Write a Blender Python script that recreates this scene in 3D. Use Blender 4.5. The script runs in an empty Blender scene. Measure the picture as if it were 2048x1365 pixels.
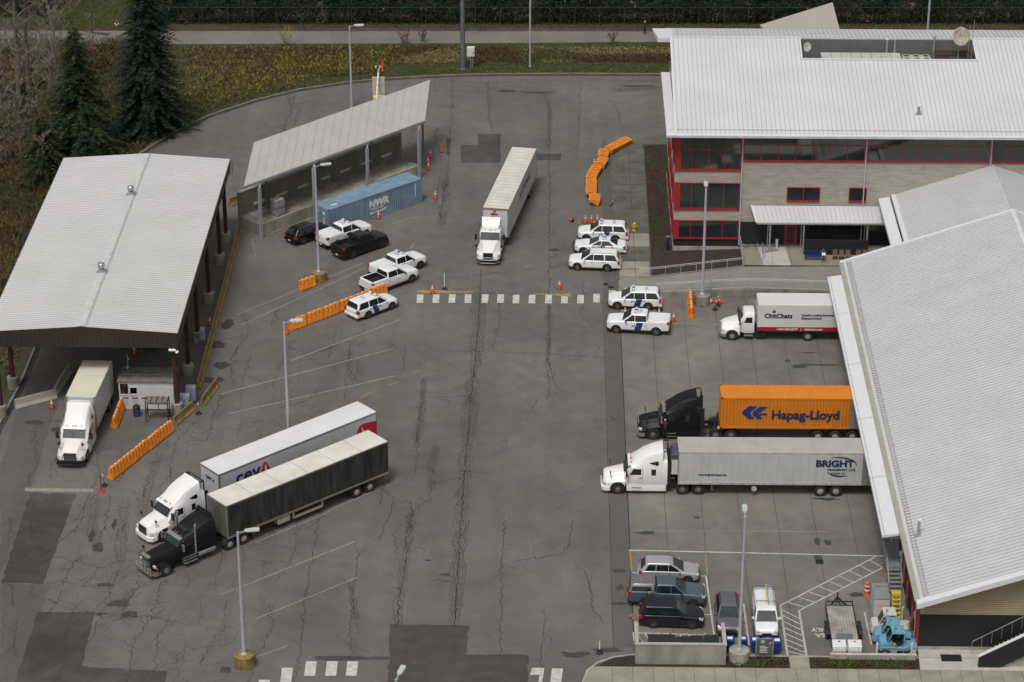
import bpy, bmesh, math, random
from mathutils import Vector, Matrix, noise
R=math.radians
random.seed(7)
scn=bpy.context.scene
col=scn.collection
# ---------------------------------------------------------------- camera model (used to site things on the surveyed ground)
F_PX=5230.; PITCH=R(26.3); YAW=R(1.06); HC=106.
FW=Vector((-math.sin(YAW)*math.cos(PITCH),math.cos(YAW)*math.cos(PITCH),-math.sin(PITCH)))
CAM=-FW*(HC/math.sin(PITCH))
RT=Vector((math.cos(YAW),math.sin(YAW),0)); UP=RT.cross(FW)
def at(x,y,z=0.):
    d=FW+RT*((x-1024)/F_PX)-UP*((y-682.5)/F_PX)
    return CAM+d*((z-CAM.z)/d.z)
def atY(x,y,Y):
    d=FW+RT*((x-1024)/F_PX)-UP*((y-682.5)/F_PX)
    return CAM+d*((Y-CAM.y)/d.y)
# ---------------------------------------------------------------- materials
MATS={}
def M(name,c,rough=.6,metal=0.,var=.12,scale=2.,fine=0.,bump=0.,coat=0.,spec=.5,c2=None,streak=0.,emit=0.):
    if name in MATS: return MATS[name]
    m=bpy.data.materials.new(name); m.use_nodes=True; nt=m.node_tree; N=nt.nodes; Lk=nt.links
    b=N['Principled BSDF']; b.inputs['Roughness'].default_value=rough; b.inputs['Metallic'].default_value=metal
    b.inputs['Coat Weight'].default_value=coat; b.inputs['Specular IOR Level'].default_value=spec
    tc=N.new('ShaderNodeTexCoord'); n=N.new('ShaderNodeTexNoise'); n.inputs['Scale'].default_value=scale; n.inputs['Detail'].default_value=6
    if streak:
        mp=N.new('ShaderNodeMapping'); mp.inputs['Scale'].default_value=(1,1,1./streak); Lk.new(tc.outputs['Object'],mp.inputs[0]); Lk.new(mp.outputs[0],n.inputs['Vector'])
    else: Lk.new(tc.outputs['Object'],n.inputs['Vector'])
    r=N.new('ShaderNodeMapRange'); r.inputs[1].default_value=.3; r.inputs[2].default_value=.7
    Lk.new(n.outputs['Fac'],r.inputs[0])
    mx=N.new('ShaderNodeMix'); mx.data_type='RGBA'
    if c2 is None:
        a=[v*(1-var) for v in c]; d=[min(1,v*(1+var)) for v in c]
    else: a=c2; d=c
    mx.inputs['A'].default_value=(*a,1); mx.inputs['B'].default_value=(*d,1)
    Lk.new(r.outputs[0],mx.inputs['Factor']); out=mx.outputs['Result']
    if fine:
        n2=N.new('ShaderNodeTexNoise'); n2.inputs['Scale'].default_value=scale*18; n2.inputs['Detail'].default_value=3
        Lk.new(tc.outputs['Object'],n2.inputs['Vector'])
        r2=N.new('ShaderNodeMapRange'); r2.inputs[1].default_value=.3; r2.inputs[2].default_value=.7; r2.inputs[3].default_value=1-fine; r2.inputs[4].default_value=1+fine
        Lk.new(n2.outputs['Fac'],r2.inputs[0])
        vm=N.new('ShaderNodeVectorMath'); vm.operation='SCALE'; Lk.new(out,vm.inputs[0]); Lk.new(r2.outputs[0],vm.inputs['Scale']); out=vm.outputs[0]
    Lk.new(out,b.inputs['Base Color'])
    if bump:
        bp=N.new('ShaderNodeBump'); bp.inputs['Strength'].default_value=bump; bp.inputs['Distance'].default_value=.03
        Lk.new((n2 if fine else n).outputs['Fac'],bp.inputs['Height']); Lk.new(bp.outputs[0],b.inputs['Normal'])
    MATS[name]=m; return m
def asphalt(name,c,crack=.5,blot=.12,thr=.022,sc=.55):
    m=bpy.data.materials.new(name); m.use_nodes=True; nt=m.node_tree; N=nt.nodes; Lk=nt.links
    b=N['Principled BSDF']; b.inputs['Roughness'].default_value=.82; b.inputs['Specular IOR Level'].default_value=.35
    tc=N.new('ShaderNodeTexCoord'); V=tc.outputs['Object']
    def nz(s,d=5,rg=.5):
        n=N.new('ShaderNodeTexNoise'); n.inputs['Scale'].default_value=s; n.inputs['Detail'].default_value=d; n.inputs['Roughness'].default_value=rg; Lk.new(V,n.inputs['Vector']); return n.outputs['Fac']
    def mr(s,a,b_,c_,d_):
        r=N.new('ShaderNodeMapRange'); r.inputs[1].default_value=a; r.inputs[2].default_value=b_; r.inputs[3].default_value=c_; r.inputs[4].default_value=d_; Lk.new(s,r.inputs[0]); return r.outputs[0]
    def mul(a,b_):
        k=N.new('ShaderNodeMath'); k.operation='MULTIPLY'; Lk.new(a,k.inputs[0]); Lk.new(b_,k.inputs[1]); return k.outputs[0]
    f=mul(mr(nz(.09,4),.32,.68,1-blot,1+blot),mr(nz(.7,6),.3,.7,1-blot*.6,1+blot*.6))
    f=mul(f,mr(nz(9,3,.7),.3,.7,.86,1.14)); f=mul(f,mr(nz(28,2,.8),.3,.7,.8,1.2))
    # wheel-path wear running along the lanes
    mp=N.new('ShaderNodeMapping'); mp.inputs['Scale'].default_value=(.5,.03,1); Lk.new(V,mp.inputs[0])
    n=N.new('ShaderNodeTexNoise'); n.inputs['Scale'].default_value=1.; n.inputs['Detail'].default_value=3; Lk.new(mp.outputs[0],n.inputs['Vector'])
    f=mul(f,mr(n.outputs['Fac'],.35,.65,.94,1.05))
    if crack:
        v=N.new('ShaderNodeTexVoronoi'); v.feature='DISTANCE_TO_EDGE'; v.inputs['Scale'].default_value=sc
        wn=N.new('ShaderNodeTexNoise'); wn.inputs['Scale'].default_value=1.3; wn.inputs['Detail'].default_value=5; Lk.new(V,wn.inputs['Vector'])
        ad=N.new('ShaderNodeVectorMath'); ad.operation='ADD'; sb=N.new('ShaderNodeVectorMath'); sb.operation='SCALE'; sb.inputs['Scale'].default_value=.9
        Lk.new(wn.outputs['Color'],sb.inputs[0]); Lk.new(V,ad.inputs[0]); Lk.new(sb.outputs[0],ad.inputs[1]); Lk.new(ad.outputs[0],v.inputs['Vector'])
        line=mr(v.outputs['Distance'],thr*.3,thr,1,0)
        mask=mr(nz(.16,3),.5,.6,0,crack)
        k=mul(line,mask); inv=mr(k,0,1,1,.35); f=mul(f,inv)
    vm=N.new('ShaderNodeVectorMath'); vm.operation='SCALE'; vm.inputs[0].default_value=c; Lk.new(f,vm.inputs['Scale']); Lk.new(vm.outputs[0],b.inputs['Base Color'])
    bp=N.new('ShaderNodeBump'); bp.inputs['Strength'].default_value=.25; bp.inputs['Distance'].default_value=.01; Lk.new(nz(25,2),bp.inputs['Height']); Lk.new(bp.outputs[0],b.inputs['Normal'])
    MATS[name]=m; return m
def leafmat(name,c,v=.35):
    m=M(name,c,rough=.75,var=v,scale=1.2,spec=.2)
    return m
# ---------------------------------------------------------------- mesh builder
class MB:
    def __init__(s): s.v=[]; s.f=[]; s.m=[]
    def add(s,vs,fs,mi=0):
        o=len(s.v); s.v+= [tuple(v) for v in vs]; s.f+=[tuple(i+o for i in f) for f in fs]
        s.m+= [mi]*len(fs); return s
    def box(s,x0,x1,y0,y1,z0,z1,mi=0):
        return s.add([(x0,y0,z0),(x1,y0,z0),(x1,y1,z0),(x0,y1,z0),(x0,y0,z1),(x1,y0,z1),(x1,y1,z1),(x0,y1,z1)],[(0,3,2,1),(4,5,6,7),(0,1,5,4),(1,2,6,5),(2,3,7,6),(3,0,4,7)],mi)
    def obox(s,c,d,rz=0,mi=0,ry=0,rx=0):
        mt=Matrix.Translation(c)@Matrix.Rotation(rz,4,'Z')@Matrix.Rotation(ry,4,'Y')@Matrix.Rotation(rx,4,'X')
        x,y,z=d[0]/2,d[1]/2,d[2]/2
        vs=[mt@Vector(p) for p in ((-x,-y,-z),(x,-y,-z),(x,y,-z),(-x,y,-z),(-x,-y,z),(x,-y,z),(x,y,z),(-x,y,z))]
        return s.add(vs,[(0,3,2,1),(4,5,6,7),(0,1,5,4),(1,2,6,5),(2,3,7,6),(3,0,4,7)],mi)
    def bar(s,p0,p1,w,h=None,mi=0):
        p0=Vector(p0);p1=Vector(p1); h=h or w; d=(p1-p0); L=d.length
        if L<1e-6: return s
        q=d.to_track_quat('X','Z').to_matrix().to_4x4(); mt=Matrix.Translation(p0)@q
        y,z=w/2,h/2
        vs=[mt@Vector(p) for p in ((0,-y,-z),(L,-y,-z),(L,y,-z),(0,y,-z),(0,-y,z),(L,-y,z),(L,y,z),(0,y,z))]
        return s.add(vs,[(0,3,2,1),(4,5,6,7),(0,1,5,4),(1,2,6,5),(2,3,7,6),(3,0,4,7)],mi)
    def tube(s,p0,p1,r0,r1=None,n=8,mi=0,caps=True):
        p0=Vector(p0);p1=Vector(p1); r1=r0 if r1 is None else r1; d=p1-p0
        if d.length<1e-6: return s
        q=d.to_track_quat('Z','Y').to_matrix(); vs=[]
        for p,r in ((p0,r0),(p1,r1)):
            for i in range(n):
                a=2*math.pi*i/n; vs.append(p+q@Vector((r*math.cos(a),r*math.sin(a),0)))
        fs=[(i,(i+1)%n,n+(i+1)%n,n+i) for i in range(n)]
        if caps: fs+= [tuple(range(n-1,-1,-1)),tuple(range(n,2*n))]
        return s.add(vs,fs,mi)
    def pipe(s,pts,r,n=6,mi=0):
        for a,b in zip(pts,pts[1:]): s.tube(a,b,r,r,n,mi)
        return s
    def loft(s,rings,mi=0,caps=True,closed=True):
        n=len(rings[0]); vs=[p for r in rings for p in r]; fs=[]
        for j in range(len(rings)-1):
            for i in range(n if closed else n-1):
                k=(i+1)%n; fs.append((j*n+i,j*n+k,(j+1)*n+k,(j+1)*n+i))
        if caps: fs+=[tuple(range(n-1,-1,-1)),tuple((len(rings)-1)*n+i for i in range(n))]
        return s.add(vs,fs,mi)
    def lathe(s,prof,c=(0,0,0),n=16,axis='Z',mi=0):
        rings=[]
        for r,h in prof:
            rg=[]
            for i in range(n):
                a=2*math.pi*i/n; x,y=r*math.cos(a),r*math.sin(a)
                p=(x,y,h) if axis=='Z' else ((x,h,y) if axis=='Y' else (h,x,y))
                rg.append((p[0]+c[0],p[1]+c[1],p[2]+c[2]))
            rings.append(rg)
        return s.loft(rings,mi)
    def prism(s,poly,z0,z1,mi=0):
        n=len(poly); vs=[(p[0],p[1],z0) for p in poly]+[(p[0],p[1],z1) for p in poly]
        return s.add(vs,[tuple(range(n-1,-1,-1)),tuple(range(n,2*n))]+[(i,(i+1)%n,n+(i+1)%n,n+i) for i in range(n)],mi)
    def prismy(s,prof,y0,y1,mi=0):
        n=len(prof); vs=[(p[0],y0,p[1]) for p in prof]+[(p[0],y1,p[1]) for p in prof]
        return s.add(vs,[tuple(range(n)),tuple(range(2*n-1,n-1,-1))]+[(i,n+i,n+(i+1)%n,(i+1)%n) for i in range(n)],mi)
    def prismx(s,prof,x0,x1,mi=0):
        n=len(prof); vs=[(x0,p[0],p[1]) for p in prof]+[(x1,p[0],p[1]) for p in prof]
        return s.add(vs,[tuple(range(n-1,-1,-1)),tuple(range(n,2*n))]+[(i,(i+1)%n,n+(i+1)%n,n+i) for i in range(n)],mi)
    def poly(s,pts,mi=0): return s.add(pts,[tuple(range(len(pts)))],mi)
    def ico(s,c,r,mi=0,sz=(1,1,1),jit=0):
        bm=bmesh.new(); bmesh.ops.create_icosphere(bm,subdivisions=2,radius=r)
        vs=[(c[0]+v.co.x*sz[0]*(1+random.uniform(-jit,jit)),c[1]+v.co.y*sz[1]*(1+random.uniform(-jit,jit)),c[2]+v.co.z*sz[2]) for v in bm.verts]; fs=[tuple(v.index for v in f.verts) for f in bm.faces]; bm.free()
        return s.add(vs,fs,mi)
    def build(s,name,mats,parent=None,smooth=0,bevel=0,recalc=True):
        me=bpy.data.meshes.new(name); me.from_pydata(s.v,[],s.f)
        if not isinstance(mats,(list,tuple)): mats=[mats]
        for m in mats: me.materials.append(m)
        me.polygons.foreach_set('material_index',s.m)
        if recalc:
            bm=bmesh.new(); bm.from_mesh(me); bmesh.ops.recalc_face_normals(bm,faces=bm.faces); bm.to_mesh(me); bm.free()
        me.update()
        if smooth:
            me.shade_smooth(); me.set_sharp_from_angle(angle=R(smooth))
        o=bpy.data.objects.new(name,me); col.objects.link(o)
        if parent: o.parent=parent
        if bevel:
            bv=o.modifiers.new('bevel','BEVEL'); bv.width=bevel; bv.segments=2; bv.limit_method='ANGLE'
        return o
def tag(o,label=None,cat=None,group=None,kind=None):
    if label: o['label']=label
    if cat: o['category']=cat
    if group: o['group']=group
    if kind: o['kind']=kind
    return o
def thing(name,label,cat,loc=(0,0,0),rz=0,group=None):
    o=bpy.data.objects.new(name,None); col.objects.link(o); o.location=loc; o.rotation_euler=(0,0,rz); o.empty_display_size=.2
    return tag(o,label,cat,group)
def struct(name,mb,mats,**k): return tag(mb.build(name,mats,**k),kind='structure')
def copy_tree(o,parent=None):
    c=o.copy(); col.objects.link(c)
    if parent: c.parent=parent
    for ch in list(o.children): copy_tree(ch,c)
    return c
def dup(o,label,loc,rz,scale=None,group=None):
    c=copy_tree(o); c.location=loc; c.rotation_euler=(0,0,rz); c['label']=label
    if scale: c.scale=scale
    if group: c['group']=group
    return c
def cut(o,boxes=(),cyls=(),mat=None):
    if mat and len(o.data.materials)<2: o.data.materials.append(mat)
    for kind,a in [('b',b) for b in boxes]+[('c',c) for c in cyls]:
        mb=MB()
        if kind=='b': mb.box(*a,1)
        else: mb.tube(a[0],a[1],a[2],a[2],24,1)
        c=mb.build('cutter',[o.data.materials[0],o.data.materials[1]],o.parent)
        md=o.modifiers.new('cut','BOOLEAN'); md.operation='DIFFERENCE'; md.solver='EXACT'; md.object=c
        bpy.context.view_layer.update()
        me=bpy.data.meshes.new_from_object(o.evaluated_get(bpy.context.evaluated_depsgraph_get()))
        o.modifiers.clear(); o.data=me; bpy.data.objects.remove(c)
def text(s,size,mat,parent,loc,rot,name='lettering',bold=0.,ax='LEFT',sx=1.,shear=0.,space=1.):
    cu=bpy.data.curves.new(name,'FONT'); cu.body=s; cu.size=size; cu.align_x=ax; cu.offset=bold; cu.shear=shear; cu.space_character=space
    cu.extrude=.004; cu.resolution_u=3
    t=bpy.data.objects.new('t',cu); col.objects.link(t); bpy.context.view_layer.update()
    me=bpy.data.meshes.new_from_object(t.evaluated_get(bpy.context.evaluated_depsgraph_get())); bpy.data.objects.remove(t)
    me.materials.clear(); me.materials.append(mat)
    o=bpy.data.objects.new(name,me); col.objects.link(o); o.parent=parent; o.location=loc; o.rotation_euler=rot; o.scale=(sx,1,1)
    return o
# ---------------------------------------------------------------- palette
WHITE=M('white_paint',(.74,.75,.76),.32,coat=.4,var=.05,scale=.8)
WHITE2=M('white_truck_paint',(.78,.78,.78),.3,coat=.5,var=.05,scale=.6)
BLACKP=M('black_paint',(.005,.005,.006),.25,coat=.25,var=.2,spec=.4)
BLACKT=M('black_truck_paint',(.007,.007,.009),.5,var=.3,spec=.3)
NAVYP=M('dark_plum_paint',(.009,.008,.018),.28,coat=.3,spec=.4)
SILVERP=M('silver_paint',(.42,.42,.43),.3,.35,coat=.5,var=.06)
GREYP=M('grey_metallic_paint',(.13,.125,.14),.32,.3,coat=.5)
SLATEP=M('slate_blue_paint',(.075,.105,.135),.35,.2,coat=.4)
TAUPEP=M('grey_canopy_paint',(.17,.16,.17),.35,.2,coat=.3)
BLUES=M('navy_stripe',(.01,.035,.11),.4)
GLASS=M('dark_glass',(.012,.016,.018),.08,spec=.8,var=.4)
WGLASS=M('windshield_glass',(.018,.026,.027),.06,spec=.7,var=.5,scale=1.5)
RUBBER=M('tyre_rubber',(.018,.018,.018),.85,var=.3)
RIM=M('alloy_rim',(.38,.37,.36),.4,.6)
RIMW=M('painted_wheel',(.5,.48,.43),.5,.2,var=.2)
BLK=M('black_plastic',(.015,.015,.016),.6,var=.3)
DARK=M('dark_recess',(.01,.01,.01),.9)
CHROME=M('chrome',(.62,.62,.62),.22,.9)
ALU=M('aluminium',(.42,.42,.43),.4,.7)
GALV=M('galvanised_steel',(.36,.38,.41),.5,.4,var=.12,scale=3)
REDL=M('red_lens',(.35,.012,.02),.25,coat=.5)
AMBER=M('amber_lens',(.4,.12,.02),.3)
LENS=M('clear_lens',(.55,.55,.52),.15,spec=.8)
ORANGE=M('orange_plastic',(.8,.28,.02),.55,c2=(.62,.18,.02),scale=3,fine=.06)
CONEO=M('cone_orange',(.75,.1,.015),.5,var=.12)
REFL=M('reflective_white',(.75,.75,.73),.4)
CONC=M('concrete',(.33,.31,.26),.85,var=.28,scale=1.2,fine=.1,bump=.2)
CONCD=M('stained_concrete',(.2,.19,.15),.88,var=.4,scale=.9,fine=.15,streak=4,bump=.2)
CONCL=M('light_concrete',(.42,.4,.36),.85,var=.12,scale=1.5,fine=.08)
YELC=M('worn_yellow_on_concrete',(.32,.21,.04),.85,c2=(.085,.08,.055),scale=2.2,fine=.15)
YELP=M('yellow_paint',(.62,.44,.02),.45,var=.15)
WLINE=M('road_marking_white',(.55,.54,.51),.7,c2=(.34,.33,.31),scale=3,fine=.12)
WLINEF=M('faded_marking',(.33,.31,.28),.8,c2=(.19,.18,.16),scale=2.5,fine=.2)
XLINE=M('crosswalk_white',(.6,.59,.56),.7,c2=(.36,.35,.33),scale=2.2,fine=.22)
YLINE=M('road_marking_yellow',(.42,.29,.04),.75,c2=(.17,.13,.06),scale=2.5,fine=.2)
TARPATCH=asphalt('fresh_asphalt',(.064,.061,.059),0,.34)
CRACK=M('crack_fill',(.028,.026,.024),.9,var=.4,scale=1.2)
OIL=M('oil_stain',(.03,.029,.028),.5,var=.4)
TANP=M('timber_trailer_roof',(.7,.68,.62),.7,c2=(.57,.54,.47),scale=.5,fine=.05)
RUST=M('rust_brown_steel',(.05,.016,.014),.6,var=.3)
BROWNW=M('dark_brown_cladding',(.035,.027,.022),.6,var=.15)
ROOFW=M('white_metal_roof',(.58,.58,.595),.42,var=.06,scale=.18,streak=.4)
ROOFS=M('roof_seam',(.37,.385,.39),.6,var=.2,scale=3)  # seam tone darkened to stand in for the shade lines beside the ribs
ROOFG=M('grey_metal_roof',(.53,.53,.545),.45,var=.07,scale=.3)
ROOFT=M('warm_grey_membrane_roof',(.4,.385,.36),.7,var=.06,scale=.6)
FASC=M('fascia_white',(.66,.67,.69),.4,var=.04)
REDF=M('red_frame',(.3,.022,.025),.45,var=.15)
BLKW=M('black_masonry',(.014,.014,.016),.7,var=.2)
BLUET=M('pale_blue_machine_paint',(.13,.31,.42),.5,var=.2,scale=3,fine=.08)
BLUEB=M('blue_bin_plastic',(.012,.045,.2),.45,var=.15)
GREYPANEL=M('grey_panel',(.2,.21,.225),.6)
# ================================================================ VEHICLES (local frame: +X forward, ground z=0)
def cring(x,w,wt,z0,zs,z1,c):
    p=[(w*.93,z0),(w,z0+.12),(w*1.005,(z0+zs)/2),(w,zs),((w+wt)/2+.02,z1-c),(wt,z1-c*.25),(wt*.6,z1),(0,z1+.012)]
    q=[(-a,b) for a,b in reversed(p[:-1])]
    return [(x,a,b) for a,b in p+q]
def rring(z,x0,x1,hw,rc,n=3):
    pts=[]; cs=[(x1-rc,hw-rc,0),(x0+rc,hw-rc,90),(x0+rc,-hw+rc,180),(x1-rc,-hw+rc,270)]
    for cx,cy,a0 in cs:
        for i in range(n+1):
            a=R(a0+90*i/n); pts.append((cx+rc*math.cos(a),cy+rc*math.sin(a),z))
    return pts
def add_wheel(parent,x,y,r,w,rimm=None,spokes=5,hub=.62):
    s=1 if y>0 else -1; rimm=rimm or RIM
    mb=MB(); mb.lathe([(r*.6,-w/2),(r*.93,-w/2),(r,-w/2+.04),(r,w/2-.04),(r*.93,w/2),(r*.66,w/2),(r*.6,w/2-.05)],(0,0,0),24,'Y')
    t=mb.build('wheel',RUBBER,parent,smooth=40); t.location=(x,y,r)
    rb=MB(); o=s*(w/2-.03); rb.lathe([(r*hub,o-s*.02),(r*hub,o),(r*(hub-.06),o-s*.05),(r*.2,o-s*.03),(r*.17,o+s*.03),(.001,o+s*.03)],(0,0,0),20,'Y')
    for k in range(spokes):
        a=2*math.pi*k/spokes; rb.bar((r*.12*math.cos(a),o-s*.0,r*.12*math.sin(a)),(r*(hub-.03)*math.cos(a),o-s*.0,r*(hub-.03)*math.sin(a)),.06 if r<.45 else .09,.04)
    m=rb.build('rim',rimm,t,smooth=30)
    return t
def lerp(a,b,t): return a+(b-a)*t
def smallmb(name,mat,parent,fn,**k):
    mb=MB(); fn(mb); return mb.build(name,mat,parent,**k)
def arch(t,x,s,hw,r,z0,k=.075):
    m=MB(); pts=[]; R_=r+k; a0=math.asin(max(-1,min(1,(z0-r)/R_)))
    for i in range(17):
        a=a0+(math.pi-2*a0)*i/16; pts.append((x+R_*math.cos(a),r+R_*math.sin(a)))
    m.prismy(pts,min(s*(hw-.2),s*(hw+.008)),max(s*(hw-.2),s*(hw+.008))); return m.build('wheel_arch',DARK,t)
SUV=dict(st=[(2.36,.62,.5,.38,.6,.74,.06),(2.28,.86,.66,.28,.66,.9,.07),(2.1,.95,.78,.25,.78,.99,.08),(1.5,1.,.84,.25,.86,1.06,.08),(1.0,1.,.86,.25,.92,1.12,.08),(.2,1.,.9,.25,.98,1.14,.06),(-1.6,1.,.9,.25,1.0,1.15,.06),(-2.3,.98,.88,.27,1.0,1.14,.06),(-2.58,.9,.8,.35,.95,1.08,.06),(-2.66,.78,.7,.42,.8,.95,.05)],
  cab=[(1.08,-2.6,1.15,.92,.16),(1.68,-2.3,.22,.73,.14),(1.75,-2.15,.0,.66,.12),(1.775,-1.9,-.25,.5,.1)],
  wx=(1.45,-1.415),r=.385,ww=.24,
  win=[(.92,-.05,.17,-.08),(-.1,-1.12,-.13,-1.06),(-1.24,-2.42,-1.2,-2.1)])
CHARGER=dict(st=[(2.42,.6,.5,.34,.56,.66,.05),(2.34,.84,.66,.22,.6,.78,.06),(2.1,.92,.76,.2,.7,.86,.07),(1.5,.95,.82,.2,.76,.94,.07),(.95,.95,.84,.2,.82,.98,.06),(.1,.95,.86,.2,.86,.99,.05),(-1.3,.95,.86,.2,.88,1.0,.06),(-2.2,.94,.8,.22,.88,1.0,.07),(-2.55,.88,.74,.3,.84,.97,.06),(-2.64,.74,.62,.38,.74,.88,.05)],
  cab=[(.95,-1.95,1.0,.86,.16),(1.38,-1.0,-.05,.62,.14),(1.44,-.85,-.2,.55,.12),(1.46,-.7,-.35,.42,.1)],
  wx=(1.5,-1.5),r=.36,ww=.24,win=[(.78,-.18,-.04,-.25),(-.23,-1.45,-.3,-.92)])
F150=dict(st=[(2.78,.8,.62,.5,.8,.95,.06),(2.7,.95,.78,.38,.9,1.12,.07),(2.5,1.0,.84,.34,.95,1.2,.08),(1.8,1.01,.86,.34,1.0,1.26,.08),(1.25,1.01,.88,.34,1.06,1.3,.06),(.3,1.01,.93,.34,1.15,1.3,.04),(-.98,1.01,.95,.34,1.2,1.3,.03),(-1.05,1.01,.97,.36,1.3,1.4,.03),(-2.95,1.01,.97,.4,1.3,1.42,.03),(-3.05,.98,.93,.45,1.25,1.38,.03)],
  cab=[(1.25,-1.02,1.35,.93,.12),(1.86,-.93,.5,.75,.13),(1.93,-.82,.3,.68,.12),(1.955,-.7,.1,.5,.1)],
  wx=(1.85,-1.83),r=.41,ww=.27,win=[(1.12,.2,.45,.17),(.14,-.92,.11,-.87)])
TUCSON=dict(st=[(2.25,.6,.48,.38,.6,.72,.06),(2.18,.82,.62,.26,.66,.86,.07),(1.95,.9,.74,.22,.76,.96,.08),(1.4,.93,.8,.22,.84,1.03,.08),(.95,.93,.82,.22,.9,1.08,.07),(.1,.93,.84,.22,.98,1.1,.05),(-1.5,.93,.84,.22,1.0,1.12,.06),(-2.1,.91,.82,.26,1.0,1.1,.06),(-2.34,.84,.74,.34,.92,1.02,.06),(-2.4,.7,.62,.42,.78,.9,.05)],
  cab=[(1.02,-2.32,1.1,.86,.16),(1.56,-1.85,.15,.66,.14),(1.64,-1.7,-.05,.6,.12),(1.66,-1.5,-.3,.45,.1)],
  wx=(1.36,-1.36),r=.36,ww=.23,win=[(.85,-.1,.1,-.13),(-.14,-1.08,-.18,-1.02),(-1.13,-1.95,-1.08,-1.62)])
VOLVO=dict(st=[(2.3,.62,.52,.38,.62,.76,.06),(2.22,.84,.66,.28,.68,.9,.07),(1.95,.92,.76,.25,.78,.98,.08),(1.4,.94,.8,.25,.86,1.05,.08),(.95,.94,.82,.25,.92,1.1,.07),(.1,.94,.86,.25,.98,1.12,.05),(-1.5,.94,.86,.25,1.02,1.14,.06),(-2.2,.93,.84,.27,1.02,1.14,.06),(-2.44,.88,.78,.34,.96,1.06,.06),(-2.5,.74,.66,.42,.8,.95,.05)],
  cab=[(1.05,-2.44,1.02,.88,.16),(1.68,-2.1,.2,.7,.14),(1.75,-1.95,.02,.64,.12),(1.77,-1.75,-.2,.5,.1)],
  wx=(1.43,-1.43),r=.365,ww=.24,win=[(.85,-.05,.15,-.08),(-.09,-1.02,-.12,-.98),(-1.07,-2.28,-1.03,-2.0)])
VAN=dict(st=[(2.3,.58,.46,.38,.6,.72,.05),(2.22,.8,.6,.25,.66,.86,.07),(2.0,.86,.72,.22,.78,.98,.08),(1.6,.88,.78,.22,.9,1.1,.08),(1.3,.88,.8,.22,.95,1.2,.07),(.2,.88,.84,.22,1.05,1.24,.04),(-2.2,.88,.84,.24,1.1,1.24,.04),(-2.42,.86,.8,.35,1.05,1.2,.04)],
  cab=[(1.18,-2.42,1.5,.86,.08),(1.75,-2.36,.72,.76,.12),(1.84,-2.28,.5,.68,.12),(1.87,-2.1,.3,.5,.1)],
  wx=(1.46,-1.46),r=.33,ww=.21,win=[(1.15,.2,.6,.2)])
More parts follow.
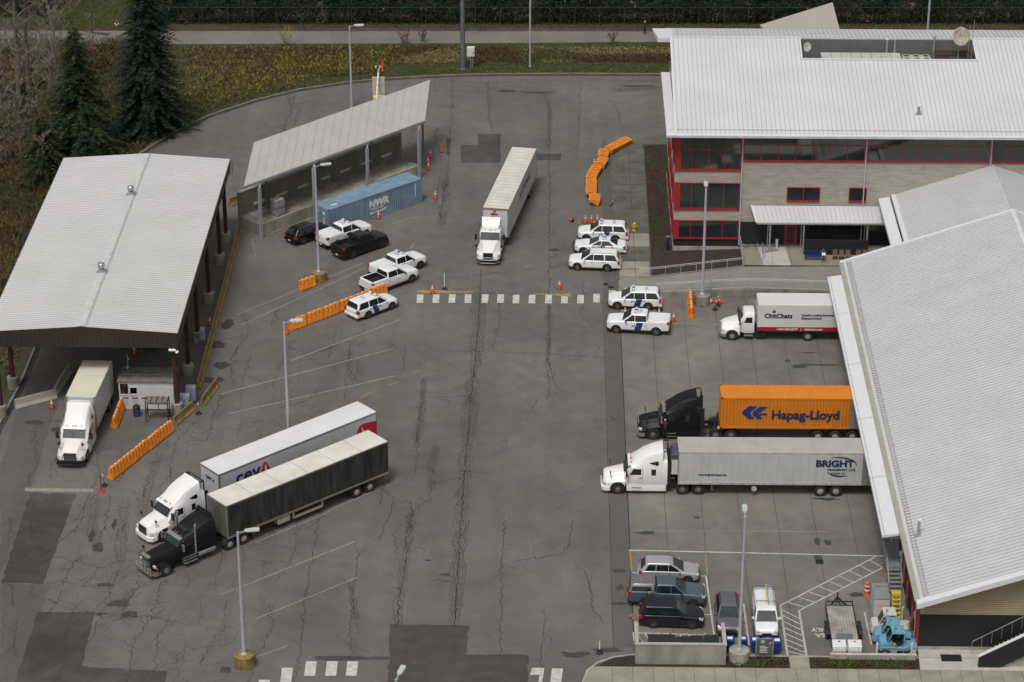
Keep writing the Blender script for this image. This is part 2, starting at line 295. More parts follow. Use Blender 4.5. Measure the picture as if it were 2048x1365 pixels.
def make_car(name,label,cat,S,paint,loc,head,group=None,stripe=0,lightbar=None,bed=None,grille=BLK,rim=None,tint=GLASS,rails=None,mirror=None,pushbar=False,marks=0):
    t=thing(name,label,cat,(loc[0],loc[1],.012),R(head),group); hw=max(s[1] for s in S['st'])
    mb=MB(); mb.loft([cring(*s) for s in S['st']]); b=mb.build('body',[paint,DARK],t,smooth=38)
    fx,rx=S['wx']; r=S['r']
    bx=[]
    if bed=='open': bx=[(-2.86,-1.1,-.82,.82,.92,1.7)]
    if bed!='open':
        ss=b.modifiers.new('round','SUBSURF'); ss.levels=1; ss.render_levels=2
    for x in (fx,rx):
        for s in (1,-1): arch(t,x,s,hw,r,S['st'][3][3])
    if bx: cut(b,bx,(),DARK)
    smallmb('sill_trim',BLK,t,lambda m:[m.box(rx+r+.07,fx-r-.07,min(s*(hw-.1),s*(hw+.01)),max(s*(hw-.1),s*(hw+.01)),S['st'][3][3]-.01,S['st'][3][3]+.12) for s in (1,-1)])
    b.data.shade_smooth(); b.data.set_sharp_from_angle(angle=R(38))
    mb=MB(); C=S['cab']; L5=lambda t:tuple(lerp(p,q,t) for p,q in zip(C[0],C[1])); mb.loft([rring(*c) for c in [C[0],L5(.05),L5(.5),L5(.95)]+list(C[1:])]); cb=mb.build('cabin',paint,t,smooth=60); ss=cb.modifiers.new('round','SUBSURF'); ss.levels=1; ss.render_levels=2
    (z0,xr0,xf0,h0,r0),(z1,xr1,xf1,h1,r1)=C[0],C[1]
    def sp(x,tt,s): return (x,s*(lerp(h0,h1,tt)+.014),lerp(z0,z1,tt))
    for k,(a,bb,a2,b2) in enumerate(S['win']):
        for s in (1,-1):
            m=MB(); m.poly([sp(a,.04,s),sp(bb,.04,s),sp(b2,.95,s),sp(a2,.95,s)]); m.build('side_window',tint,t)
    def fp(f,tt,front):
        xa,xb=(xf0,xf1) if front else (xr0,xr1); hwx=lerp(h0,h1,tt)-.09; d=.014 if front else -.014
        return (lerp(xa,xb,tt)+d,f*hwx,lerp(z0,z1,tt)+.012)
    m=MB(); m.poly([fp(-1,.06,1),fp(1,.06,1),fp(.97,.93,1),fp(-.97,.93,1)]); m.build('windshield',WGLASS,t)
    m=MB(); m.poly([fp(-1,.18,0),fp(1,.18,0),fp(.95,.9,0),fp(-.95,.9,0)]); m.build('rear_window',tint,t)
    for x in (fx,rx):
        for s in (1,-1): add_wheel(t,x,s*(hw+.015-S['ww']/2),r,S['ww'],rim)
    f0=S['st'][0]; f1=S['st'][1]; f2=S['st'][2]; e=S['st'][-1]; e1=S['st'][-2]
    smallmb('grille',grille,t,lambda m:m.obox((f0[0]+.012,0,lerp(f0[3],f0[5],.62)),(.05,f0[1]*1.25,(f0[5]-f0[3])*.5)),bevel=.01)
    smallmb('front_bumper',BLK,t,lambda m:m.loft([[(f0[0]+.03,-f0[1],f0[3]),(f0[0]+.03,f0[1],f0[3]),(f1[0]+.03,f1[1]+.03,f1[3]),(f2[0],f2[1]+.015,f2[3]+.02),(f2[0],-f2[1]-.015,f2[3]+.02),(f1[0]+.03,-f1[1]-.03,f1[3])],[(f0[0]+.04,-f0[1],f0[3]+.17),(f0[0]+.04,f0[1],f0[3]+.17),(f1[0]+.04,f1[1]+.03,f1[3]+.2),(f2[0],f2[1]+.015,f2[3]+.16),(f2[0],-f2[1]-.015,f2[3]+.16),(f1[0]+.04,-f1[1]-.03,f1[3]+.2)]]))
    ez=e[3]
    smallmb('rear_bumper',BLK if 'F150' in name or cat=='pickup truck' else paint,t,lambda m:m.box(e[0]-.06,e[0]+.3,-hw*.93,hw*.93,ez-.05,ez+.17),bevel=.02)
    for s in (1,-1):
        smallmb('headlight',LENS,t,lambda m:m.loft([[(f1[0]+.05,s*f1[1]*.62,f1[4]),(f1[0]+.03,s*f1[1]*.98,f1[4]),(f2[0]+.02,s*(f2[1]+.012),f2[4]+.03),(f2[0]+.05,s*f2[1]*.9,f2[5]-.08)],[(f1[0]+.06,s*f1[1]*.62,f1[4]+.13),(f1[0]+.04,s*f1[1]*.97,f1[4]+.13),(f2[0]+.02,s*(f2[1]),f2[4]+.14),(f2[0]+.0,s*f2[1]*.86,f2[5]-.02)]]))
        smallmb('tail_light',REDL,t,lambda m:m.box(e[0]+.0,e1[0]+.16,s*e1[1]*.8 if s<0 else e1[1]*.8,s*(hw+.004),e1[4]-.14,e1[4]+.1) if s>0 else m.box(e[0]+.0,e1[0]+.16,-(hw+.004),-e1[1]*.8,e1[4]-.14,e1[4]+.1))
        def mir(m): 
            m.obox((xf0-.38,s*(hw+.1),z0+.08),(.14,.2,.15)); m.bar((xf0-.38,s*(h0-.02),z0+.03),(xf0-.38,s*(hw+.06),z0+.06),.05)
        smallmb('mirror',mirror or (paint if cat!='pickup truck' else BLK),t,mir,bevel=.02)
    # door handles, seams
    def seams(m):
        for s in (1,-1):
            for w in S['win'][:2]:
                x=w[1]-.03; m.box(x-.008,x+.008,s*hw-.004 if s>0 else -hw-.008,s*hw+.008 if s>0 else -hw+.004,.42,S['st'][5][4]-.02)
                m.box(x+.06,x+.24,s*hw+.0 if s>0 else -hw-.02,s*hw+.02 if s>0 else -hw-.0,.9,.935)
    smallmb('door_trim',BLK,t,seams)
    def plate(m): m.box(e[0]-.075,e[0]-.06,-.15,.15,ez+.0,ez+.14)
    smallmb('plate',REFL,t,plate)
    if stripe:
        for s in (1,-1):
            w0,w1=stripe; y=s*(hw+.012)
            m=MB(); m.poly([(w0+.22,y,.4),(w1+.22,y,.4),(w1,s*(hw+.008),S['st'][6][4]),(w0,s*(hw+.008),S['st'][6][4])]); m.poly([(w0,s*(hw+.008),S['st'][6][4]),(w1,s*(hw+.008),S['st'][6][4]),(w1-.03,s*(h0+.03),z0+.03),(w0-.03,s*(h0+.03),z0+.03)])
            m.build('blue_stripe',BLUES,t)
            m=MB(); m.lathe([(.075,y-.002),(.075,y+s*.004),(.001,y+s*.006)],(w0+1.0,0,.82),12,'Y')
            for q in range(2): m.box(w0+.38,w0+.84,min(y,y+s*.003),max(y,y+s*.003),.8+q*.07,.83+q*.07)
            m.build('door_emblem',M('emblem_blue_grey',(.16,.19,.26),.5),t)
    if marks:
        m=MB(); xm=xr1+(xf1-xr1)*.42
        for k in range(4):
            m.box(xm-.16,xm+.16,-.36+k*.19,-.24+k*.19,C[-1][0]+.004,C[-1][0]+.008)
        m.build('roof_number',M('roof_number_blue',(.3,.36,.46),.5),t)
    if lightbar is not None:
        zt=C[-1][0]; x0=lightbar
        m=MB(); m.prismy([(x0-.15,zt+.03),(x0+.15,zt+.03),(x0+.11,zt+.13),(x0-.11,zt+.13)],-.56,.56); lb=m.build('light_bar',M('lightbar_cover',(.6,.62,.64),.25,coat=.5),t,bevel=.02)
        m=MB(); m.box(x0-.156,x0+.156,-.1,.1,zt+.035,zt+.137); m.box(x0-.1,x0+.1,-.5,-.42,zt,zt+.04); m.box(x0-.1,x0+.1,.42,.5,zt,zt+.04); m.build('siren',BLK,lb)
    if rails:
        m=MB()
        for s in (1,-1): m.pipe([(xf1-.1,s*(h1-.06),z1+.05),(xf1-.35,s*(h1-.06),z1+.11),(xr1+.45,s*(h1-.06),z1+.11),(xr1+.15,s*(h1-.06),z1+.05)],.022)
        m.build('roof_rails',rails,t)
    if pushbar:
        m=MB(); X=f0[0]+.16
        for s in (1,-1): m.pipe([(X-.15,s*.4,.4),(X,s*.4,.42),(X,s*.4,.82),(X-.08,s*.4,.9)],.035)
        for z in (.5,.75): m.tube((X,-.42,z),(X,.42,z),.035)
        m.pipe([(X-.1,-.85,.62),(X,-.42,.6)],.03); m.pipe([(X-.1,.85,.62),(X,.42,.6)],.03); m.build('push_bar',BLK,t)
    if bed=='cover':
        smallmb('bed_cover',paint,t,lambda m:m.loft([rring(1.39,-2.98,-1.08,.95,.06),rring(1.46,-2.98,-1.08,.93,.06),rring(1.47,-2.9,-1.2,.8,.06)]),smooth=30)
    if bed=='open':
        smallmb('bed_liner',DARK,t,lambda m:m.box(-2.85,-1.11,-.81,.81,.925,.94))
    if bed=='canopy':
        c=smallmb('bed_canopy',TAUPEP,t,lambda m:m.loft([rring(1.38,-3.0,-1.08,.96,.12),rring(1.85,-2.88,-1.02,.8,.16),rring(1.95,-2.75,-1.1,.7,.14),rring(1.97,-2.5,-1.3,.5,.1)]),smooth=30)
        for s in (1,-1):
            m=MB(); m.poly([(-2.85,s*.95,1.46),(-1.3,s*.95,1.46),(-1.35,s*.84,1.78),(-2.75,s*.84,1.78)]); m.build('canopy_window',GLASS,c)
        m=MB(); m.poly([(-3.0,-.82,1.45),(-3.0,.82,1.45),(-2.92,.72,1.78),(-2.92,-.72,1.78)]); m.build('rear_glass',GLASS,c)
    return t
PG='border agency vehicles parked round the yard'
make_car('police_suv','white SUV with navy stripe and light bar, parked against the long orange barrier row','SUV',SUV,WHITE,(-13.1,6.07),43.2,PG,stripe=(-.85,-.28),lightbar=.0,marks=1)
make_car('pickup_truck','plain white crew cab pickup with an empty open black bed, nearest the orange barriers','pickup truck',F150,WHITE,(-11.84,11.89),43.4,'parked pickups',bed='open')
make_car('pickup_truck','white pickup with navy stripe and bed cover, beside the plain open bed white pickup','pickup truck',F150,WHITE,(-11.2,15.0),43.4,PG,stripe=(-.62,-.02),lightbar=.1,bed='cover',marks=1)
make_car('pickup_truck','black crew cab pickup with an open bed beside the lamp post','pickup truck',F150,BLACKP,(-15.17,19.79),43.4,'parked pickups',bed='open')
make_car('pickup_truck','white pickup with navy door stripe parked against the doors of the blue shipping container','pickup truck',F150,WHITE,(-16.95,22.35),43.4,PG,stripe=(-.62,-.02),lightbar=.1,bed='cover',marks=1)
make_car('black_suv','glossy black SUV with chrome window trim parked by the concrete loading platform','SUV',TUCSON,BLACKP,(-20.6,22.75),43.4,rails=CHROME,mirror=BLACKP)
make_car('police_suv','white SUV with light bar, farthest of the three cars side by side near the sidewalk','SUV',SUV,WHITE,(8.45,23.2),177,PG,stripe=(-.85,-.28),lightbar=.0,marks=1)
make_car('police_sedan','white police sedan with black push bar, middle of three cars near the sidewalk','sedan',CHARGER,WHITE,(8.2,20.1),176,PG,stripe=(-.6,-.15),lightbar=-.45,pushbar=True,marks=1)
make_car('white_suv','plain white SUV without light bar, nearest of the three cars near the sidewalk','SUV',SUV,WHITE,(7.55,16.35),175.5,'parked SUVs',rails=GREYPANEL)
make_car('police_suv','white SUV with navy stripe and light bar standing at the end of the upper crosswalk','SUV',SUV,WHITE,(11.24,7.74),177.8,PG,stripe=(-.85,-.28),lightbar=.0,marks=1)
make_car('pickup_truck','white pickup with navy stripe and covered bed on the concrete slab edge','pickup truck',F150,WHITE,(11.49,2.5),173.5,PG,stripe=(-.62,-.02),lightbar=.1,bed='cover',marks=1)
make_car('silver_suv','silver SUV at the top of the small parking bay above the canopied pickup','SUV',TUCSON,SILVERP,(12.95,-41.1),-1.5)
make_car('pickup_truck','slate blue pickup with a taupe bed canopy beside the silver SUV','pickup truck',F150,SLATEP,(12.72,-44.55),-1.5,'parked pickups',bed='canopy',grille=CHROME)
make_car('plum_suv','dark plum SUV with red tail lights parked nearest the concrete bin enclosure','SUV',VOLVO,NAVYP,(12.94,-47.47),-1.8,rails=BLK)
make_car('grey_suv','dark grey metallic SUV facing the blue recycling bins','SUV',TUCSON,GREYP,(17.1,-47.35),-90.5,rails=BLK)
v=make_car('work_van','small white work van with a ladder on its roof rack facing the blue recycling bins','van',VAN,WHITE,(19.85,-47.65),-90.5)
m=MB()
for x in (-.2,-1.9): m.tube((x,-.72,1.97),(x,.72,1.97),.02)
for x in (-.2,-1.9):
    for s in (1,-1): m.tube((x,s*.68,1.82),(x,s*.68,1.97),.02)
m.build('roof_rack',BLK,v)
ld=thing('ladder','aluminium ladder with a yellow strap lying on the roof of the small white work van','ladder',(19.85,-47.65,2.02),R(-90.5))
m=MB()
for s in (.18,.62): m.bar((-2.4,s,0),(.35,s,0),.04,.09)
m.build('side_rails',ALU,ld); m=MB()
for k in range(9): m.tube((-2.3+k*.31,.18,.0),(-2.3+k*.31,.62,.0),.022)
m.build('rungs',ALU,ld); m=MB(); m.bar((-2.4,.14,.07),(.2,.02,.07),.05,.02); m.build('strap',YELP,ld)
# ---------------------------------------------------------------- trucks (origin under the front axle)
def tring(x,w,wt,z0,zs,z1,c):
    p=[(w*.97,z0),(w,z0+.08),(w,zs),(lerp(w,wt,.55),lerp(zs,z1-c,.5)),(wt,z1-c),(wt-c*.35,z1-c*.3),(wt-c,z1),(0,z1+.03)]
    return [(x,a,b) for a,b in p+[(-a,b) for a,b in reversed(p[:-1])]]
def tractor(label,loc,head,paint,style='aero',drives=(-5.27,-6.57),cabend=-4.0,chrome=False,bull=None,group='semi truck tractors'):
    t=thing('semi_tractor',label,'truck',(loc[0],loc[1],.012),R(head),group)
    fr=.52
    # frame
    m=MB()
    for s in (1,-1): m.box(drives[-1]-.7,.6,s*.43-.06,s*.43+.06,.75,1.0)
    for x in (-2,-4.3,drives[0],drives[-1]): m.box(x-.06,x+.06,-.4,.4,.78,.95)
    m.build('chassis',BLK,t)
    m=MB(); m.lathe([(.42,1.05),(.42,1.12),(.001,1.12)],((drives[0]+drives[-1])/2,0,0),16); m.build('fifth_wheel',BLK,t)
    m=MB()
    if style=='classic':
        H=[(1.05,1.0,.42,.62,.95,1.45,.06),(.98,1.05,.5,.55,1.0,1.6,.06),(.3,1.1,.52,.5,1.05,1.66,.06),(-.6,1.05,.58,.5,1.1,1.74,.06),(-1.45,.98,.62,.6,1.15,1.82,.06)]
        H=[(1.05,.56,.46,.6,1.3,1.5,.06),(1.0,.6,.5,.55,1.45,1.66,.06),(.3,.66,.56,.55,1.5,1.72,.06),(-.6,.74,.62,.55,1.55,1.78,.06),(-1.45,.82,.68,.6,1.6,1.84,.06)]
        wsx0,wsx1=-1.4,-1.8; wz0,wz1=1.84,2.48
    elif style=='boxy':
        H=[(1.2,.62,.55,.45,1.2,1.5,.06),(1.1,.9,.64,.35,1.0,1.62,.06),(.7,1.14,.68,.32,1.08,1.7,.08),(0,1.18,.72,.32,1.18,1.78,.08),(-.75,1.15,.78,.45,1.25,1.88,.08)]
        wsx0,wsx1=-.7,-1.1; wz0,wz1=1.86,2.5
    else:
        H=[(1.22,.72,.58,.4,.85,1.15,.08),(1.12,.96,.64,.32,.9,1.42,.1),(.85,1.14,.68,.3,.98,1.56,.12),(.2,1.2,.74,.3,1.12,1.7,.12),(-.6,1.2,.8,.5,1.22,1.86,.12)]
        wsx0,wsx1=-.52,-1.0; wz0,wz1=1.84,2.5
    m.loft([tring(*h) for h in H]); hd=m.build('hood',[paint,DARK],t,smooth=40)
    for s in (1,-1):
        if style!='classic': arch(t,0,s,1.2,fr,.34,.1)
    if style=='classic':
        for s in (1,-1):
            m=MB(); rg=[]
            for k in range(9):
                a=R(-10+k*25); cx,cz=.68*math.cos(a),.5+.66*math.sin(a)
                rg.append([(cx,s*.62,cz),(cx,s*1.18,cz-.02),(cx*.93,s*1.2,cz-.06),(cx*.9,s*.62,cz-.06)])
            m.loft(rg); m.build('fender',paint,t,smooth=50)
    # cab
    ce=cabend; b0=wsx0+.02
    if style=='day':
        pass
    if style in('aero','boxy'):
        S=[(b0,1.1,.95,.95,1.5,wz0-.02,.1),(wsx1+.22,1.17,.9,.9,1.85,wz0+.36,.1),(wsx1-.03,1.2,.9,.85,2.3,wz1+.03,.1),(wsx1-.1,1.2,.98,.85,2.42,wz1+.2,.12),(wsx1-.5,1.2,.96,.85,2.5,2.98,.2),(wsx1-1.1,1.21,.98,.85,2.6,3.42,.22),(wsx1-1.8,1.21,1.0,.85,2.6,3.72,.2),(wsx1-2.5,1.21,1.02,.85,2.7,3.9,.18),(ce+.35,1.21,1.04,.85,2.75,3.96,.14)]
    elif style=='intl':
        S=[]
    else:
        S=[(b0,1.06,.86,.95,1.6,wz0,.06),(wsx1+.03,1.08,.9,.9,2.3,wz1,.06),(wsx1-.05,1.08,.92,.9,2.35,wz1+.12,.08),(-2.7,1.1,.95,.9,2.3,wz1+.22,.1),(-2.85,1.18,1.0,.9,2.4,wz1+.35,.12),(-3.6,1.2,1.0,.9,2.5,3.15,.15),(ce,1.2,1.05,.9,2.6,3.4,.15)]
    m=MB(); m.loft([tring(*h) for h in S]); cab=m.build('cab',paint,t,smooth=42)
    if style in('aero','boxy'):
        m=MB(); m.loft([tring(ce+.36,1.21,1.05,.9,2.6,3.1,.1),tring(ce-.02,1.21,1.08,.9,2.5,3.0,.1)]); m.build('sleeper_rear',paint,t,smooth=42)
        m=MB()
        for s in (1,-1):
            m.box(ce-.32,ce-.02,s*1.2-.02,s*1.2+.02,1.0,3.05); m.bar((ce+.3,s*.98,3.86),(ce-.12,s*.98,3.84),.06,.08); m.bar((ce-.1,s*.98,3.86),(ce-.1,s*1.02,3.0),.08,.08)
        m.bar((ce-.1,-1.0,3.84),(ce-.1,1.0,3.84),.08,.06); m.build('side_extender',BLK,t)
        m=MB(); m.box(ce+.32,ce+.345,-.92,.92,3.05,3.85); m.build('fairing_back',DARK,t)
    else:
        m=MB(); m.obox((ce+.25,0,3.5),(.06,1.9,.5),0,0,R(-30)); m.build('roof_deflector',paint,t)
        m=MB(); m.box(-2.75,-2.35,-.55,.55,wz1+.24,wz1+.3); m.build('roof_hatch',GLASS,t)
    # glass
    wf=.93 if style!='classic' else .84
    m=MB(); m.poly([(wsx0+.03,-wf-.02,wz0+.05),(wsx0+.06,0,wz0+.05),(wsx0+.03,wf+.02,wz0+.05),(wsx1+.05,wf-.03,wz1-.02),(wsx1+.09,0,wz1-.02),(wsx1+.05,-wf+.03,wz1-.02)]); m.build('windshield',WGLASS,t)
    if style!='classic':
        m=MB(); m.prismy([(wsx1+.16,wz1-.02),(wsx1+.2,wz1+.06),(wsx1-.02,wz1+.2),(wsx1-.1,wz1+.05)],-.98,.98); m.build('sun_visor',paint if not chrome else CHROME,t,bevel=.02)
    else:
        m=MB(); m.prismy([(wsx1+.22,wz1-.08),(wsx1+.26,wz1-.05),(wsx1-.02,wz1+.14),(wsx1-.06,wz1+.1)],-.9,.9); m.build('sun_visor',CHROME,t)
    m=MB()
    for k in (-.62,-.16,0,.16,.62): m.box(wsx1-.12,wsx1-.02,k-.035,k+.035,wz1+.2,wz1+.27)
    m.build('marker_lights',AMBER,t)
    sw=1.215 if style!='classic' else 1.115
    for s in (1,-1):
        m=MB(); x0=wsx1-.05; y=s*sw
        yt=s*(sw-.1)
        m.poly([(x0+.1,y,1.82),(x0-.84,y,1.82),(x0-.84,y,2.36),(x0-.2,y,2.36)]); m.build('door_window',GLASS,t)
        m=MB(); m.box(ce+.9,ce+1.3,min(y,y-s*.1),max(y+s*.012,y-s*.1),1.75,2.35)
        m.build('sleeper_window',GLASS,t,bevel=.04)
        if style=='aero':
            m=MB(); m.poly([(ce+1.5,s*1.2,2.9),(ce+.8,s*1.222,2.66),(ce+.68,s*1.22,2.76),(ce+.74,s*1.19,3.08)]); m.build('upper_window',GLASS,t)
        m=MB(); m.box(x0-.95,x0-.93,min(y,y+s*.01),max(y,y+s*.01),1.0,2.5); m.box(x0+.16,x0+.18,min(y,y+s*.01),max(y,y+s*.01),1.0,1.8); m.box(x0-.88,x0-.66,min(y,y+s*.03),max(y,y+s*.03),1.5,1.56); m.build('door_trim',M('seam_grey',(.2,.2,.2),.6) if paint is WHITE2 else BLK,t)
        m=MB(); m.box(x0+.28,x0+.42,s*1.42-.12,s*1.42+.12,1.72,2.3); m.bar((x0+.2,s*1.1,2.2),(x0+.34,s*1.4,2.2),.04); m.bar((x0+.2,s*1.1,1.8),(x0+.34,s*1.4,1.8),.04); m.build('mirror',CHROME if paint is BLACKT else BLK,t,bevel=.03)
        m=MB(); m.tube((.55,s*.9,1.3),(.6,s*1.0,1.85),.02); m.obox((.6,s*1.0,1.9),(.08,.2,.2)); m.build('hood_mirror',BLK,t)
    # lower sides
    for s in (1,-1):
        m=MB()
        if style=='classic':
            m.tube((-3.0,s*.92,.75),(-4.6,s*.92,.75),.32,.32,16); m.build('fuel_tank',CHROME,t,smooth=40)
            m=MB()
            for z,w in ((.45,.2),(.7,.14),(.92,.1)): m.box(-2.9,-1.7,min(s*.75,s*(1.05+w)),max(s*.75,s*(1.05+w)),z-.04,z)
            m.build('steps',ALU,t)
            m=MB(); m.tube((-2.78,s*1.22,1.0),(-2.78,s*1.22,3.35),.085,.085,12); m.tube((-2.78,s*1.22,3.35),(-2.9,s*1.22,3.6),.085,.085,12); m.build('exhaust_stack',CHROME,t,smooth=40)
        else:
            m.loft([[(x,s*.8,.32),(x,s*w,.32),(x,s*(w+.02),.6),(x,s*w,.98),(x,s*.8,.98)] for x,w in ((-.72,1.12),(-.9,1.2),(ce+.15,1.2),(ce+.05,1.15))]); m.build('side_skirt',paint,t)
            m=MB()
            for z in (.36,.66): m.box(-1.95,-1.15,min(s*1.1,s*1.26),max(s*1.1,s*1.26),z-.03,z+.02)
            m.build('steps',ALU if paint is BLACKT else GREYPANEL,t)
    for s in (1,-1):
        add_wheel(t,0,s*1.07,fr,.3,ALU,10,.5)
        for x in drives: add_wheel(t,x,s*.93,fr,.58,RIMW if style!='aero' else ALU,10,.5)
    for s in (1,-1):
        m=MB(); m.box(drives[-1]-.75,drives[-1]-.72,s*.95-.3,s*.95+.3,.25,1.05); m.build('mud_flap',BLK,t)
    # face
    gw=.56 if style!='classic' else .5
    gx=H[0][0]
    m=MB(); m.obox((gx+.0,0,1.05 if style!='aero' else 1.0),(.1,gw*1.9,.72),0,0,R(-4 if style=='aero' else 0)); g=m.build('grille',CHROME if style!='intl' else BLK,t,bevel=.03)
    m=MB()
    for k in range(7): m.box(gx+.05,gx+.075,-gw*.9,gw*.9,.74+k*.1,.78+k*.1)
    m.build('slats',BLK,g)
    m=MB(); bw=1.18
    m.loft([[(gx-.55,-bw,z),(gx-.1,-bw*.98,z),(gx+.12,-bw*.72,z),(gx+.16,0,z),(gx+.12,bw*.72,z),(gx-.1,bw*.98,z),(gx-.55,bw,z),(gx-.5,bw-.12,z),(gx-.1,bw*.7,z),(gx-.02,0,z),(gx-.1,-bw*.7,z),(gx-.5,-bw+.12,z)] for z in (.3,.42,.62)]) 
    m.build('bumper',CHROME if chrome else (paint if bull!='black' else BLK),t,smooth=45)
    for s in (1,-1):
        m=MB(); hx=H[1][0]
        if style=='classic': m.obox((.85,s*.86,1.0),(.16,.34,.2))
        else: m.obox((hx-.12,s*.93,.92),(.32,.3,.24),R(s*-38))
        m.build('headlight',LENS,t,bevel=.03)
        m=MB(); m.obox((hx-.36 if style!='classic' else .8,s*1.12,.92),(.12,.06,.14),R(s*-15)); m.build('turn_signal',AMBER,t)
    if bull:
        bm=CHROME if bull=='chrome' else BLK; X=gx+.3; m=MB()
        if bull=='chrome':
            for z in (.45,.7,.95,1.2,1.45): m.tube((X,-1.05 if z<1 else -.6,z),(X,1.05 if z<1 else .6,z),.035)
            for y in (-1.05,1.05): m.tube((X,y,.4),(X,y,1.15),.04)
            for y in (-.6,.6,-.2,.2): m.tube((X,y,.4),(X,y,1.5),.035)
            m.obox((X,0,.5),(.06,2.1,.22))
        else:
            m.pipe([(X-.45,-1.2,.75),(X-.1,-1.15,.8),(X,-.6,.82),(X,.6,.82),(X-.1,1.15,.8),(X-.45,1.2,.75)],.035)
            m.pipe([(X-.45,-1.2,.42),(X-.1,-1.15,.4),(X,-.6,.4),(X,.6,.4),(X-.1,1.15,.4),(X-.45,1.2,.42)],.035)
            for y in (-.6,.6): m.pipe([(X,y,.35),(X,y,1.05),(X-.1,y*.8,1.3)],.035)
            m.pipe([(X-.1,-.48,1.3),(X-.1,.48,1.3)],.035)
        m.build('bull_bar',bm,t)
    if style=='classic':
        m=MB(); m.obox((gx-.02,0,1.72),(.3,1.0,.14),0,0,R(12)); m.build('hood_badge_plate',CHROME,t)
    return t
def box_trailer(name,label,cat,front,head,L=16.15,W=2.6,z0=1.15,z1=4.11,side=WHITE2,roof=None,front_m=None,rear=CHROME,axles=(-12.6,-13.85),gear=-2.8,ribs=0,rimm=None,group='trailers',seam=None):
    """origin: ground point under the middle of the front wall; trailer runs back along -X"""
    t=thing(name,label,cat,(front[0],front[1],.012),R(head),group); h=W/2
    m=MB(); m.box(-L,0,-h,h,z0,z1-.05)
    m.build('cargo_box',side,t,bevel=.03)
    m=MB(); m.prismx([(-h+.03,z1-.05),(h-.03,z1-.05),(h-.05,z1-.01),(0,z1+.01),(-h+.05,z1-.01)],-L+.02,-.02); m.build('roof',roof or side,t)
    m=MB()
    for s in (1,-1):
        m.box(-L,0,s*h-.02,s*h+.02,z1-.14,z1-.03); m.box(-L,0,s*h-.025,s*h+.025,z0-.04,z0+.14)
        m.box(-.1,.02,s*h-.1 if s>0 else -h-.02,s*h+.02 if s>0 else -h+.1,z0,z1-.04)
    m.box(-.04,.03,-h,h,z1-.14,z1-.02); m.box(-L-.03,-L+.08,-h,h,z1-.16,z1-.01); m.box(-L-.03,-L+.08,-h,-h+.1,z0,z1-.1); m.box(-L-.03,-L+.08,h-.1,h,z0,z1-.1)
    m.build('frame_rails',rear,t)
    if ribs:
        m=MB(); n=int(L/ribs)
        for k in range(1,n):
            x=-k*L/n
            for s in (1,-1): m.box(x-.012,x+.012,s*h-.012,s*h+.012,z0+.14,z1-.14)
        m.build('panel_seams',seam or M('soft_seam',(.36,.36,.35),.6),t)
    m=MB(); m.box(-L+.05,-.3,-.55,.55,z0-.16,z0-.04)
    for k in range(12): m.box(-.8-k*(L-1.4)/12-.04,-.8-k*(L-1.4)/12+.04,-h+.05,h-.05,z0-.12,z0-.04)
    m.box(axles[-1]-.8,axles[0]+1,-.6,.6,.72,z0-.1); m.build('underframe',BLK,t)
    for s in (1,-1):
        m=MB(); m.bar((gear,s*.75,z0-.1),(gear,s*.75,.35),.12); m.box(gear-.15,gear+.15,s*.75-.12,s*.75+.12,.3,.35); m.build('landing_leg',GREYPANEL,t)
        for x in axles: add_wheel(t,x,s*(h-.34),.5,.56,rimm or RIMW,8,.52)
    m=MB(); m.box(-L+.02,-L+.1,-1.0,1.0,.5,.62)
    for s in (1,-1): m.box(-L+.02,-L+.12,s*.6-.04,s*.6+.04,.6,z0)
    m.build('underride_guard',ALU,t)
    return t
def sidetext(t,s,size,x,y,z,mat,near,**k):
    """near=+1: on the +Y side (reads from +Y); -1: on the -Y side"""
    return text(s,size,mat,t,(x,y,z),(R(90),0,R(180) if near>0 else 0),**k)
NAVYT=M('navy_lettering',(.012,.025,.1),.5,var=.1); BLKT=M('black_lettering',(.015,.015,.02),.5,var=.1); REDT=M('red_lettering',(.45,.015,.03),.5,var=.12); WHT=M('white_lettering',(.75,.75,.75),.5,var=.05)
GREYT=M('grey_lettering',(.2,.2,.2),.5)
HD=223.
def fwd(h): return Vector((math.cos(R(h)),math.sin(R(h)),0))
def lft(h): return Vector((-math.sin(R(h)),math.cos(R(h)),0))
# B: white tractor with white lettered trailer
hB=222.6; fB=Vector((-23.66,-31.82,0))
tB=box_trailer('box_trailer','long white trailer with dark lettering and red and white triangle at its rear','trailer',fB,hB,L=16.15,side=M('white_trailer_side',(.5,.51,.53),.4,var=.06,scale=.5),roof=M('trailer_roof_white',(.66,.66,.67),.5,var=.06,scale=.5),rear=ALU,group='trailers')
sidetext(tB,'cev',1.65,-1.6,1.325,2.6,NAVYT,1,bold=.03,sx=1.1)
def triangle(t,x,s,k=1.,zt=3.2,z0=1.9,parts=('red_mark','white_mark')):
    y=s*1.318
    m=MB(); m.poly([(x,y,z0),(x-.55*k,y,zt-.06),(x-.75*k,y,zt),(x-1.0*k,y,zt-.05),(x-1.8*k,y,z0)]); m.build(parts[0],REDT,t)
    y+=s*.004; m=MB(); m.poly([(x-.7*k,y,z0),(x-.82*k,y,zt-.1),(x-1.25*k,y,z0)]); m.build(parts[1],WHT,t)
triangle(tB,-4.05,1,.62,3.6,2.6)
y=1.318; m=MB(); m.poly([(-13.3,y,1.3),(-14.1,y,3.1),(-14.35,y,3.42),(-14.75,y,3.5),(-16.1,y,3.3),(-16.1,y,1.3)]); m.build('red_triangle_emblem',REDT,tB)
m=MB(); m.poly([(-14.75,y+.005,1.35),(-14.5,y+.005,3.25),(-15.6,y+.005,1.35)]); m.build('white_wedge_emblem',WHT,tB)
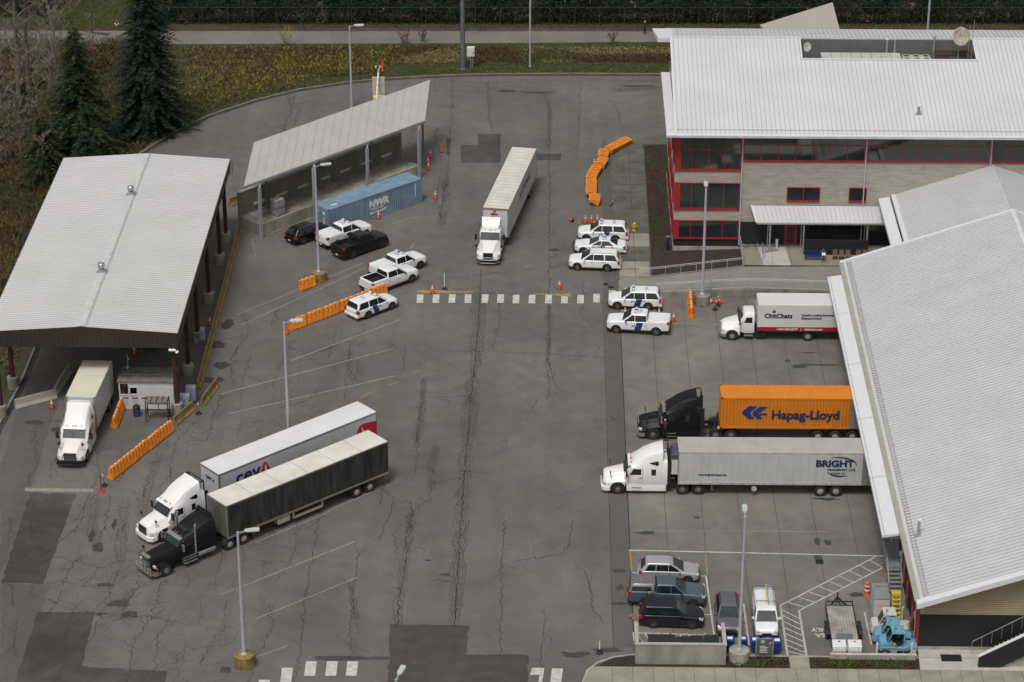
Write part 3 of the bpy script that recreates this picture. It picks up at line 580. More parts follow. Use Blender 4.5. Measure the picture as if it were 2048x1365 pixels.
text('cev',.62,NAVYT,tB,(.025,-.55,3.1),(R(90),0,R(90)),bold=.012); m=MB(); m.poly([(.028,.4,3.1),(.028,.56,3.45),(.028,.7,3.1)]); m.build('red_mark',REDT,tB)
aB=fB+fwd(hB)*5.35+lft(hB)*(-.05)
T1=tractor('white aerodynamic sleeper tractor pulling the long white lettered trailer, behind the dark classic tractor',aB,hB,WHITE2,'aero')
# C: classic dark tractor with curtain side trailer
hC=222.2; fC=Vector((-22.48,-36.84,0))
CURT=M('grimy_black_curtain',(.05,.05,.049),.6,c2=(.005,.005,.005),scale=2.2,streak=5,fine=.3)
tC=box_trailer('curtain_trailer','curtain side trailer with grimy black sides and a cream roof behind the dark classic tractor','trailer',fC,hC,L=16.15,side=CURT,roof=TANP,rear=M('weathered_grey_frame',(.2,.19,.165),.6,var=.2),axles=(-12.9,-14.25),ribs=2.6,seam=M('dark_curtain_seam',(.02,.02,.02),.7),group='trailers')
m=MB()
for k in range(1,6): m.box(-k*2.69-.015,-k*2.69+.015,-1.22,1.22,4.118,4.125)
m.build('roof_seams',M('tan_seam',(.25,.22,.18),.8),tC)
m=MB(); m.box(.0,.012,-1.28,1.28,1.2,3.95); m.build('front_wall',M('grimy_grey_front',(.11,.105,.09),.6,var=.25,streak=4),tC)
m=MB(); m.box(-9.4,-6.4,1.0,1.3,.5,.62); m.box(-9.4,-9.3,1.2,1.3,.5,1.1); m.box(-6.5,-6.4,1.2,1.3,.5,1.1); m.build('side_guard',M('wood_side_guard',(.3,.27,.2),.7),tC)
m=MB(); m.box(-6.1,-4.9,.7,1.28,.5,1.02); m.build('tool_box',M('cream_box',(.36,.34,.28),.5),tC,bevel=.03)
aC=fC+fwd(hC)*5.75
tractor('dark classic long nose tractor with chrome bull bar, twin chrome stacks and side tanks',aC,hC,BLACKT,'classic',drives=(-6.0,-7.35),cabend=-4.75,chrome=True,bull='chrome')
# G: white tractor and reefer trailer at the dock
GY=-27.05
TSIDE=M('reefer_side',(.5,.51,.49),.45,var=.08,scale=.7)
tG=box_trailer('reefer_trailer','long white refrigerated trailer with blue lettering backed up to the loading dock','trailer',(14.05,GY,0),180.3,L=16.15,side=TSIDE,roof=M('grey_reefer_roof',(.38,.365,.35),.6,var=.08,scale=.7),rear=M('worn_white_rail',(.42,.41,.38),.5,var=.2),axles=(-11.6,-12.88),ribs=.61)
m=MB()
for k in range(17): m.box(-16.1,-.1,1.305,1.312,1.45+k*.145,1.456+k*.145)
for k in range(18): m.box(-.9-k*.85-.18,-.9-k*.85,1.326,1.33,1.17,1.23)
m.build('side_corrugation',M('side_lines',(.35,.34,.32),.6),tG)
m=MB()
for k in range(18): m.box(-.9-k*.85-.14,-.9-k*.85,1.332,1.336,1.17,1.22)
m.build('reflective_tape',REDT,tG)
m=MB()
for k in range(15): m.box(-1-k*1.02-.02,-1-k*1.02+.02,-1.24,1.24,4.12,4.126)
m.build('roof_seams',M('roof_seam_light',(.42,.4,.38),.6),tG)
sidetext(tG,'BRIGHT',.82,-11.1,1.335,2.85,NAVYT,1,bold=.035,sx=1.08)
sidetext(tG,'TRANSPORT LTD.',.3,-12.05,1.335,2.45,NAVYT,1,bold=.008,sx=.98)
sidetext(tG,'SURREY, BC',.22,-12.4,1.335,2.14,NAVYT,1,bold=.005)
sidetext(tG,'www.brighttransport.ca',.24,-1.6,1.335,1.95,NAVYT,1,bold=.01)
m=MB(); 
def arc(m,cx,cz,rx,rz,a0,a1,w,y):
    n=18; pts=[]
    for i in range(n+1):
        a=R(a0+(a1-a0)*i/n); ww=w*math.sin(math.pi*i/n)+.01; pts.append(((cx+rx*math.cos(a),y,cz+rz*math.sin(a)),(cx+(rx-ww)*math.cos(a),y,cz+(rz-ww)*math.sin(a))))
    for (a,b),(c,d) in zip(pts,pts[1:]): m.poly([a,b,d,c])
arc(m,-13.0,2.95,1.45,.8,60,185,.12,1.336); m.build('swoosh_logo',NAVYT,tG); m=MB()
arc(m,-13.1,2.6,1.1,.7,230,345,.12,1.336); m.build('swoosh_logo',NAVYT,tG)
m=MB(); m.loft([[(x,y,z) for y,z in ((-.95,1.9+a),(.95,1.9+a),(1.0,2.6),(1.0,3.75-b),(-1.0,3.75-b),(-1.0,2.6))] for x,a,b in ((.04,0,0),(.45,.1,.1),(.62,.3,.4))]); m.build('reefer_unit',M('reefer_grey',(.07,.075,.1),.4),tG,smooth=30,bevel=.03)
m=MB(); m.box(.05,.55,.98,1.06,1.9,3.2); m.build('reefer_panel',M('reefer_white_panel',(.55,.54,.52),.4),tG)
m=MB(); m.box(-16.1,-14.9,1.33,1.38,1.2,3.95); m.build('open_rear_door',GREYPANEL,tG)
m=MB(); m.lathe([(.22,1.25),(.22,1.32),(.001,1.33)],(-6.2,0,.72),12,'Y'); m.build('round_cap',RIMW,tG)
T3=tractor('white aerodynamic sleeper tractor coupled to the refrigerated trailer at the dock',(9.15,GY+.12,0),180.3,WHITE2,'aero')
# F: black tractor with orange container
FY=-17.6
tractor('black aerodynamic sleeper tractor with its door open, in front of the orange container',(12.3,FY+.05,0),180.3,BLACKT,'aero',drives=(-5.3,-6.62),chrome=True)
def container(name,label,loc,head,paint,H=2.9,z=0.,L=12.19,doors=1,lk=None):
    """origin: front (doorless) end middle on its base; runs back along -X; doors at -X end"""
    t=thing(name,label,'shipping container',(loc[0],loc[1],z),R(head)); w=1.22
    def corr(m,s,amp=.05,p=.28):
        xs=[];x=-.12
        while x>-L+.12:
            xs+= [(x,0),(x-p*.3,0),(x-p*.5,-amp),(x-p*.8,-amp)]; x-=p
        for zz in (0,):
            pts=[(a,b) for a,b in xs if a>-L+.12]
            r0=[(a,s*(w+b-.01),.16) for a,b in pts]; r1=[(a,s*(w+b-.01),H-.1) for a,b in pts]
            m.loft([r0,r1],0,caps=False,closed=False)
    m=MB(); corr(m,1); corr(m,-1)
    ys=[];y=-w+.1
    rr=[]
    while y<w-.1: rr+=[(y,0),(y+.09,0),(y+.14,-.045),(y+.23,-.045)]; y+=.28
    m.loft([[(-.03+b,a,.16) for a,b in rr],[(-.03+b,a,H-.1) for a,b in rr]],0,caps=False,closed=False)
    m.build('corrugated_walls',paint,t,recalc=False)
    m=MB(); x=-.1; pr=[]
    while x>-L+.15: pr+=[(x,0),(x-.1,0),(x-.14,-.03),(x-.24,-.03)]; x-=.28
    m.loft([[(a,-w+.05,H-.01+b) for a,b in pr],[(a,w-.05,H-.01+b) for a,b in pr]],0,caps=False,closed=False); m.build('roof',paint,t,recalc=False)
    m=MB()
    for s in (1,-1):
        m.box(-L,0,s*w-.05,s*w+.0 if s>0 else -w+.05,H-.12,H) if s>0 else m.box(-L,0,-w,-w+.05,H-.12,H)
        m.box(-L,0,s*w-.06 if s>0 else -w,w if s>0 else -w+.06,0,.17)
        for x in (0,-L+.14): m.box(x-.14,x,s*w-.14 if s>0 else -w,w if s>0 else -w+.14,.0,H)
    m.box(-.1,0,-w,w,H-.1,H); m.box(-.1,0,-w,w,0,.16); m.box(-L,-L+.1,-w,w,H-.12,H); m.box(-L,-L+.1,-w,w,0,.14)
    m.build('frame',paint,t)
    m=MB()
    for x in (.004,-L+.16):
        for s in (1,-1):
            for zz in (-.002,H-.12): m.box(x-.165,x,s*w-.16 if s>0 else -w-.004,w+.004 if s>0 else -w+.16,zz,zz+.124)
    m.build('corner_castings',M('casting_'+paint.name,tuple(c*.5 for c in ((.15,.05,.02) if 'orange' in paint.name else (.1,.14,.18))),.7),t)
    if doors:
        for s in (1,-1):
            d=MB(); d.box(-L-.03,-L+.02,min(s*.02,s*(w-.12)),max(s*.02,s*(w-.12)),.14,H-.12)
            for k in range(4): d.box(-L-.05,-L-.03,min(s*.1,s*(w-.2)),max(s*.1,s*(w-.2)),.3+k*.6,.36+k*.6)
            dd=d.build('door',paint,t)
            b=MB()
            for yy in (.3,.85): b.tube((-L-.07,s*yy,.1),(-L-.07,s*yy,H-.08),.022)
            b.build('lock_bars',GALV,dd)
            b=MB(); b.box(-L-.06,-L-.05,min(s*.35,s*.7),max(s*.35,s*.7),H-.7,H-.4)
            for k in range(3): b.box(-L-.06,-L-.05,min(s*.4,s*.65),max(s*.4,s*.65),1.5-k*.28,1.6-k*.28)
            b.build('door_label',WHT,dd)
            b=MB(); b.box(-L-.062,-L-.052,min(s*.55,s*.75),max(s*.55,s*.75),1.0,1.15); b.box(-L-.062,-L-.052,min(s*.55,s*.75),max(s*.55,s*.75),.3,.45); b.build('warning_sticker',YELP,dd)
    else:
        m=MB(); m.box(-L+.02,-L+.05,-w+.05,w-.05,.1,H-.1); m.build('end_wall',DARK,t)
    return t
ORC=M('orange_container_paint',(.62,.2,.015),.5,var=.08,scale=.8)
BLC=M('blue_container_paint',(.19,.275,.35),.6,var=.14,scale=.9,c2=(.125,.19,.25),fine=.06)
o=container('shipping_container','orange forty foot shipping container with blue lettering on a chassis at the loading dock',(17.98,FY-.02),180.3,ORC,2.9,1.22,doors=0)
text('Hapag-Lloyd',1.15,NAVYT,o,(-4.25,1.235,.95),(R(90),0,R(180)),bold=.035,sx=1.0)
m=MB(); y=1.236
for dx in (0,):
    m.poly([(-1.75,y,1.55),(-2.35,y,2.15),(-3.1,y,2.15),(-2.45,y,1.55)]); m.poly([(-1.75,y,1.53),(-2.35,y,.93),(-2.85,y,.93),(-2.45,y,1.53)])
    m.poly([(-2.6,y,1.45),(-3.25,y,2.1),(-4.0,y,2.1),(-3.6,y,1.8),(-3.4,y,1.62),(-3.1,y,1.45)]); m.poly([(-2.6,y,1.43),(-3.1,y,.93),(-3.6,y,.93),(-3.3,y,1.25),(-3.95,y,1.3),(-3.85,y,1.5),(-3.3,y,1.43)])
m.build('arrow_emblem',M('logo_blue',(.012,.035,.2),.5),o)
m=MB(); m.box(-12.15,-10.95,1.25,1.3,.1,2.85); m.build('open_door',GREYPANEL,o)
# chassis
c=thing('container_chassis','black three axle container chassis under the orange container','trailer',(17.98,FY-.02,.012),R(180.3),'trailers')
m=MB()
for s in (1,-1): m.box(-12.1,.2,s*.4-.08,s*.4+.08,.9,1.17)
for x in (-.1,-3,-6,-9,-12): m.box(x-.08,x+.08,-1.2,1.2,1.05,1.19)
m.build('main_frame',BLK,c); m=MB(); m.box(.02,.2,-1.2,1.2,1.0,1.5); m.build('front_bolster',BLK,c)
m=MB()
for s in (1,-1): m.box(.02,.24,s*1.22-.12,s*1.22+.12,1.2,1.4)
m.build('bolster_ends',YELP,c)
for s in (1,-1):
    for x in (-8.3,-9.75,-11.2): add_wheel(c,x,s*.95,.5,.56,RIMW,8,.52)
    m=MB(); m.bar((-3.2,s*.7,1.0),(-3.2,s*.7,.3),.12); m.build('landing_leg',BLK,c)
# blue container beside platform
hN=43.0
nf=at(843,350,2.59); 
cN=Vector((-9.45,33.62,0))
o=container('shipping_container','weathered blue forty foot shipping container with white lettering standing by the loading platform',(-9.76-.682*1.22,32.0+.731*1.22),hN,BLC,2.6,.012)
NW=M('pale_lettering',(.66,.67,.64),.6,var=.25,scale=3,fine=.2)
text('NWR',1.0,NW,o,(-7.05,-1.235,1.3),(R(90),0,0),bold=.07,sx=1.05,shear=.15); text('RENTAL UNIT',.27,NW,o,(-6.8,-1.235,.98),(R(90),0,0),bold=.015)
text('360-733-0107',.38,NW,o,(-7.0,-1.235,.55),(R(90),0,0),bold=.02,shear=.15)
m=MB(); m.box(-10.6,-10.2,-1.238,-1.232,.7,.95); m.box(-1.0,-.9,-1.238,-1.232,.9,2.3); m.build('side_label',NW,o)
m=MB(); m.box(-11.2,-10.5,-.6,-.35,2.6,2.63); m.build('roof_label',NW,o)
# D: day cab tractor with dry van
hD=-97.2
fD=Vector((-2.02,20.85,0))
tD=box_trailer('box_trailer','white dry van trailer with a beige roof rolling down the middle lane','trailer',fD,-99.3,L=16.15,side=M('van_white_side',(.56,.57,.58),.4,var=.05,scale=.6),roof=M('beige_van_roof',(.6,.57,.52),.7,var=.1,scale=.8),rear=ALU,axles=(-12.7,-14.0))
m=MB()
for k in range(20): m.box(-.7-k*.78-.012,-.7-k*.78+.012,-1.25,1.25,4.12,4.126)
m.build('roof_seams',M('beige_seam',(.3,.26,.22),.7),tD)
m=MB(); m.box(-.1,.02,-1.29,1.29,4.09,4.14); m.build('rusty_edge',M('rusty_edge',(.26,.15,.08),.8,var=.3,scale=4),tD)
m=MB(); m.poly([(.03,-.55,3.55),(.03,-.25,3.7),(.03,.2,3.62),(.03,.35,3.5),(.03,-.3,3.4)]); m.poly([(.03,-.5,3.05),(.03,.45,2.98),(.03,.42,3.05),(.03,-.5,3.12)]); m.build('front_emblem',REDT,tD)
m=MB(); m.box(.02,.03,-.2,.05,3.78,3.92)
for k in range(6): m.box(.02,.03,-.45+k*.14,-.37+k*.14,3.15,3.3)
m.build('front_lettering',NAVYT,tD)
text('NATIONAL',1.2,M('muted_red_lettering',(.3,.06,.09),.6),tD,(-6.2,1.306,2.5),(R(90),0,R(180)),bold=.03)
def day_tractor(label,loc,head):
    t=thing('semi_tractor',label,'truck',(loc[0],loc[1],.012),R(head),'semi truck tractors')
    m=MB(); 
    for s in (1,-1): m.box(-5.6,.6,s*.43-.06,s*.43+.06,.75,1.0)
    m.build('chassis',BLK,t)
    H=[(1.25,.8,.42,.5,.9,1.2,.08),(1.1,1.02,.5,.42,.98,1.42,.1),(.8,1.14,.56,.42,1.02,1.5,.1),(.1,1.18,.66,.42,1.12,1.62,.1),(-.8,1.12,.82,.6,1.25,1.84,.1)]
    m=MB(); m.loft([tring(*h) for h in H]); hd=m.build('hood',[WHITE2,DARK],t,smooth=40)
    for s in (1,-1): arch(t,0,s,1.18,.52,.44,.1)
    S=[(-.72,1.0,.94,.95,1.4,1.84,.06),(-1.15,1.05,.94,.9,1.8,2.5,.06),(-1.25,1.05,.96,.9,2.38,2.65,.08),(-2.1,1.05,.96,.9,2.4,2.72,.1),(-2.15,1.04,.95,.95,1.9,2.65,.1)]
    m=MB(); m.loft([tring(*h) for h in S]); m.build('cab',WHITE2,t,smooth=42)
    m=MB(); m.loft([[(-1.3,-.72,2.7),(-1.3,.72,2.7),(-1.3,.7,2.74),(-1.3,-.7,2.74)],[(-1.5,-.85,2.7),(-1.5,.85,2.7),(-1.6,.83,3.1),(-1.6,-.83,3.1)],[(-2.0,-.95,2.7),(-2.0,.95,2.7),(-2.05,.9,3.55),(-2.05,-.9,3.55)],[(-2.3,-.98,2.7),(-2.3,.98,2.7),(-2.3,.93,3.6),(-2.3,-.93,3.6)]]); m.build('roof_fairing',WHITE2,t,smooth=50)
    m=MB(); m.poly([(-.68,-.94,1.88),(-.64,0,1.88),(-.68,.94,1.88),(-1.08,.9,2.5),(-1.05,0,2.5),(-1.08,-.9,2.5)]); m.build('windshield',WGLASS,t)
    m=MB(); m.obox((1.27,0,1.02),(.12,.95,.6)); m.build('grille',BLK,t,bevel=.04)
    m=MB(); gx=1.22; m.loft([[(gx-.55,-1.18,z),(gx-.1,-1.1,z),(gx+.14,-.7,z),(gx+.2,0,z),(gx+.14,.7,z),(gx-.1,1.1,z),(gx-.55,1.18,z),(gx-.4,0,z)] for z in (.38,.62)]); m.build('bumper',BLK,t)
    m=MB(); X=gx+.28; m.pipe([(X-.35,-1.15,.72),(X-.05,-.75,.6),(X,-.6,.66),(X,.6,.66),(X-.05,.75,.6),(X-.35,1.15,.72)],.035); m.pipe([(X-.4,-1.15,.38),(X,-.7,.34),(X,.7,.34),(X-.4,1.15,.38)],.035); m.pipe([(X,-.5,.66),(X-.02,-.42,.92),(X-.02,.42,.92),(X,.5,.66)],.035); m.build('bull_bar',ALU,t)
    m=MB()
    for k in (-.5,-.12,0,.12,.5): m.box(-1.25,-1.15,k-.03,k+.03,2.64,2.7)
    m.build('marker_lights',AMBER,t)
    for s in (1,-1):
        m=MB(); m.obox((.98,s*.92,.98),(.3,.34,.22),R(s*-35)); m.build('headlight',LENS,t,bevel=.03)
        m=MB(); m.poly([(-1.15,s*1.065,1.82),(-1.98,s*1.065,1.82),(-1.98,s*1.065,2.36),(-1.35,s*1.065,2.36)]); m.build('door_window',GLASS,t)
        m=MB(); m.box(-.95,-.8,s*1.38-.11,s*1.38+.11,1.75,2.35); m.bar((-1.1,s*1.05,1.9),(-.88,s*1.36,1.9),.04); m.bar((-1.1,s*1.05,2.25),(-.88,s*1.36,2.25),.04); m.build('mirror',BLK,t,bevel=.03)
        m=MB(); m.tube((.3,s*1.0,1.2),(.35,s*1.2,1.6),.02); m.obox((.35,s*1.22,1.66),(.1,.22,.24)); m.build('hood_mirror',BLK,t)
        m=MB(); m.tube((-1.3,s*.9,.7),(-2.9,s*.9,.7),.32,.32,14); m.build('fuel_tank',ALU,t,smooth=40)
        add_wheel(t,0,s*1.05,.52,.3,ALU,10,.5)
        for x in (-4.0,-5.3): add_wheel(t,x,s*.93,.52,.58,RIMW,10,.5)
    return t
day_tractor('white day cab tractor with black grille driving toward the upper crosswalk with its trailer',(-2.55,17.75),-94.0)
# E: medium box truck
def hino(label,loc,head):
    t=thing('box_truck',label,'truck',(loc[0],loc[1],.012),R(head),'box trucks')
    m=MB()
    for s in (1,-1): m.box(-8.6,.5,s*.42-.05,s*.42+.05,.7,.95)
    m.build('chassis',BLK,t)
    H=[(1.0,.78,.5,.45,.9,1.1,.08),(.9,.98,.62,.38,1.0,1.35,.1),(.55,1.08,.72,.36,1.05,1.5,.1),(-.2,1.12,.8,.36,1.12,1.68,.1),(-.7,1.1,.88,.5,1.2,1.8,.1)]
    m=MB(); m.loft([tring(*h) for h in H]); hd=m.build('hood',[WHITE2,DARK],t,smooth=40)
    for s in (1,-1): arch(t,0,s,1.12,.48,.4,.1)
    S=[(-.62,1.0,.92,.9,1.4,1.78,.06),(-1.0,1.04,.9,.75,1.8,2.45,.06),(-1.1,1.04,.92,.7,2.3,2.6,.08),(-1.9,1.04,.92,.7,2.35,2.66,.1),(-2.0,1.04,.92,.75,1.9,2.6,.1)]
    m=MB(); m.loft([tring(*h) for h in S]); m.build('cab',WHITE2,t,smooth=42)
    m=MB(); m.poly([(-.58,-.92,1.82),(-.54,0,1.82),(-.58,.92,1.82),(-.95,.86,2.45),(-.92,0,2.45),(-.95,-.86,2.45)]); m.build('windshield',WGLASS,t)
    m=MB(); m.obox((1.02,0,1.0),(.1,.9,.4)); m.build('grille',CHROME,t,bevel=.03)
    m=MB(); m.loft([[(.55,-1.12,z),(.95,-1.02,z),(1.14,-.6,z),(1.18,0,z),(1.14,.6,z),(.95,1.02,z),(.55,1.12,z),(.7,0,z)] for z in (.35,.62)]); m.build('bumper',ALU,t,smooth=40)
    L0,L1,zb,zt=-2.25,-10.2,1.05,3.75
    m=MB(); m.box(L1,L0,-1.28,1.28,zb,zt); bx=m.build('cargo_box',M('box_white',(.62,.62,.6),.4,var=.04,scale=.6),t,bevel=.1)
    m=MB(); m.box(L1,L0+.02,1.28,1.3,zb+.02,zb+.42); m.box(L1,L0+.02,-1.3,-1.28,zb+.02,zb+.42); m.build('red_band',M('dark_red_band',(.32,.012,.03),.45),t)
    text('ChitChats',.62,BLKT,t,(-2.85,1.31,2.4),(R(90),0,R(180)),bold=.02,sx=1.0)
    m=MB(); cx,cz=-3.72,3.02; pts=[(0,.22),(.06,.1),(.16,.14),(.13,.02),(.22,-.02),(.1,-.08),(.02,-.1),(0,-.16),(-.02,-.1),(-.1,-.08),(-.22,-.02),(-.13,.02),(-.16,.14),(-.06,.1)]
    m.poly([(cx+a,1.31,cz+b) for a,b in pts]); m.build('leaf_mark',REDT,t)
    text("Canada's Leading Ecommerce",.27,BLKT,t,(-6.2,1.31,2.62),(R(90),0,R(180)),bold=.008); text("Shipping Solution",.27,BLKT,t,(-6.2,1.31,2.3),(R(90),0,R(180)),bold=.008)
    text("1-844-842-8777   |   chitchats.com",.3,WHT,t,(-4.0,1.31,zb+.12),(R(90),0,R(180)),bold=.008)
    for s in (1,-1):
        m=MB(); m.poly([(-1.05,s*1.055,1.75),(-1.8,s*1.055,1.75),(-1.8,s*1.055,2.3),(-1.25,s*1.055,2.3)]); m.build('door_window',GLASS,t)
        m=MB(); m.box(-.72,-.58,s*1.35-.1,s*1.35+.1,1.7,2.2); m.bar((-1.0,s*1.0,1.8),(-.65,s*1.34,1.8),.035); m.build('mirror',BLK,t,bevel=.03)
        m=MB(); m.obox((.85,s*.85,.98),(.3,.3,.18),R(s*-30)); m.build('headlight',LENS,t,bevel=.03)
        m=MB(); m.box(-3.1,-2.1,s*.9-.22,s*.9+.22,.45,.8); m.build('fuel_tank',BLK,t,bevel=.04)
        m=MB(); m.box(-1.9,-1.1,min(s*.8,s*1.1),max(s*.8,s*1.1),.42,.48); m.build('steps',GREYPANEL,t)
        add_wheel(t,0,s*1.0,.48,.28,RIMW,8,.55); add_wheel(t,-6.9,s*.9,.48,.52,RIMW,8,.55)
    return t
hino('white straight truck with lettering and a dark red band along its box',(20.12,1.6),180)
# A: sleeper tractor body with short box
hA=-93.0
tA=tractor('white sleeper cab truck with black bull bar leaving the shed beside the booth',(-36.25,-23.3),hA,WHITE2,'aero',drives=(-9.0,),cabend=-3.5,bull='black',group='box trucks')
tA.name='box_truck'; tA['category']='truck'
for ch in list(tA.children):
    if ch.name.startswith(('side_extender','fifth_wheel','fairing_back')): bpy.data.objects.remove(ch)
m=MB(); m.box(-10.6,-3.75,-1.28,1.28,1.15,4.05); m.build('cargo_box',M('box_side_white',(.52,.52,.54),.45,var=.05,scale=.6),tA,bevel=.04)
m=MB(); m.box(-10.57,-3.78,-1.25,1.25,4.05,4.08); m.build('box_roof',M('cream_box_roof',(.62,.6,.48),.6,var=.05,scale=.6),tA)
m=MB(); m.box(-3.76,-3.72,-1.3,-1.1,1.15,4.1); m.box(-3.76,-3.72,1.1,1.3,1.15,4.1); m.box(-10.6,-3.74,-1.3,-1.27,1.13,1.22); m.box(-10.6,-3.74,1.27,1.3,1.13,1.22); m.build('corner_posts',ALU,tA)
# ================================================================ GROUND
GROUND=M('soil_grass',(.045,.05,.02),.95,c2=(.05,.035,.02),scale=.35,fine=.3)
ASPH=asphalt('yard_asphalt',(.128,.119,.11),.25,.17)
ASPH2=asphalt('strip_asphalt',(.103,.096,.09),.5,.1)
SLABM=asphalt('slab_concrete',(.157,.145,.127),0,.2)
ROADM=asphalt('road_asphalt',(.175,.16,.14),.3,.1)
def flat(name,pts,z,m,th=0,kind='structure'):
    mb=MB()
    if name=='asphalt_patch':
        q=[]; rj=random.Random(len(pts)+int(pts[0][0]*7))
        for a,b in zip(pts,list(pts[1:])+[pts[0]]):
            n=max(1,int(math.dist(a,b)/.5))
            for i in range(n): q.append((lerp(a[0],b[0],i/n)+rj.gauss(0,.05),lerp(a[1],b[1],i/n)+rj.gauss(0,.05)))
        pts=q
    if th: mb.prism([(p[0],p[1]) for p in pts],z-th,z)
    else: mb.poly([(p[0],p[1],z) for p in pts])
    o=mb.build(name,m,recalc=bool(th))
    if kind: o['kind']=kind
    return o
flat('ground',[(-500,-300),(500,-300),(500,500),(-500,500)],-.08,GROUND)
kerbp=[(70,69.55),(16.06,69.55),(6,69.5),(-2.66,69.2),(-7,68.9),(-10.7,68.4),(-15.2,67.6),(-19.76,66.35),(-25.23,63.9),(-29.87,60.4),(-34.53,55.6),(-38.06,49.9),(-40.5,44.5),(-42.2,38),(-43.1,30),(-43.3,15),(-43.3,-9.5),(-43.7,-17),(-44.5,-40),(-45.5,-70)]
flat('yard',[(70,-70)]+kerbp+[],0,ASPH)
def kerb(name,pts,w=.18,h=.13,m=None,z=0):
    mb=MB(); L=[]; n=len(pts)
    for i,p in enumerate(pts):
        a=Vector(pts[max(0,i-1)]).to_2d(); b=Vector(pts[min(n-1,i+1)]).to_2d(); d=(b-a).normalized(); q=Vector((-d.y,d.x)); p=Vector(p).to_2d()
        L.append([(p.x,p.y,z-.08),(p.x,p.y,z+h-.02),(p.x+q.x*.03,p.y+q.y*.03,z+h),(p.x+q.x*w,p.y+q.y*w,z+h),(p.x+q.x*w,p.y+q.y*w,z-.08)])
    mb.loft(L,0,True,True); return struct(name,mb,m or CONC)
KC=M('kerb_concrete',(.19,.18,.155),.88,var=.25,scale=1,fine=.12)
kerb('kerb',kerbp,-.2,m=KC)
gut=MB()
for a,b in zip(kerbp[1:-1],kerbp[2:]):
    d=Vector((b[0]-a[0],b[1]-a[1],0)).normalized(); q=Vector((d.y,-d.x,0))*-1
    A=Vector((a[0],a[1],.004)); B=Vector((b[0],b[1],.004)); gut.poly([A,B,B+q*.45,A+q*.45])
struct('gutter_stain',gut,M('gutter_dirt',(.045,.042,.036),.85,var=.4,scale=1.2,fine=.3),recalc=False)
flat('strip_asphalt',[(8.42,-51),(9.93,-51),(9.98,9.8),(10.1,46),(9.0,50),(8.6,46),(8.55,9)],.004,ASPH2)
flat('concrete_slab',[(9.95,-52.0),(70,-52.0),(70,9.0),(30,8.7),(14.3,10.3),(9.98,10.5)],.004,SLABM)
js=MB()
for k in range(8):
    x=9.98+k*2.98
    js.box(x-.016,x+.016,-51.9,9.3,.005,.008)
js.box(8.42,8.46,-51,9,.005,.009); js.box(9.94,10.02,-51,9.5,.006,.0095)
struct('slab_joints',js,CRACK)
flat('road',[(-110,80.3),(-61,78.4),(-3,80.1),(16,80.9),(110,83.5),(110,86.6),(16,84.7),(-3,84.3),(-30,83.8),(-61,83.4),(-110,82.5)],-.06,ROADM)
flat('road_dark_shoulder',[(-38,84.0),(-3,84.2),(16,84.55),(17,85.7),(-3,85.4),(-20,85.0)],-.055,TARPATCH)
flat('road_driveway_patch',[tuple(at(150,60,0))[:2],tuple(at(222,66,0))[:2],tuple(at(216,72,0))[:2],tuple(at(190,67,0))[:2],tuple(at(165,62,0))[:2]],-.054,TARPATCH)
# patches
for pts in ([(60,986),(152,988),(87,1168),(2,1166)],[(75,1224),(190,1224),(164,1333),(335,1342),(329,1365),(320,1385),(20,1385),(28,1365),(45,1320)],[(779,1249),(937,1251),(933,1309),(1056,1310),(1058,1390),(776,1390)],[(922,290),(957,290),(957,268),(1001,268),(1001,326),(921,326)],[(1050,308),(1124,308),(1122,321),(1050,321)],[(630,1312),(778,1313),(778,1320),(630,1321)],[(441,1334),(462,1334),(462,1346),(439,1346)],[(893,275),(901,275),(900,310),(892,310)]):
    flat('asphalt_patch',[tuple(at(x,y))[:2] for x,y in pts],.005,TARPATCH)
TAR2=asphalt('old_patch',(.1,.094,.088),.5,.12)
for pts in ([(0,940),(40,800),(118,800),(95,870),(60,986),(20,1100),(0,1150)],[(2,1168),(100,1170),(28,1390),(0,1390)]):
    flat('asphalt_patch',[tuple(at(x,y))[:2] for x,y in pts],.0035,TAR2)
# kerbed island and sidewalks on the right
SW=M('sidewalk_mossy',(.13,.125,.105),.9,c2=(.07,.068,.055),scale=.6,fine=.2)
SWL=M('sidewalk_light',(.27,.25,.2),.88,var=.18,scale=.8,fine=.12)
kr=[(16.5,50.9),(14.6,50.4),(12.4,49.0),(10.9,46.8),(10.0,44.4),(9.65,41),(9.6,30),(10.0,25),(9.85,13.4)]
flat('sidewalk',[(16.5,50.75),(14.6,50.25),(12.4,48.85),(11.0,46.7),(10.1,44.4),(9.75,41),(9.7,30),(10.08,24.2),(13.25,24.2),(13.3,47.6),(16.5,47.8)],.12,SW,.16)
flat('sidewalk',[(10.08,24.2),(10.1,21),(13.15,21),(13.2,24.2)],.121,SWL,.16); flat('sidewalk',[(10.08,17.5),(10.1,14),(12.95,14),(13.05,17.5)],.119,SWL,.16); flat('sidewalk',[(10.08,21),(10.08,17.5),(13.05,17.5),(13.15,21)],.12,SW,.16)
kerb('kerb',kr,.2,m=SW)
js=MB()
js.box(11.62,11.66,14,47,.121,.126)
for y in (15.7,17.5,21,24.2,27.3,30.4,33.5,36.6,39.7,42.8,45.9): js.box(10,13.2,y-.02,y+.02,.121,.127)
struct('sidewalk_joints',js,CRACK)
MULCH=M('bark_mulch',(.05,.03,.02),.95,c2=(.022,.014,.01),scale=2.5,fine=.45,bump=.5)
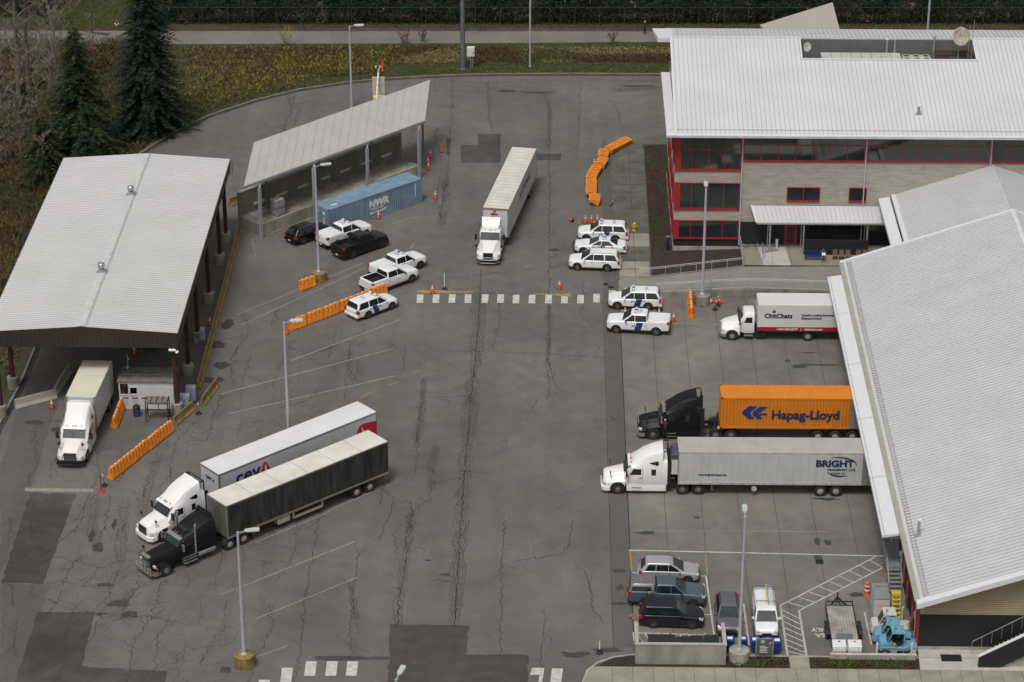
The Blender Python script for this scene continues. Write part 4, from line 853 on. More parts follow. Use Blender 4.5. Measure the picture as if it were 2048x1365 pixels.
# path (ramp) to the plaza, plaza, garden
RAMP=M('ramp_concrete',(.215,.2,.175),.88,var=.12,scale=.9,fine=.12)
mb=MB()
def ys(x): return 10.4-.1*(x-14.3)
mb.loft([[(9.98,ys(10),-.05),(9.98,ys(10),.03),(9.98,14.0,.03),(9.98,14.0,-.05)],[(13,ys(13),-.05),(13,ys(13),.05),(13,14.0,.06),(13,14.0,-.05)],[(22,ys(22),-.05),(22,ys(22),.98),(22,14.6,.98),(22,14.6,-.05)],[(37,ys(37)+.3,-.05),(37,ys(37)+.3,1.12),(37,14.6,1.12),(37,14.6,-.05)]],0)
struct('ramp',mb,RAMP)
mb=MB(); mb.box(22.02,52,14.62,20,-.05,1.0); struct('plaza',mb,M('plaza_concrete',(.235,.21,.165),.88,var=.15,scale=.6,fine=.12))
flat('plaza_panel',[(23.3,16.0),(25.9,16.0),(26.2,17.4),(26.2,14.75),(24.0,14.75)][:0] or [(24.0,14.8),(26.6,14.8),(26.3,19.2),(23.6,19.2)],1.005,CONCL)
js=MB()
for x in (26.7,29.7,32.6,24.9): js.box(x-.015,x+.015,14.6,19.7,1.006,1.009)
js.box(22.1,40,14.6,14.64,1.001,1.125); js.box(22.1,23.9,17.3,17.33,1.001,1.006)
struct('plaza_joints',js,CRACK)
w=MB(); w.loft([[(x,ys(x)-.14,-.05),(x,ys(x)-.14,z),(x,ys(x)+.002,z),(x,ys(x)+.002,-.05)] for x,z in ((13.6,.02),(18.2,.6),(24.6,1.12),(38,1.3))])
tag(w.build('retaining_wall',CONCD),'low stained concrete retaining wall below the railing behind the white straight truck','wall')
gm=MB(); gm.loft([[(13.2,14.0,-.05),(13.2,14.0,.1),(13.3,24,.25),(13.3,24,-.05)],[(22.0,14.6,-.05),(22,14.6,.8),(22,20,.5),(22,20,-.05)]]); gm.prism([(13.25,24),(15.6,24),(16.4,47.8),(13.3,47.6)],-.05,.2)
struct('garden_bed',gm,MULCH)
# bottom strip: mulch bed + sidewalk
flat('planting_bed',[(7.2,-53.6),(8.3,-52.55),(9.9,-52.05),(40,-52.05),(40,-53.7),(7.2,-53.7)],.09,MULCH,.14)
flat('sidewalk',[(6.9,-53.72),(70,-53.72),(70,-58),(6.2,-58),(6.15,-56),(6.4,-54.6)],.12,SWL,.16)
kerb('kerb',[(70,-52.0),(9.8,-52.0),(8.4,-52.35),(7.2,-53.1),(6.4,-54.2),(6.1,-55.6),(6.1,-58)],-.18 if False else .18)
flat('sidewalk_path',[(21.3,-52.05),(22.75,-52.05),(22.75,-53.7),(21.3,-53.7)],.125,SWL,.1)
js=MB()
for k in range(22): js.box(8.3+k*1.49-.012,8.3+k*1.49+.012,-57.9,-53.75,.121,.125)
struct('sidewalk_joints',js,CRACK)
# markings
mk=MB()
def strip(m,p,q,w,z=.0125):
    p=Vector((p[0],p[1],z)); q=Vector((q[0],q[1],z)); d=(q-p).normalized(); s=Vector((-d.y,d.x,0))*w/2
    m.poly([p-s,q-s,q+s,p+s])
def pxs(m,a,b,w,z=.0125): strip(m,at(*a),at(*b),w,z)
for a,b,w in (((1258,1101),(1780,1113),.14),((1263,1146),(1283,1147),.1),((1397,1152),(1412,1153),.1),((1412,1152),(1428,1270),.13),((1266,1266),(1428,1271),.13),((1266,1266),(1271,1300),.1),((1408,1191),(1420,1191),.1),((1404,1230),(1422,1230),.1),
 ((1487,1207),(1498,1292),.14),((1729,1225),(1743,1290),.12),((1561,1212),(1575,1312),.15),((1598,1221),(1613,1312),.15),((1560,1212),(1753,1113),.12),((1598,1222),(1779,1129),.12),((1775,1112),(1777,1130),.1)):
    pxs(mk,a,b,w)
for k in range(8): # hatch of walkway
    t0=k/8+.03; a=(lerp(1562,1575,t0),lerp(1216,1312,t0)); t1=min(1,t0+.16); b=(lerp(1598,1613,t1),lerp(1222,1312,t1)); pxs(mk,a,b,.1)
for k in range(9):
    t0=(k+.6)/9.3; a=(lerp(1562,1753,t0),lerp(1211,1113,t0)); b=(lerp(1598,1779,t0+.0),lerp(1221,1129,t0)); pxs(mk,a,(b[0],b[1]),.1)
for k in range(9):
    x=1272+k*17; pxs(mk,(x,1267),(x+18,1290),.1)
struct('parking_lines',mk,WLINE,recalc=False)
mk=MB()
for a,b,w in (((582,722),(800,640),.13),((440,697+92),(786,698),.12),((458,828),(792,752),.11),((471,631),(726,527),.1),((482,651),(731,536),.1),((820,498),(829,487),.1),((780,450),(835,433),.08),((513,806+25),(716,768),.0001),
  ((512,1162),(709,1084),.11),((512,1238),(716,1155),.09),((512,1315),(575,1292),.09),((430,1090),(600,1060+20),.0001),((655,1023),(742,985),.09),((512,1085),(660,1024),.09),((440,1190),(515,1162),.07),((1262,1062),(1660,1064),.06),((1440,700),(1660,690),.0001),((1340,646),(1440,650),.08),((808,583),(770,594),.06),((504,478),(512,515),.06)):
    if w>.001: pxs(mk,a,b,w)
struct('faded_lines',mk,WLINEF,recalc=False)
mk=MB(); m2=[(50,976),(188,978),(186,984),(50,983)]; mk.poly([at(x,y,.0125) for x,y in m2]); struct('stop_line',mk,M('stop_line_white',(.3,.28,.25),.8,c2=(.2,.19,.17),scale=3),recalc=False)
mk=MB()
for k,x in enumerate((834,866,898,930,964,995,1026,1058,1091,1123,1155,1187,1218)):
    y0=589+ (1 if k>5 else 0)-(k==12)*9+ (k==11)*-2; g=at(x,y0,.0125); h=at(x-1,y0+17,.0125)
    mk.poly([g,g+Vector((.62,0,0)),h+Vector((.62,0,0)),h])
for x,y,hh in ((612,1323,29),(654,1323,29),(695,1323,29),(564,1336,32),(518,1360,30),(1064,1336,14),(1104,1337,30),(1081,1336,28)):
    g=at(x,y,.0125); h=at(x-4,y+hh,.0125); wd=.8 if x!=1081 else .28
    if x==1064: g=at(1064,1336,.0125); wd=.75
    mk.poly([g,g+Vector((wd,0,0)),h+Vector((wd,0,0)),h])
struct('crosswalk',mk,XLINE,recalc=False)
mk=MB(); mk.poly([at(x,y,.0125) for x,y in ((834,580),(900,581),(905,587),(834,586))]); mk.poly([at(x,y,.0125) for x,y in ((900,582),(948,583.5),(946,586),(905,585.5))]); mk.poly([at(x,y,.0125) for x,y in ((1062,587.5),(1143,589),(1143,593),(1060,589))]); mk.poly([at(x,y,.0135) for x,y in ((1110,588),(1143,587),(1143,594),(1108,592))])
struct('yellow_line',mk,YLINE,recalc=False)
mk=MB()
for a,b in (((1260,1102),(1263,1143)),((1411,1109),(1415,1150))): pxs(mk,a,b,.1)
for a,b in (((825,747),(843,742)),((778,771),(795,764)),((722,797),(742,785))): pxs(mk,a,b,.12)
struct('yellow_marks',mk,M('faint_yellow',(.3,.21,.09),.8,var=.2,scale=3),recalc=False)
text('GSA',.66,XLINE,None,(24.75,-48.85,.0125),(0,0,R(180)),bold=.02)['kind']='structure'; 
text('ONLY',.66,XLINE,None,(25.05,-48.1,.0125),(0,0,R(180)),bold=.02)['kind']='structure'
for o in list(bpy.data.objects):
    if o.name.startswith('lettering') and o.parent is None: o.name='ground_lettering'
# oil stains, irregular blots
def blot(cx,cy,rx,ry,z=.0105,n=34,seed=0,m=None):
    rnd=random.Random(seed); g=at(cx,cy,z); pts=[]
    for i in range(n):
        a=2*math.pi*i/n; k=.78+.5*noise.noise((math.cos(a)*1.4+seed*3.1,math.sin(a)*1.4,seed))+rnd.uniform(-.05,.05); pts.append((g.x+rx*k*math.cos(a),g.y+ry*k*math.sin(a),z))
    mb=MB(); mb.poly(pts); return mb
st=MB()
for i,(x,y,rx,ry) in enumerate(((1295,1066,1.0,.35),(1238,1142,.7,.35),(1240,1175,.4,.5),(1240,1208,.8,.3),(1652,998,1.4,.35),(1600,733,.9,.5),(1640,730,2.2,.25),(1575,722,.4,.3),(1620,706,1.0,.15),(1634,1083,.35,.7),(1636,1115,.5,.4),(1655,1085,.4,.5),(1715,1190,.9,.35),(210,1170,1.0,.35),(238,1208,1.1,.6),(258,1230,.9,.6),(200,1228,.7,.25),(890,1150,.5,.25),(856,1121,.3,.12),(530,1010,.5,.3),(1110,500,.6,.4),(1240,350,.5,.5),(130,860,1.4,.8),(70,845,1.0,.6),(195,1095,.5,.9),(430,690,1.2,.9),(445,730,1.0,.8),(430,760,1.1,.8),(455,650,.8,1.2),(185,1070,.35,1.3),(228,1050,.25,.9),(1080,185,2.5,.25),(1010,182,1.4,.5),(1275,172,2.5,.3),(1420,560,.3,.15),(1395,1035,.3,.2),(1150,1310,1.2,.5),(1215,1300,1.2,.35))):
    b=blot(x,y,rx,ry,seed=i,z=.0105+.00002*i); st.add(b.v,b.f)
struct('oil_stains',st,M('damp_stain',(.05,.047,.043),.6,var=.4,scale=3,fine=.3),recalc=False)
# cracks
CR=MB(); rnd=random.Random(3)
def jag(P,step=.45,amp=.16,lock=False):
    out=[]
    for a,b in zip(P,P[1:]):
        n=max(1,int((b-a).length/step)); d=(b-a).normalized(); s=Vector((-d.y,d.x,0))
        for i in range(n):
            o=s*rnd.gauss(0,amp) if i else Vector((0,0,0)); out.append(a.lerp(b,i/n)+o+d*rnd.uniform(-.1,.1))
    out.append(P[-1]); return out
def ribbon(pts,w):
    for a,b in zip(pts,pts[1:]):
        d=b-a
        if d.length<.02: continue
        d=d.normalized(); s=Vector((-d.y,d.x,0))*w*rnd.uniform(.5,1.3)/2; e=d*.02
        CR.poly([(a.x-s.x-e.x,a.y-s.y-e.y,.0095),(b.x-s.x*.8+e.x,b.y-s.y*.8+e.y,.0095),(b.x+s.x*.8+e.x,b.y+s.y*.8+e.y,.0095),(a.x+s.x-e.x,a.y+s.y-e.y,.0095)])
def crack(px,w=.055,amp=.1,branch=.12,step=.3):
    w*=.8
    P=[at(x,y,.0095) for x,y in px]; J=jag(P,step,amp); ribbon(J,w)
    for i,p in enumerate(J[:-1]):
        if rnd.random()<branch:
            a=rnd.uniform(0,2*math.pi); q=p+Vector((math.cos(a),math.sin(a)*1.6,0))*rnd.uniform(.5,1.8); ribbon(jag([p,q],.3,.09),w*.6)
def gator(px,hw,w=.022,dens=.36):
    P=[at(x,y,.0095) for x,y in px]; rows=[]
    for a,b in zip(P,P[1:]):
        n=max(1,int((b-a).length/dens)); d=(b-a).normalized(); s=Vector((-d.y,d.x,0))
        for i in range(n):
            c=a.lerp(b,i/n); k=hw*(.85+.6*noise.noise(c*.5)); lanes=6
            rows.append([c+s*(k*(2*j/(lanes-1)-1)+rnd.uniform(-.06,.06))+d*rnd.uniform(-.12,.12) for j in range(lanes)])
    for r0,r1 in zip(rows,rows[1:]):
        for j in range(6):
            if rnd.random()<.9: ribbon([r0[j],r1[j]],w)
            if j<5 and rnd.random()<.8: ribbon([r0[j],r0[j+1]],w*.9)
gator([(960,590),(957,650),(955,690),(945,760),(938,850),(930,930),(925,1000),(920,1080),(915,1160),(908,1250)],.62,.034)
crack([(962,540),(957,650),(945,760),(938,850),(930,930),(925,1000),(918,1100),(910,1250)],.09,.05,.0)
gator([(1098,610),(1098,690),(1094,740)],.3); crack([(1099,350),(1099,560),(1097,700),(1098,760),(1096,800)],.07,.1)
gator([(848,760),(845,800),(840,850),(832,900)],.3); crack([(848,755),(838,850),(830,950)],.06)
gator([(872,895),(864,930),(862,985)],.45); crack([(872,890),(858,1000),(830,1020),(820,1060)],.06)
gator([(822,1024),(818,1080),(806,1140),(798,1200),(792,1250),(830,1250)],.4); crack([(822,1000),(812,1110),(800,1190),(793,1250)],.07)
gator([(712,1240),(705,1200),(700,1160)],.25); gator([(880,450),(893,400),(888,350)],.5,.04,.6); gator([(968,490),(962,440)],.4)
gator([(1098,200),(1100,240),(1096,300)],.35); gator([(1040,185),(1110,186)],.5); gator([(1230,180),(1325,176)],.5,.035)
gator([(190,990),(185,1060),(200,1110)],.5); gator([(250,1000),(245,1060),(240,1130)],.5); gator([(230,1240),(250,1200),(270,1170)],.6); gator([(330,880),(300,960),(280,1040)],.4)
for px in ([(640,1030),(625,1110),(612,1180),(602,1290),(590,1365)],[(715,1100),(710,1170),(700,1240),(702,1310)],[(1010,1040),(1005,1110),(1001,1200),(1000,1310)],[(1150,1130),(1170,1140),(1180,1180),(1186,1222),(1207,1246)],[(905,150),(903,250),(896,330),(880,440)],[(975,165),(978,230),(986,265)],[(1160,165),(1158,230),(1155,310)],[(1085,180),(1100,215),(1098,310),(1098,350)],[(1225,210),(1238,230),(1245,262)],[(1145,1042),(1140,1090),(1120,1110),(1025,1125)],[(1090,1220),(1087,1270),(1080,1310),(1085,1365)],[(968,700),(1010,705),(1100,708),(1208,716)],[(860,700),(960,703)],[(860,795),(940,793)],[(740,960),(790,1000),(760,1080)],[(620,600),(800,570),(1000,545),(1135,530)],[(905,585),(1140,592)],[(1140,592),(1235,590)],[(560,690),(620,710),(680,690)],[(700,690),(695,740),(690,800)],[(770,960),(760,1010)],[(812,690),(806,750)],[(1093,716),(1100,740),(1118,780),(1155,792)],[(560,905),(600,960),(640,1030)],[(575,230),(560,290),(555,330)],[(575,185),(585,230)],[(545,290),(500,330)],[(868,160),(872,185)],[(890,165),(1000,166),(1200,160),(1330,163)],[(995,590),(1000,640),(985,700)],[(640,770),(620,800),(560,815)],[(880,355),(873,400),(880,440)],[(700,130+560),(702,760)],[(1165,560),(1165,640)],[(1065,820),(1075,800)],[(1000,880),(1015,885),(1012,870)],[(918,940),(985,950)],[(868,965),(920,955)],[(790,1060),(800,1120)],[(905,1165),(860,1160)]):
    crack(px,.06)
# dense network across the left of the yard
net=[]; 
for i in range(13):
    row=[]
    for j in range(19):
        x=lerp(20,600,i/12)+j*-6+rnd.uniform(-16,16); y=lerp(640,1365,j/18)+rnd.uniform(-14,14); row.append((x+lerp(150,0,j/18)*.9,y))
    net.append(row)
def okp(p): return (p[0]>415 or p[1]>835-(p[0]-0)*.0) and p[0]>0
for i in range(13):
    for j in range(19):
        a=net[i][j]
        if not okp(a): continue
        if j<18 and rnd.random()<.72: crack([a,net[i][j+1]],.055 if i<8 else .04,.11,.3,.3)
        if i<12 and rnd.random()<.42: crack([a,net[i+1][j]],.045 if i<8 else .03,.11,.2,.3)
for k in range(26):
    x=rnd.uniform(620,1200); y=rnd.uniform(640,1300); crack([(x,y),(x+rnd.uniform(-30,30),y+rnd.uniform(-25,25))],.035,.1,.1)
for k in range(16):
    x=rnd.uniform(430,900); y=rnd.uniform(190,260) if x>560 else rnd.uniform(500,620); crack([(x,y),(x-rnd.uniform(5,15),y+rnd.uniform(20,60))],.05,.14,.3)
struct('pavement_cracks',CR,CRACK,recalc=False)
dm=MB()
for x,y in ((1212,569),(1222,575)): g=at(x,y); dm.box(g.x-.25,g.x+.25,g.y-.25,g.y+.25,.012,.016)
for x,y in ((1639,1124),): g=at(x,y); dm.box(g.x-.3,g.x+.3,g.y-.35,g.y+.35,.012,.018)
g=at(1319,621); dm.lathe([(.35,.012),(.35,.018),(.001,.018)],(g.x,g.y,0),16)
struct('drain_grates',dm,DARK)
# ================================================================ BUILDINGS
def lerpv(a,b,t): return Vector(a).lerp(Vector(b),t)
def seams(m,A,B,C,D,sp,w=.06,h=.06,mi=1):
    A,B,C,D=map(Vector,(A,B,C,D)); n=max(1,int((B-A).length/sp)); nrm=(B-A).cross(D-A).normalized()
    if nrm.z<0: nrm=-nrm
    for k in range(n+1):
        t=k/n; p=A.lerp(B,t)+nrm*h/2; q=D.lerp(C,t)+nrm*h/2; m.bar(p,q,w,h,mi)
def slab(m,pts,th=.18,mi=0):
    pts=[Vector(p) for p in pts]; lo=[p-Vector((0,0,th)) for p in pts]; n=len(pts)
    m.add(pts+lo,[tuple(range(n)),tuple(range(2*n-1,n-1,-1))]+[(i,(i+1)%n,n+(i+1)%n,n+i) for i in range(n)],mi)
SIDEB=M('tan_lap_siding',(.42,.34,.22),.75,var=.08,scale=1.5); SIDEL=M('siding_line',(.2,.155,.1),.8)
# --- warehouse
W=thing('warehouse','large warehouse with white ribbed gable roof, black walls and red trim at the right edge','building',(46,-20,0))
O=Vector((46,-20,0))
def L(p): return tuple(Vector(p)-O)
X0,XR,X1=30.4,46.0,61.6; YA,YB=-52.25,7.72; ZE,ZR=4.72,10.15
def wz(x): return lerp(ZE,ZR,(min(x,2*XR-x)-X0)/(XR-X0))
m=MB()
slab(m,[L((X0,YA,ZE)),L((XR,YA,ZR)),L((XR,YB,ZR)),L((X0,YB,ZE))]); slab(m,[L((XR+.002,YA,ZR)),L((X1,YA,ZE)),L((X1,YB,ZE)),L((XR+.002,YB,ZR))])
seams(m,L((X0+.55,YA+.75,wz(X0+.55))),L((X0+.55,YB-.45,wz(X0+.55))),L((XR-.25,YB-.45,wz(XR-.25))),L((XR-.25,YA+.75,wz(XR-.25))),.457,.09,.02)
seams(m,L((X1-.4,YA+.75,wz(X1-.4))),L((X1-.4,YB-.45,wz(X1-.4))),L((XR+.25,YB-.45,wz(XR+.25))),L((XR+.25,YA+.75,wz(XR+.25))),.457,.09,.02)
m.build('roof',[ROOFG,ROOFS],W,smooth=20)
m=MB()
for ya,yb in ((YA-.03,YA+.62),(YB-.42,YB+.03)):
    for xa,xb in ((X0-.02,XR),(XR,X1)):
        slab(m,[L((xa,ya,wz(xa)+.07)),L((xb,ya,wz(xb)+.07)),L((xb,yb,wz(xb)+.07)),L((xa,yb,wz(xa)+.07))],.42)
slab(m,[L((XR-.22,YA,ZR-.02)),L((XR,YA,ZR+.08)),L((XR,YB,ZR+.08)),L((XR-.22,YB,ZR-.02))],.06); slab(m,[L((XR,YA,ZR+.08)),L((XR+.22,YA,ZR-.02)),L((XR+.22,YB,ZR-.02)),L((XR,YB,ZR+.08))],.06)
m.build('roof_trim',FASC,W)
m=MB(); slab(m,[L((X0-.12,YA+.6,ZE+.03)),L((X0+.3,YA+.6,ZE+.1)),L((X0+.3,YB-.4,ZE+.1)),L((X0-.12,YB-.4,ZE+.03))],.14); m.build('gutter',M('mossy_gutter',(.36,.36,.33),.7,c2=(.3,.29,.22),scale=1.2,fine=.15),W)
m=MB()
for dx in (.55,.85):
    a=L((X0+dx,YA+.8,wz(X0+dx)+.12)); b=L((X0+dx,YB-.4,wz(X0+dx)+.12)); m.bar(a,b,.03,.03)
for k in range(130):
    y=YA+.9+k*.45; m.bar(L((X0+.5,y,wz(X0+.5)+.1)),L((X0+.9,y,wz(X0+.9)+.1)),.025,.03)
m.build('snow_guard',M('snow_guard_grey',(.3,.3,.27),.7),W)
BW=M('black_block_wall',(.012,.012,.013),.7,var=.2,scale=2)
WX=30.75; WY=-50.97; WN=6.6
m=MB(); m.box(WX-O.x,61.2-O.x,WY-O.y,WN-O.y,.35,3.17); m.build('lower_wall',BW,W)
m=MB(); m.box(WX-.04-O.x,61.24-O.x,WY-.04-O.y,WN+.04-O.y,-.05,.36); m.build('concrete_base',CONC,W)
m=MB(); 
for yy,s in ((WY-.02,-1),(WN+.02,1)):
    m=MB()
    prof=[(WX-O.x,3.17),(61.2-O.x,3.17),(61.2-O.x,4.7),(XR-O.x,9.9),(WX-O.x,4.7)]
    m.prismy(prof,yy-.03-O.y,yy+.03-O.y); m.build('gable_siding',SIDEB,W)
m=MB()
z=3.25
while z<9.6:
    xa=WX+max(0,(z-4.75)/.348)+.3; 
    m.box(xa-O.x,(2*XR-xa)-O.x,WY-.062-O.y,WY-.05-O.y,z,z+.04); z+=.16
m.build('siding_lines',SIDEL,W)
m=MB(); m.box(WX-.06-O.x,WX-.0-O.x,WY-O.y,WN-O.y,3.17,4.55,0); m.build('west_red_band',M('red_cladding',(.3,.02,.025),.5,var=.15),W)
m=MB(); m.box(WX-.08-O.x,WX+.1-O.x,WY-.08-O.y,WY+.1-O.y,.36,4.6); m.build('corner_trim',M('red_cladding',(0,0,0)),W)
# dock canopy
CX0,CX1=29.0,30.32; CY0,CY1=-41.9,5.0
m=MB()
segs=[CY0,-32.9,-23.0,-13.0,-3.0,CY1]
for a,b in zip(segs,segs[1:]): slab(m,[L((CX0,a+.05,4.42)),L((CX1,a+.05,4.62)),L((CX1,b-.05,4.62)),L((CX0,b-.05,4.42))],.22)
m.build('dock_canopy',FASC,W)
m=MB(); m.box(CX0-.02-O.x,CX1-O.x,CY0+.1-O.y,CY1-.1-O.y,4.14,4.2); m.build('canopy_soffit',GREYPANEL,W)
m=MB(); m.bar(L((CX0+.18,CY0+.1,4.5)),L((CX0+.18,CY1-.1,4.5)),.025,.025)
for k in range(44): m.box(CX0+.16-O.x,CX0+.2-O.x,CY0+.3+k*1.06-O.y,CY0+.38+k*1.06-O.y,4.42,4.52)
m.build('canopy_rail',M('canopy_clip_grey',(.22,.23,.23),.6),W)
# dock doors and man doors on west wall
for i,(y0,y1,z0,z1,mm,nm) in enumerate(((-45.8,-44.9,.4,2.5,REDF,'door'),(-48.9,-48.0,.4,2.5,REDF,'door'),(-43.6,-42.6,1.1,3.1,REDF,'door'),(-39.5,-36.9,1.2,4.0,GREYPANEL,'dock_door'),(-28.4,-25.7,1.2,4.0,GREYPANEL,'dock_door'),(-18.9,-16.3,1.2,4.0,GREYPANEL,'dock_door'),(.3,2.9,1.2,4.0,GREYPANEL,'dock_door'),(-9.5,-6.9,1.2,4.0,GREYPANEL,'dock_door'))):
    m=MB(); m.box(WX-.1-O.x,WX-.02-O.x,y0-O.y,y1-O.y,z0,z1); d=m.build(nm,mm,W)
    m=MB()
    if nm=='door': m.obox((WX-.13-O.x,y0+.12-O.y,1.4),(.06,.12,.05)); m.build('handle',ALU,d)
m=MB(); m.tube(L((WX-.14,-42.0,.3)),L((WX-.14,-42.0,4.4)),.06); m.tube(L((WX-.14,-50.6,.3)),L((WX-.14,-50.6,4.4)),.06)
m.build('downspout',GALV,W)
m=MB(); m.obox(L((WX-.14,-50.2,2.6)),(.18,.3,.4)); m.obox(L((WX-.16,-41.5,2.6)),(.25,.4,.3)); m.build('wall_light',GALV,W)
# far roof section
m=MB(); FX0,FZ0,FZR,FY1=36.5,6.3,9.55,22.0
def fz(x): return lerp(FZ0,FZR,(min(x,2*XR-x)-FX0)/(XR-FX0))
slab(m,[L((FX0,YB+.05,FZ0)),L((XR,YB+.05,FZR)),L((XR,FY1,FZR)),L((FX0,FY1,FZ0))]); slab(m,[L((XR,YB+.05,FZR)),L((2*XR-FX0,YB+.05,FZ0)),L((2*XR-FX0,FY1,FZ0)),L((XR,FY1,FZR))])
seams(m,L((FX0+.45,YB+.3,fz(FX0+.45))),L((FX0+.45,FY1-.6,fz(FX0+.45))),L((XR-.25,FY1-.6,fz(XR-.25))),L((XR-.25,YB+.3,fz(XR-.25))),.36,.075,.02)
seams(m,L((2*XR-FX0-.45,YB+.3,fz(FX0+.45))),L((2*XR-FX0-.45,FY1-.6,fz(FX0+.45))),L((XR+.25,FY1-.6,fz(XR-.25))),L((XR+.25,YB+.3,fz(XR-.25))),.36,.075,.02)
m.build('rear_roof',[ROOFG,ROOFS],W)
m=MB()
for xa,xb in ((FX0-.02,XR),(XR,2*XR-FX0)): slab(m,[L((xa,FY1-.5,fz(xa)+.07)),L((xb,FY1-.5,fz(xb)+.07)),L((xb,FY1+.05,fz(xb)+.07)),L((xa,FY1+.05,fz(xa)+.07))],.4)
slab(m,[L((FX0-.1,YB+.1,FZ0+.06)),L((FX0+.28,YB+.1,FZ0+.14)),L((FX0+.28,FY1,FZ0+.14)),L((FX0-.1,FY1,FZ0+.06))],.3)
slab(m,[L((35.2,YB-.1,5.95)),L((36.25,YB-.1,6.15)),L((36.25,FY1+.1,6.15)),L((35.2,FY1+.1,5.95))],.3)
m.build('rear_roof_trim',FASC,W)
m=MB(); slab(m,[L((XR-.22,YB,FZR-.02)),L((XR,YB,FZR+.08)),L((XR,FY1,FZR+.08)),L((XR-.22,FY1,FZR-.02))],.06); slab(m,[L((XR,YB,FZR+.08)),L((XR+.22,YB,FZR-.02)),L((XR+.22,FY1,FZR-.02)),L((XR,FY1,FZR+.08))],.06); m.build('ridge_cap',M('ridge_grey',(.5,.5,.51),.5),W)
m=MB(); m.box(36.9-O.x,2*XR-36.9-O.x,WN-O.y,19.6-O.y,-.05,6.0); m.build('rear_wall',BW,W)
# --- pipe vents
def vent(label,p,h,r=.11):
    t=thing('roof_vent_pipe',label,'vent pipe',p); m=MB(); m.tube((0,0,-.1),(0,0,h),r,r,12); m.build('pipe',GALV,t,smooth=40)
    m=MB(); m.lathe([(r*1.5,h-.02),(r*1.5,h+.1),(.001,h+.14)],(0,0,0),12); m.build('cap',FASC,t); m=MB(); m.box(-.3,.3,-.2,.2,-.12,.02); m.build('flashing',GALV,t)
vent('thin vent pipe standing on the warehouse roof near the dock canopy end',(31.55,-43.0,wz(31.55)+.05),1.25)
vent('short grey vent pipe on the white roof of the three storey building',(38.8,22.0,13+.245*3.6+.05),.75,.13)
# --- three storey building
B=thing('office_building','three storey building with white standing seam roof, weathered tan siding and red framed windows','building',(30,30,0)); O2=Vector((30,30,0))
def K(p): return tuple(Vector(p)-O2)
BX0,BX1=15.3,75.; BYE,BYR=18.4,34.7; BZE,BZR=13.0,17.0
def bz(y): return lerp(BZE,BZR,(y-BYE)/(BYR-BYE))
wx0,wx1,wy=28.2,45.5,31.0
m=MB()
slab(m,[K((BX0,BYE,BZE)),K((BX1,BYE,BZE)),K((BX1,wy,bz(wy))),K((BX0,wy,bz(wy)))]); slab(m,[K((BX0,wy+.002,bz(wy))),K((wx0,wy+.002,bz(wy))),K((wx0,BYR,BZR)),K((BX0,BYR,BZR))]); slab(m,[K((wx1,wy+.002,bz(wy))),K((BX1,wy+.002,bz(wy))),K((BX1,BYR,BZR)),K((wx1,BYR,BZR))])
n=int((BX1-BX0-.3)/.447)
nv=Vector((0,-.245,1)).normalized()
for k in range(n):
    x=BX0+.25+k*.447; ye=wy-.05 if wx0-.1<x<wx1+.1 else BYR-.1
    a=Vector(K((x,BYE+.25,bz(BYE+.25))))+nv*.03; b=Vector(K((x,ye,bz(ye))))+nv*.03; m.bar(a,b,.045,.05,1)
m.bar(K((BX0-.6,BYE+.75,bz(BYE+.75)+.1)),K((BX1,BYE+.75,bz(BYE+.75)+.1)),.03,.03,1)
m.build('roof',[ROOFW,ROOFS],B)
m=MB(); slab(m,[K((BX0-.9,BYE-.05,BZE+.02)),K((BX1,BYE-.05,BZE+.02)),K((BX1,BYE+.12,BZE+.06)),K((BX0-.9,BYE+.12,BZE+.06))],.3)
slab(m,[K((14.45,BYE,BZE-.02)),K((BX0+.05,BYE,BZE-.02)),K((BX0+.05,35.5,BZE+.0)),K((14.45,35.5,BZE))],.25)
m.bar(K((BX0,BYE,BZE+.06)),K((BX0,BYR,BZR+.06)),.16,.12); m.bar(K((BX0,BYR,BZR+.06)),K((wx0,BYR,BZR+.06)),.2,.14); m.bar(K((wx1,BYR,BZR+.06)),K((BX1,BYR,BZR+.06)),.2,.14)
m.bar(K((wx0,wy-.05,bz(wy)+.07)),K((wx1,wy-.05,bz(wy)+.07)),.16,.14); m.bar(K((wx0,wy,bz(wy)+.07)),K((wx0,BYR,BZR+.07)),.14,.14); m.bar(K((wx1,wy,bz(wy)+.07)),K((wx1,BYR,BZR+.07)),.14,.14)
slab(m,[K((14.0,34.6,16.98)),K((BX0+.3,34.6,16.98)),K((BX0+.3,38.8,16.5)),K((13.6,38.8,16.5))],.45)
m.build('roof_trim',FASC,B)
m=MB(); m.box(BX0-.9-O2.x,BX1-O2.x,BYE-.16-O2.y,BYE-.05-O2.y,BZE-.22,BZE-.02); m.build('gutter',M('gutter_pale',(.5,.52,.55),.4),B)
m=MB(); ya=36.0; slab(m,[K((BX0+.02,BYR+.15,16.95)),K((BX1,BYR+.15,16.95)),K((BX1,39.6,16.25)),K((BX0-.4,39.6,16.25))],.2)
k=0
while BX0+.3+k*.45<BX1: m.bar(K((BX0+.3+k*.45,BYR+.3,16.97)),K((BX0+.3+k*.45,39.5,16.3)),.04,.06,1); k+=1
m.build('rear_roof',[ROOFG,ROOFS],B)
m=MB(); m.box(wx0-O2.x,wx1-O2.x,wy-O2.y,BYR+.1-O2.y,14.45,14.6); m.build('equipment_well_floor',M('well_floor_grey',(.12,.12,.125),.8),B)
m=MB(); m.box(wx0-O2.x,wx1-O2.x,BYR+.1-O2.y,BYR+.2-O2.y,14.5,16.86); m.box(wx0-.1-O2.x,wx0-O2.x,wy-O2.y,BYR+.1-O2.y,14.5,bz(wy)-.2); m.box(wx1-O2.x,wx1+.1-O2.x,wy-O2.y,BYR+.1-O2.y,14.5,bz(wy)-.2); m.build('equipment_well_wall',M('well_wall_grey',(.135,.13,.135),.7),B)
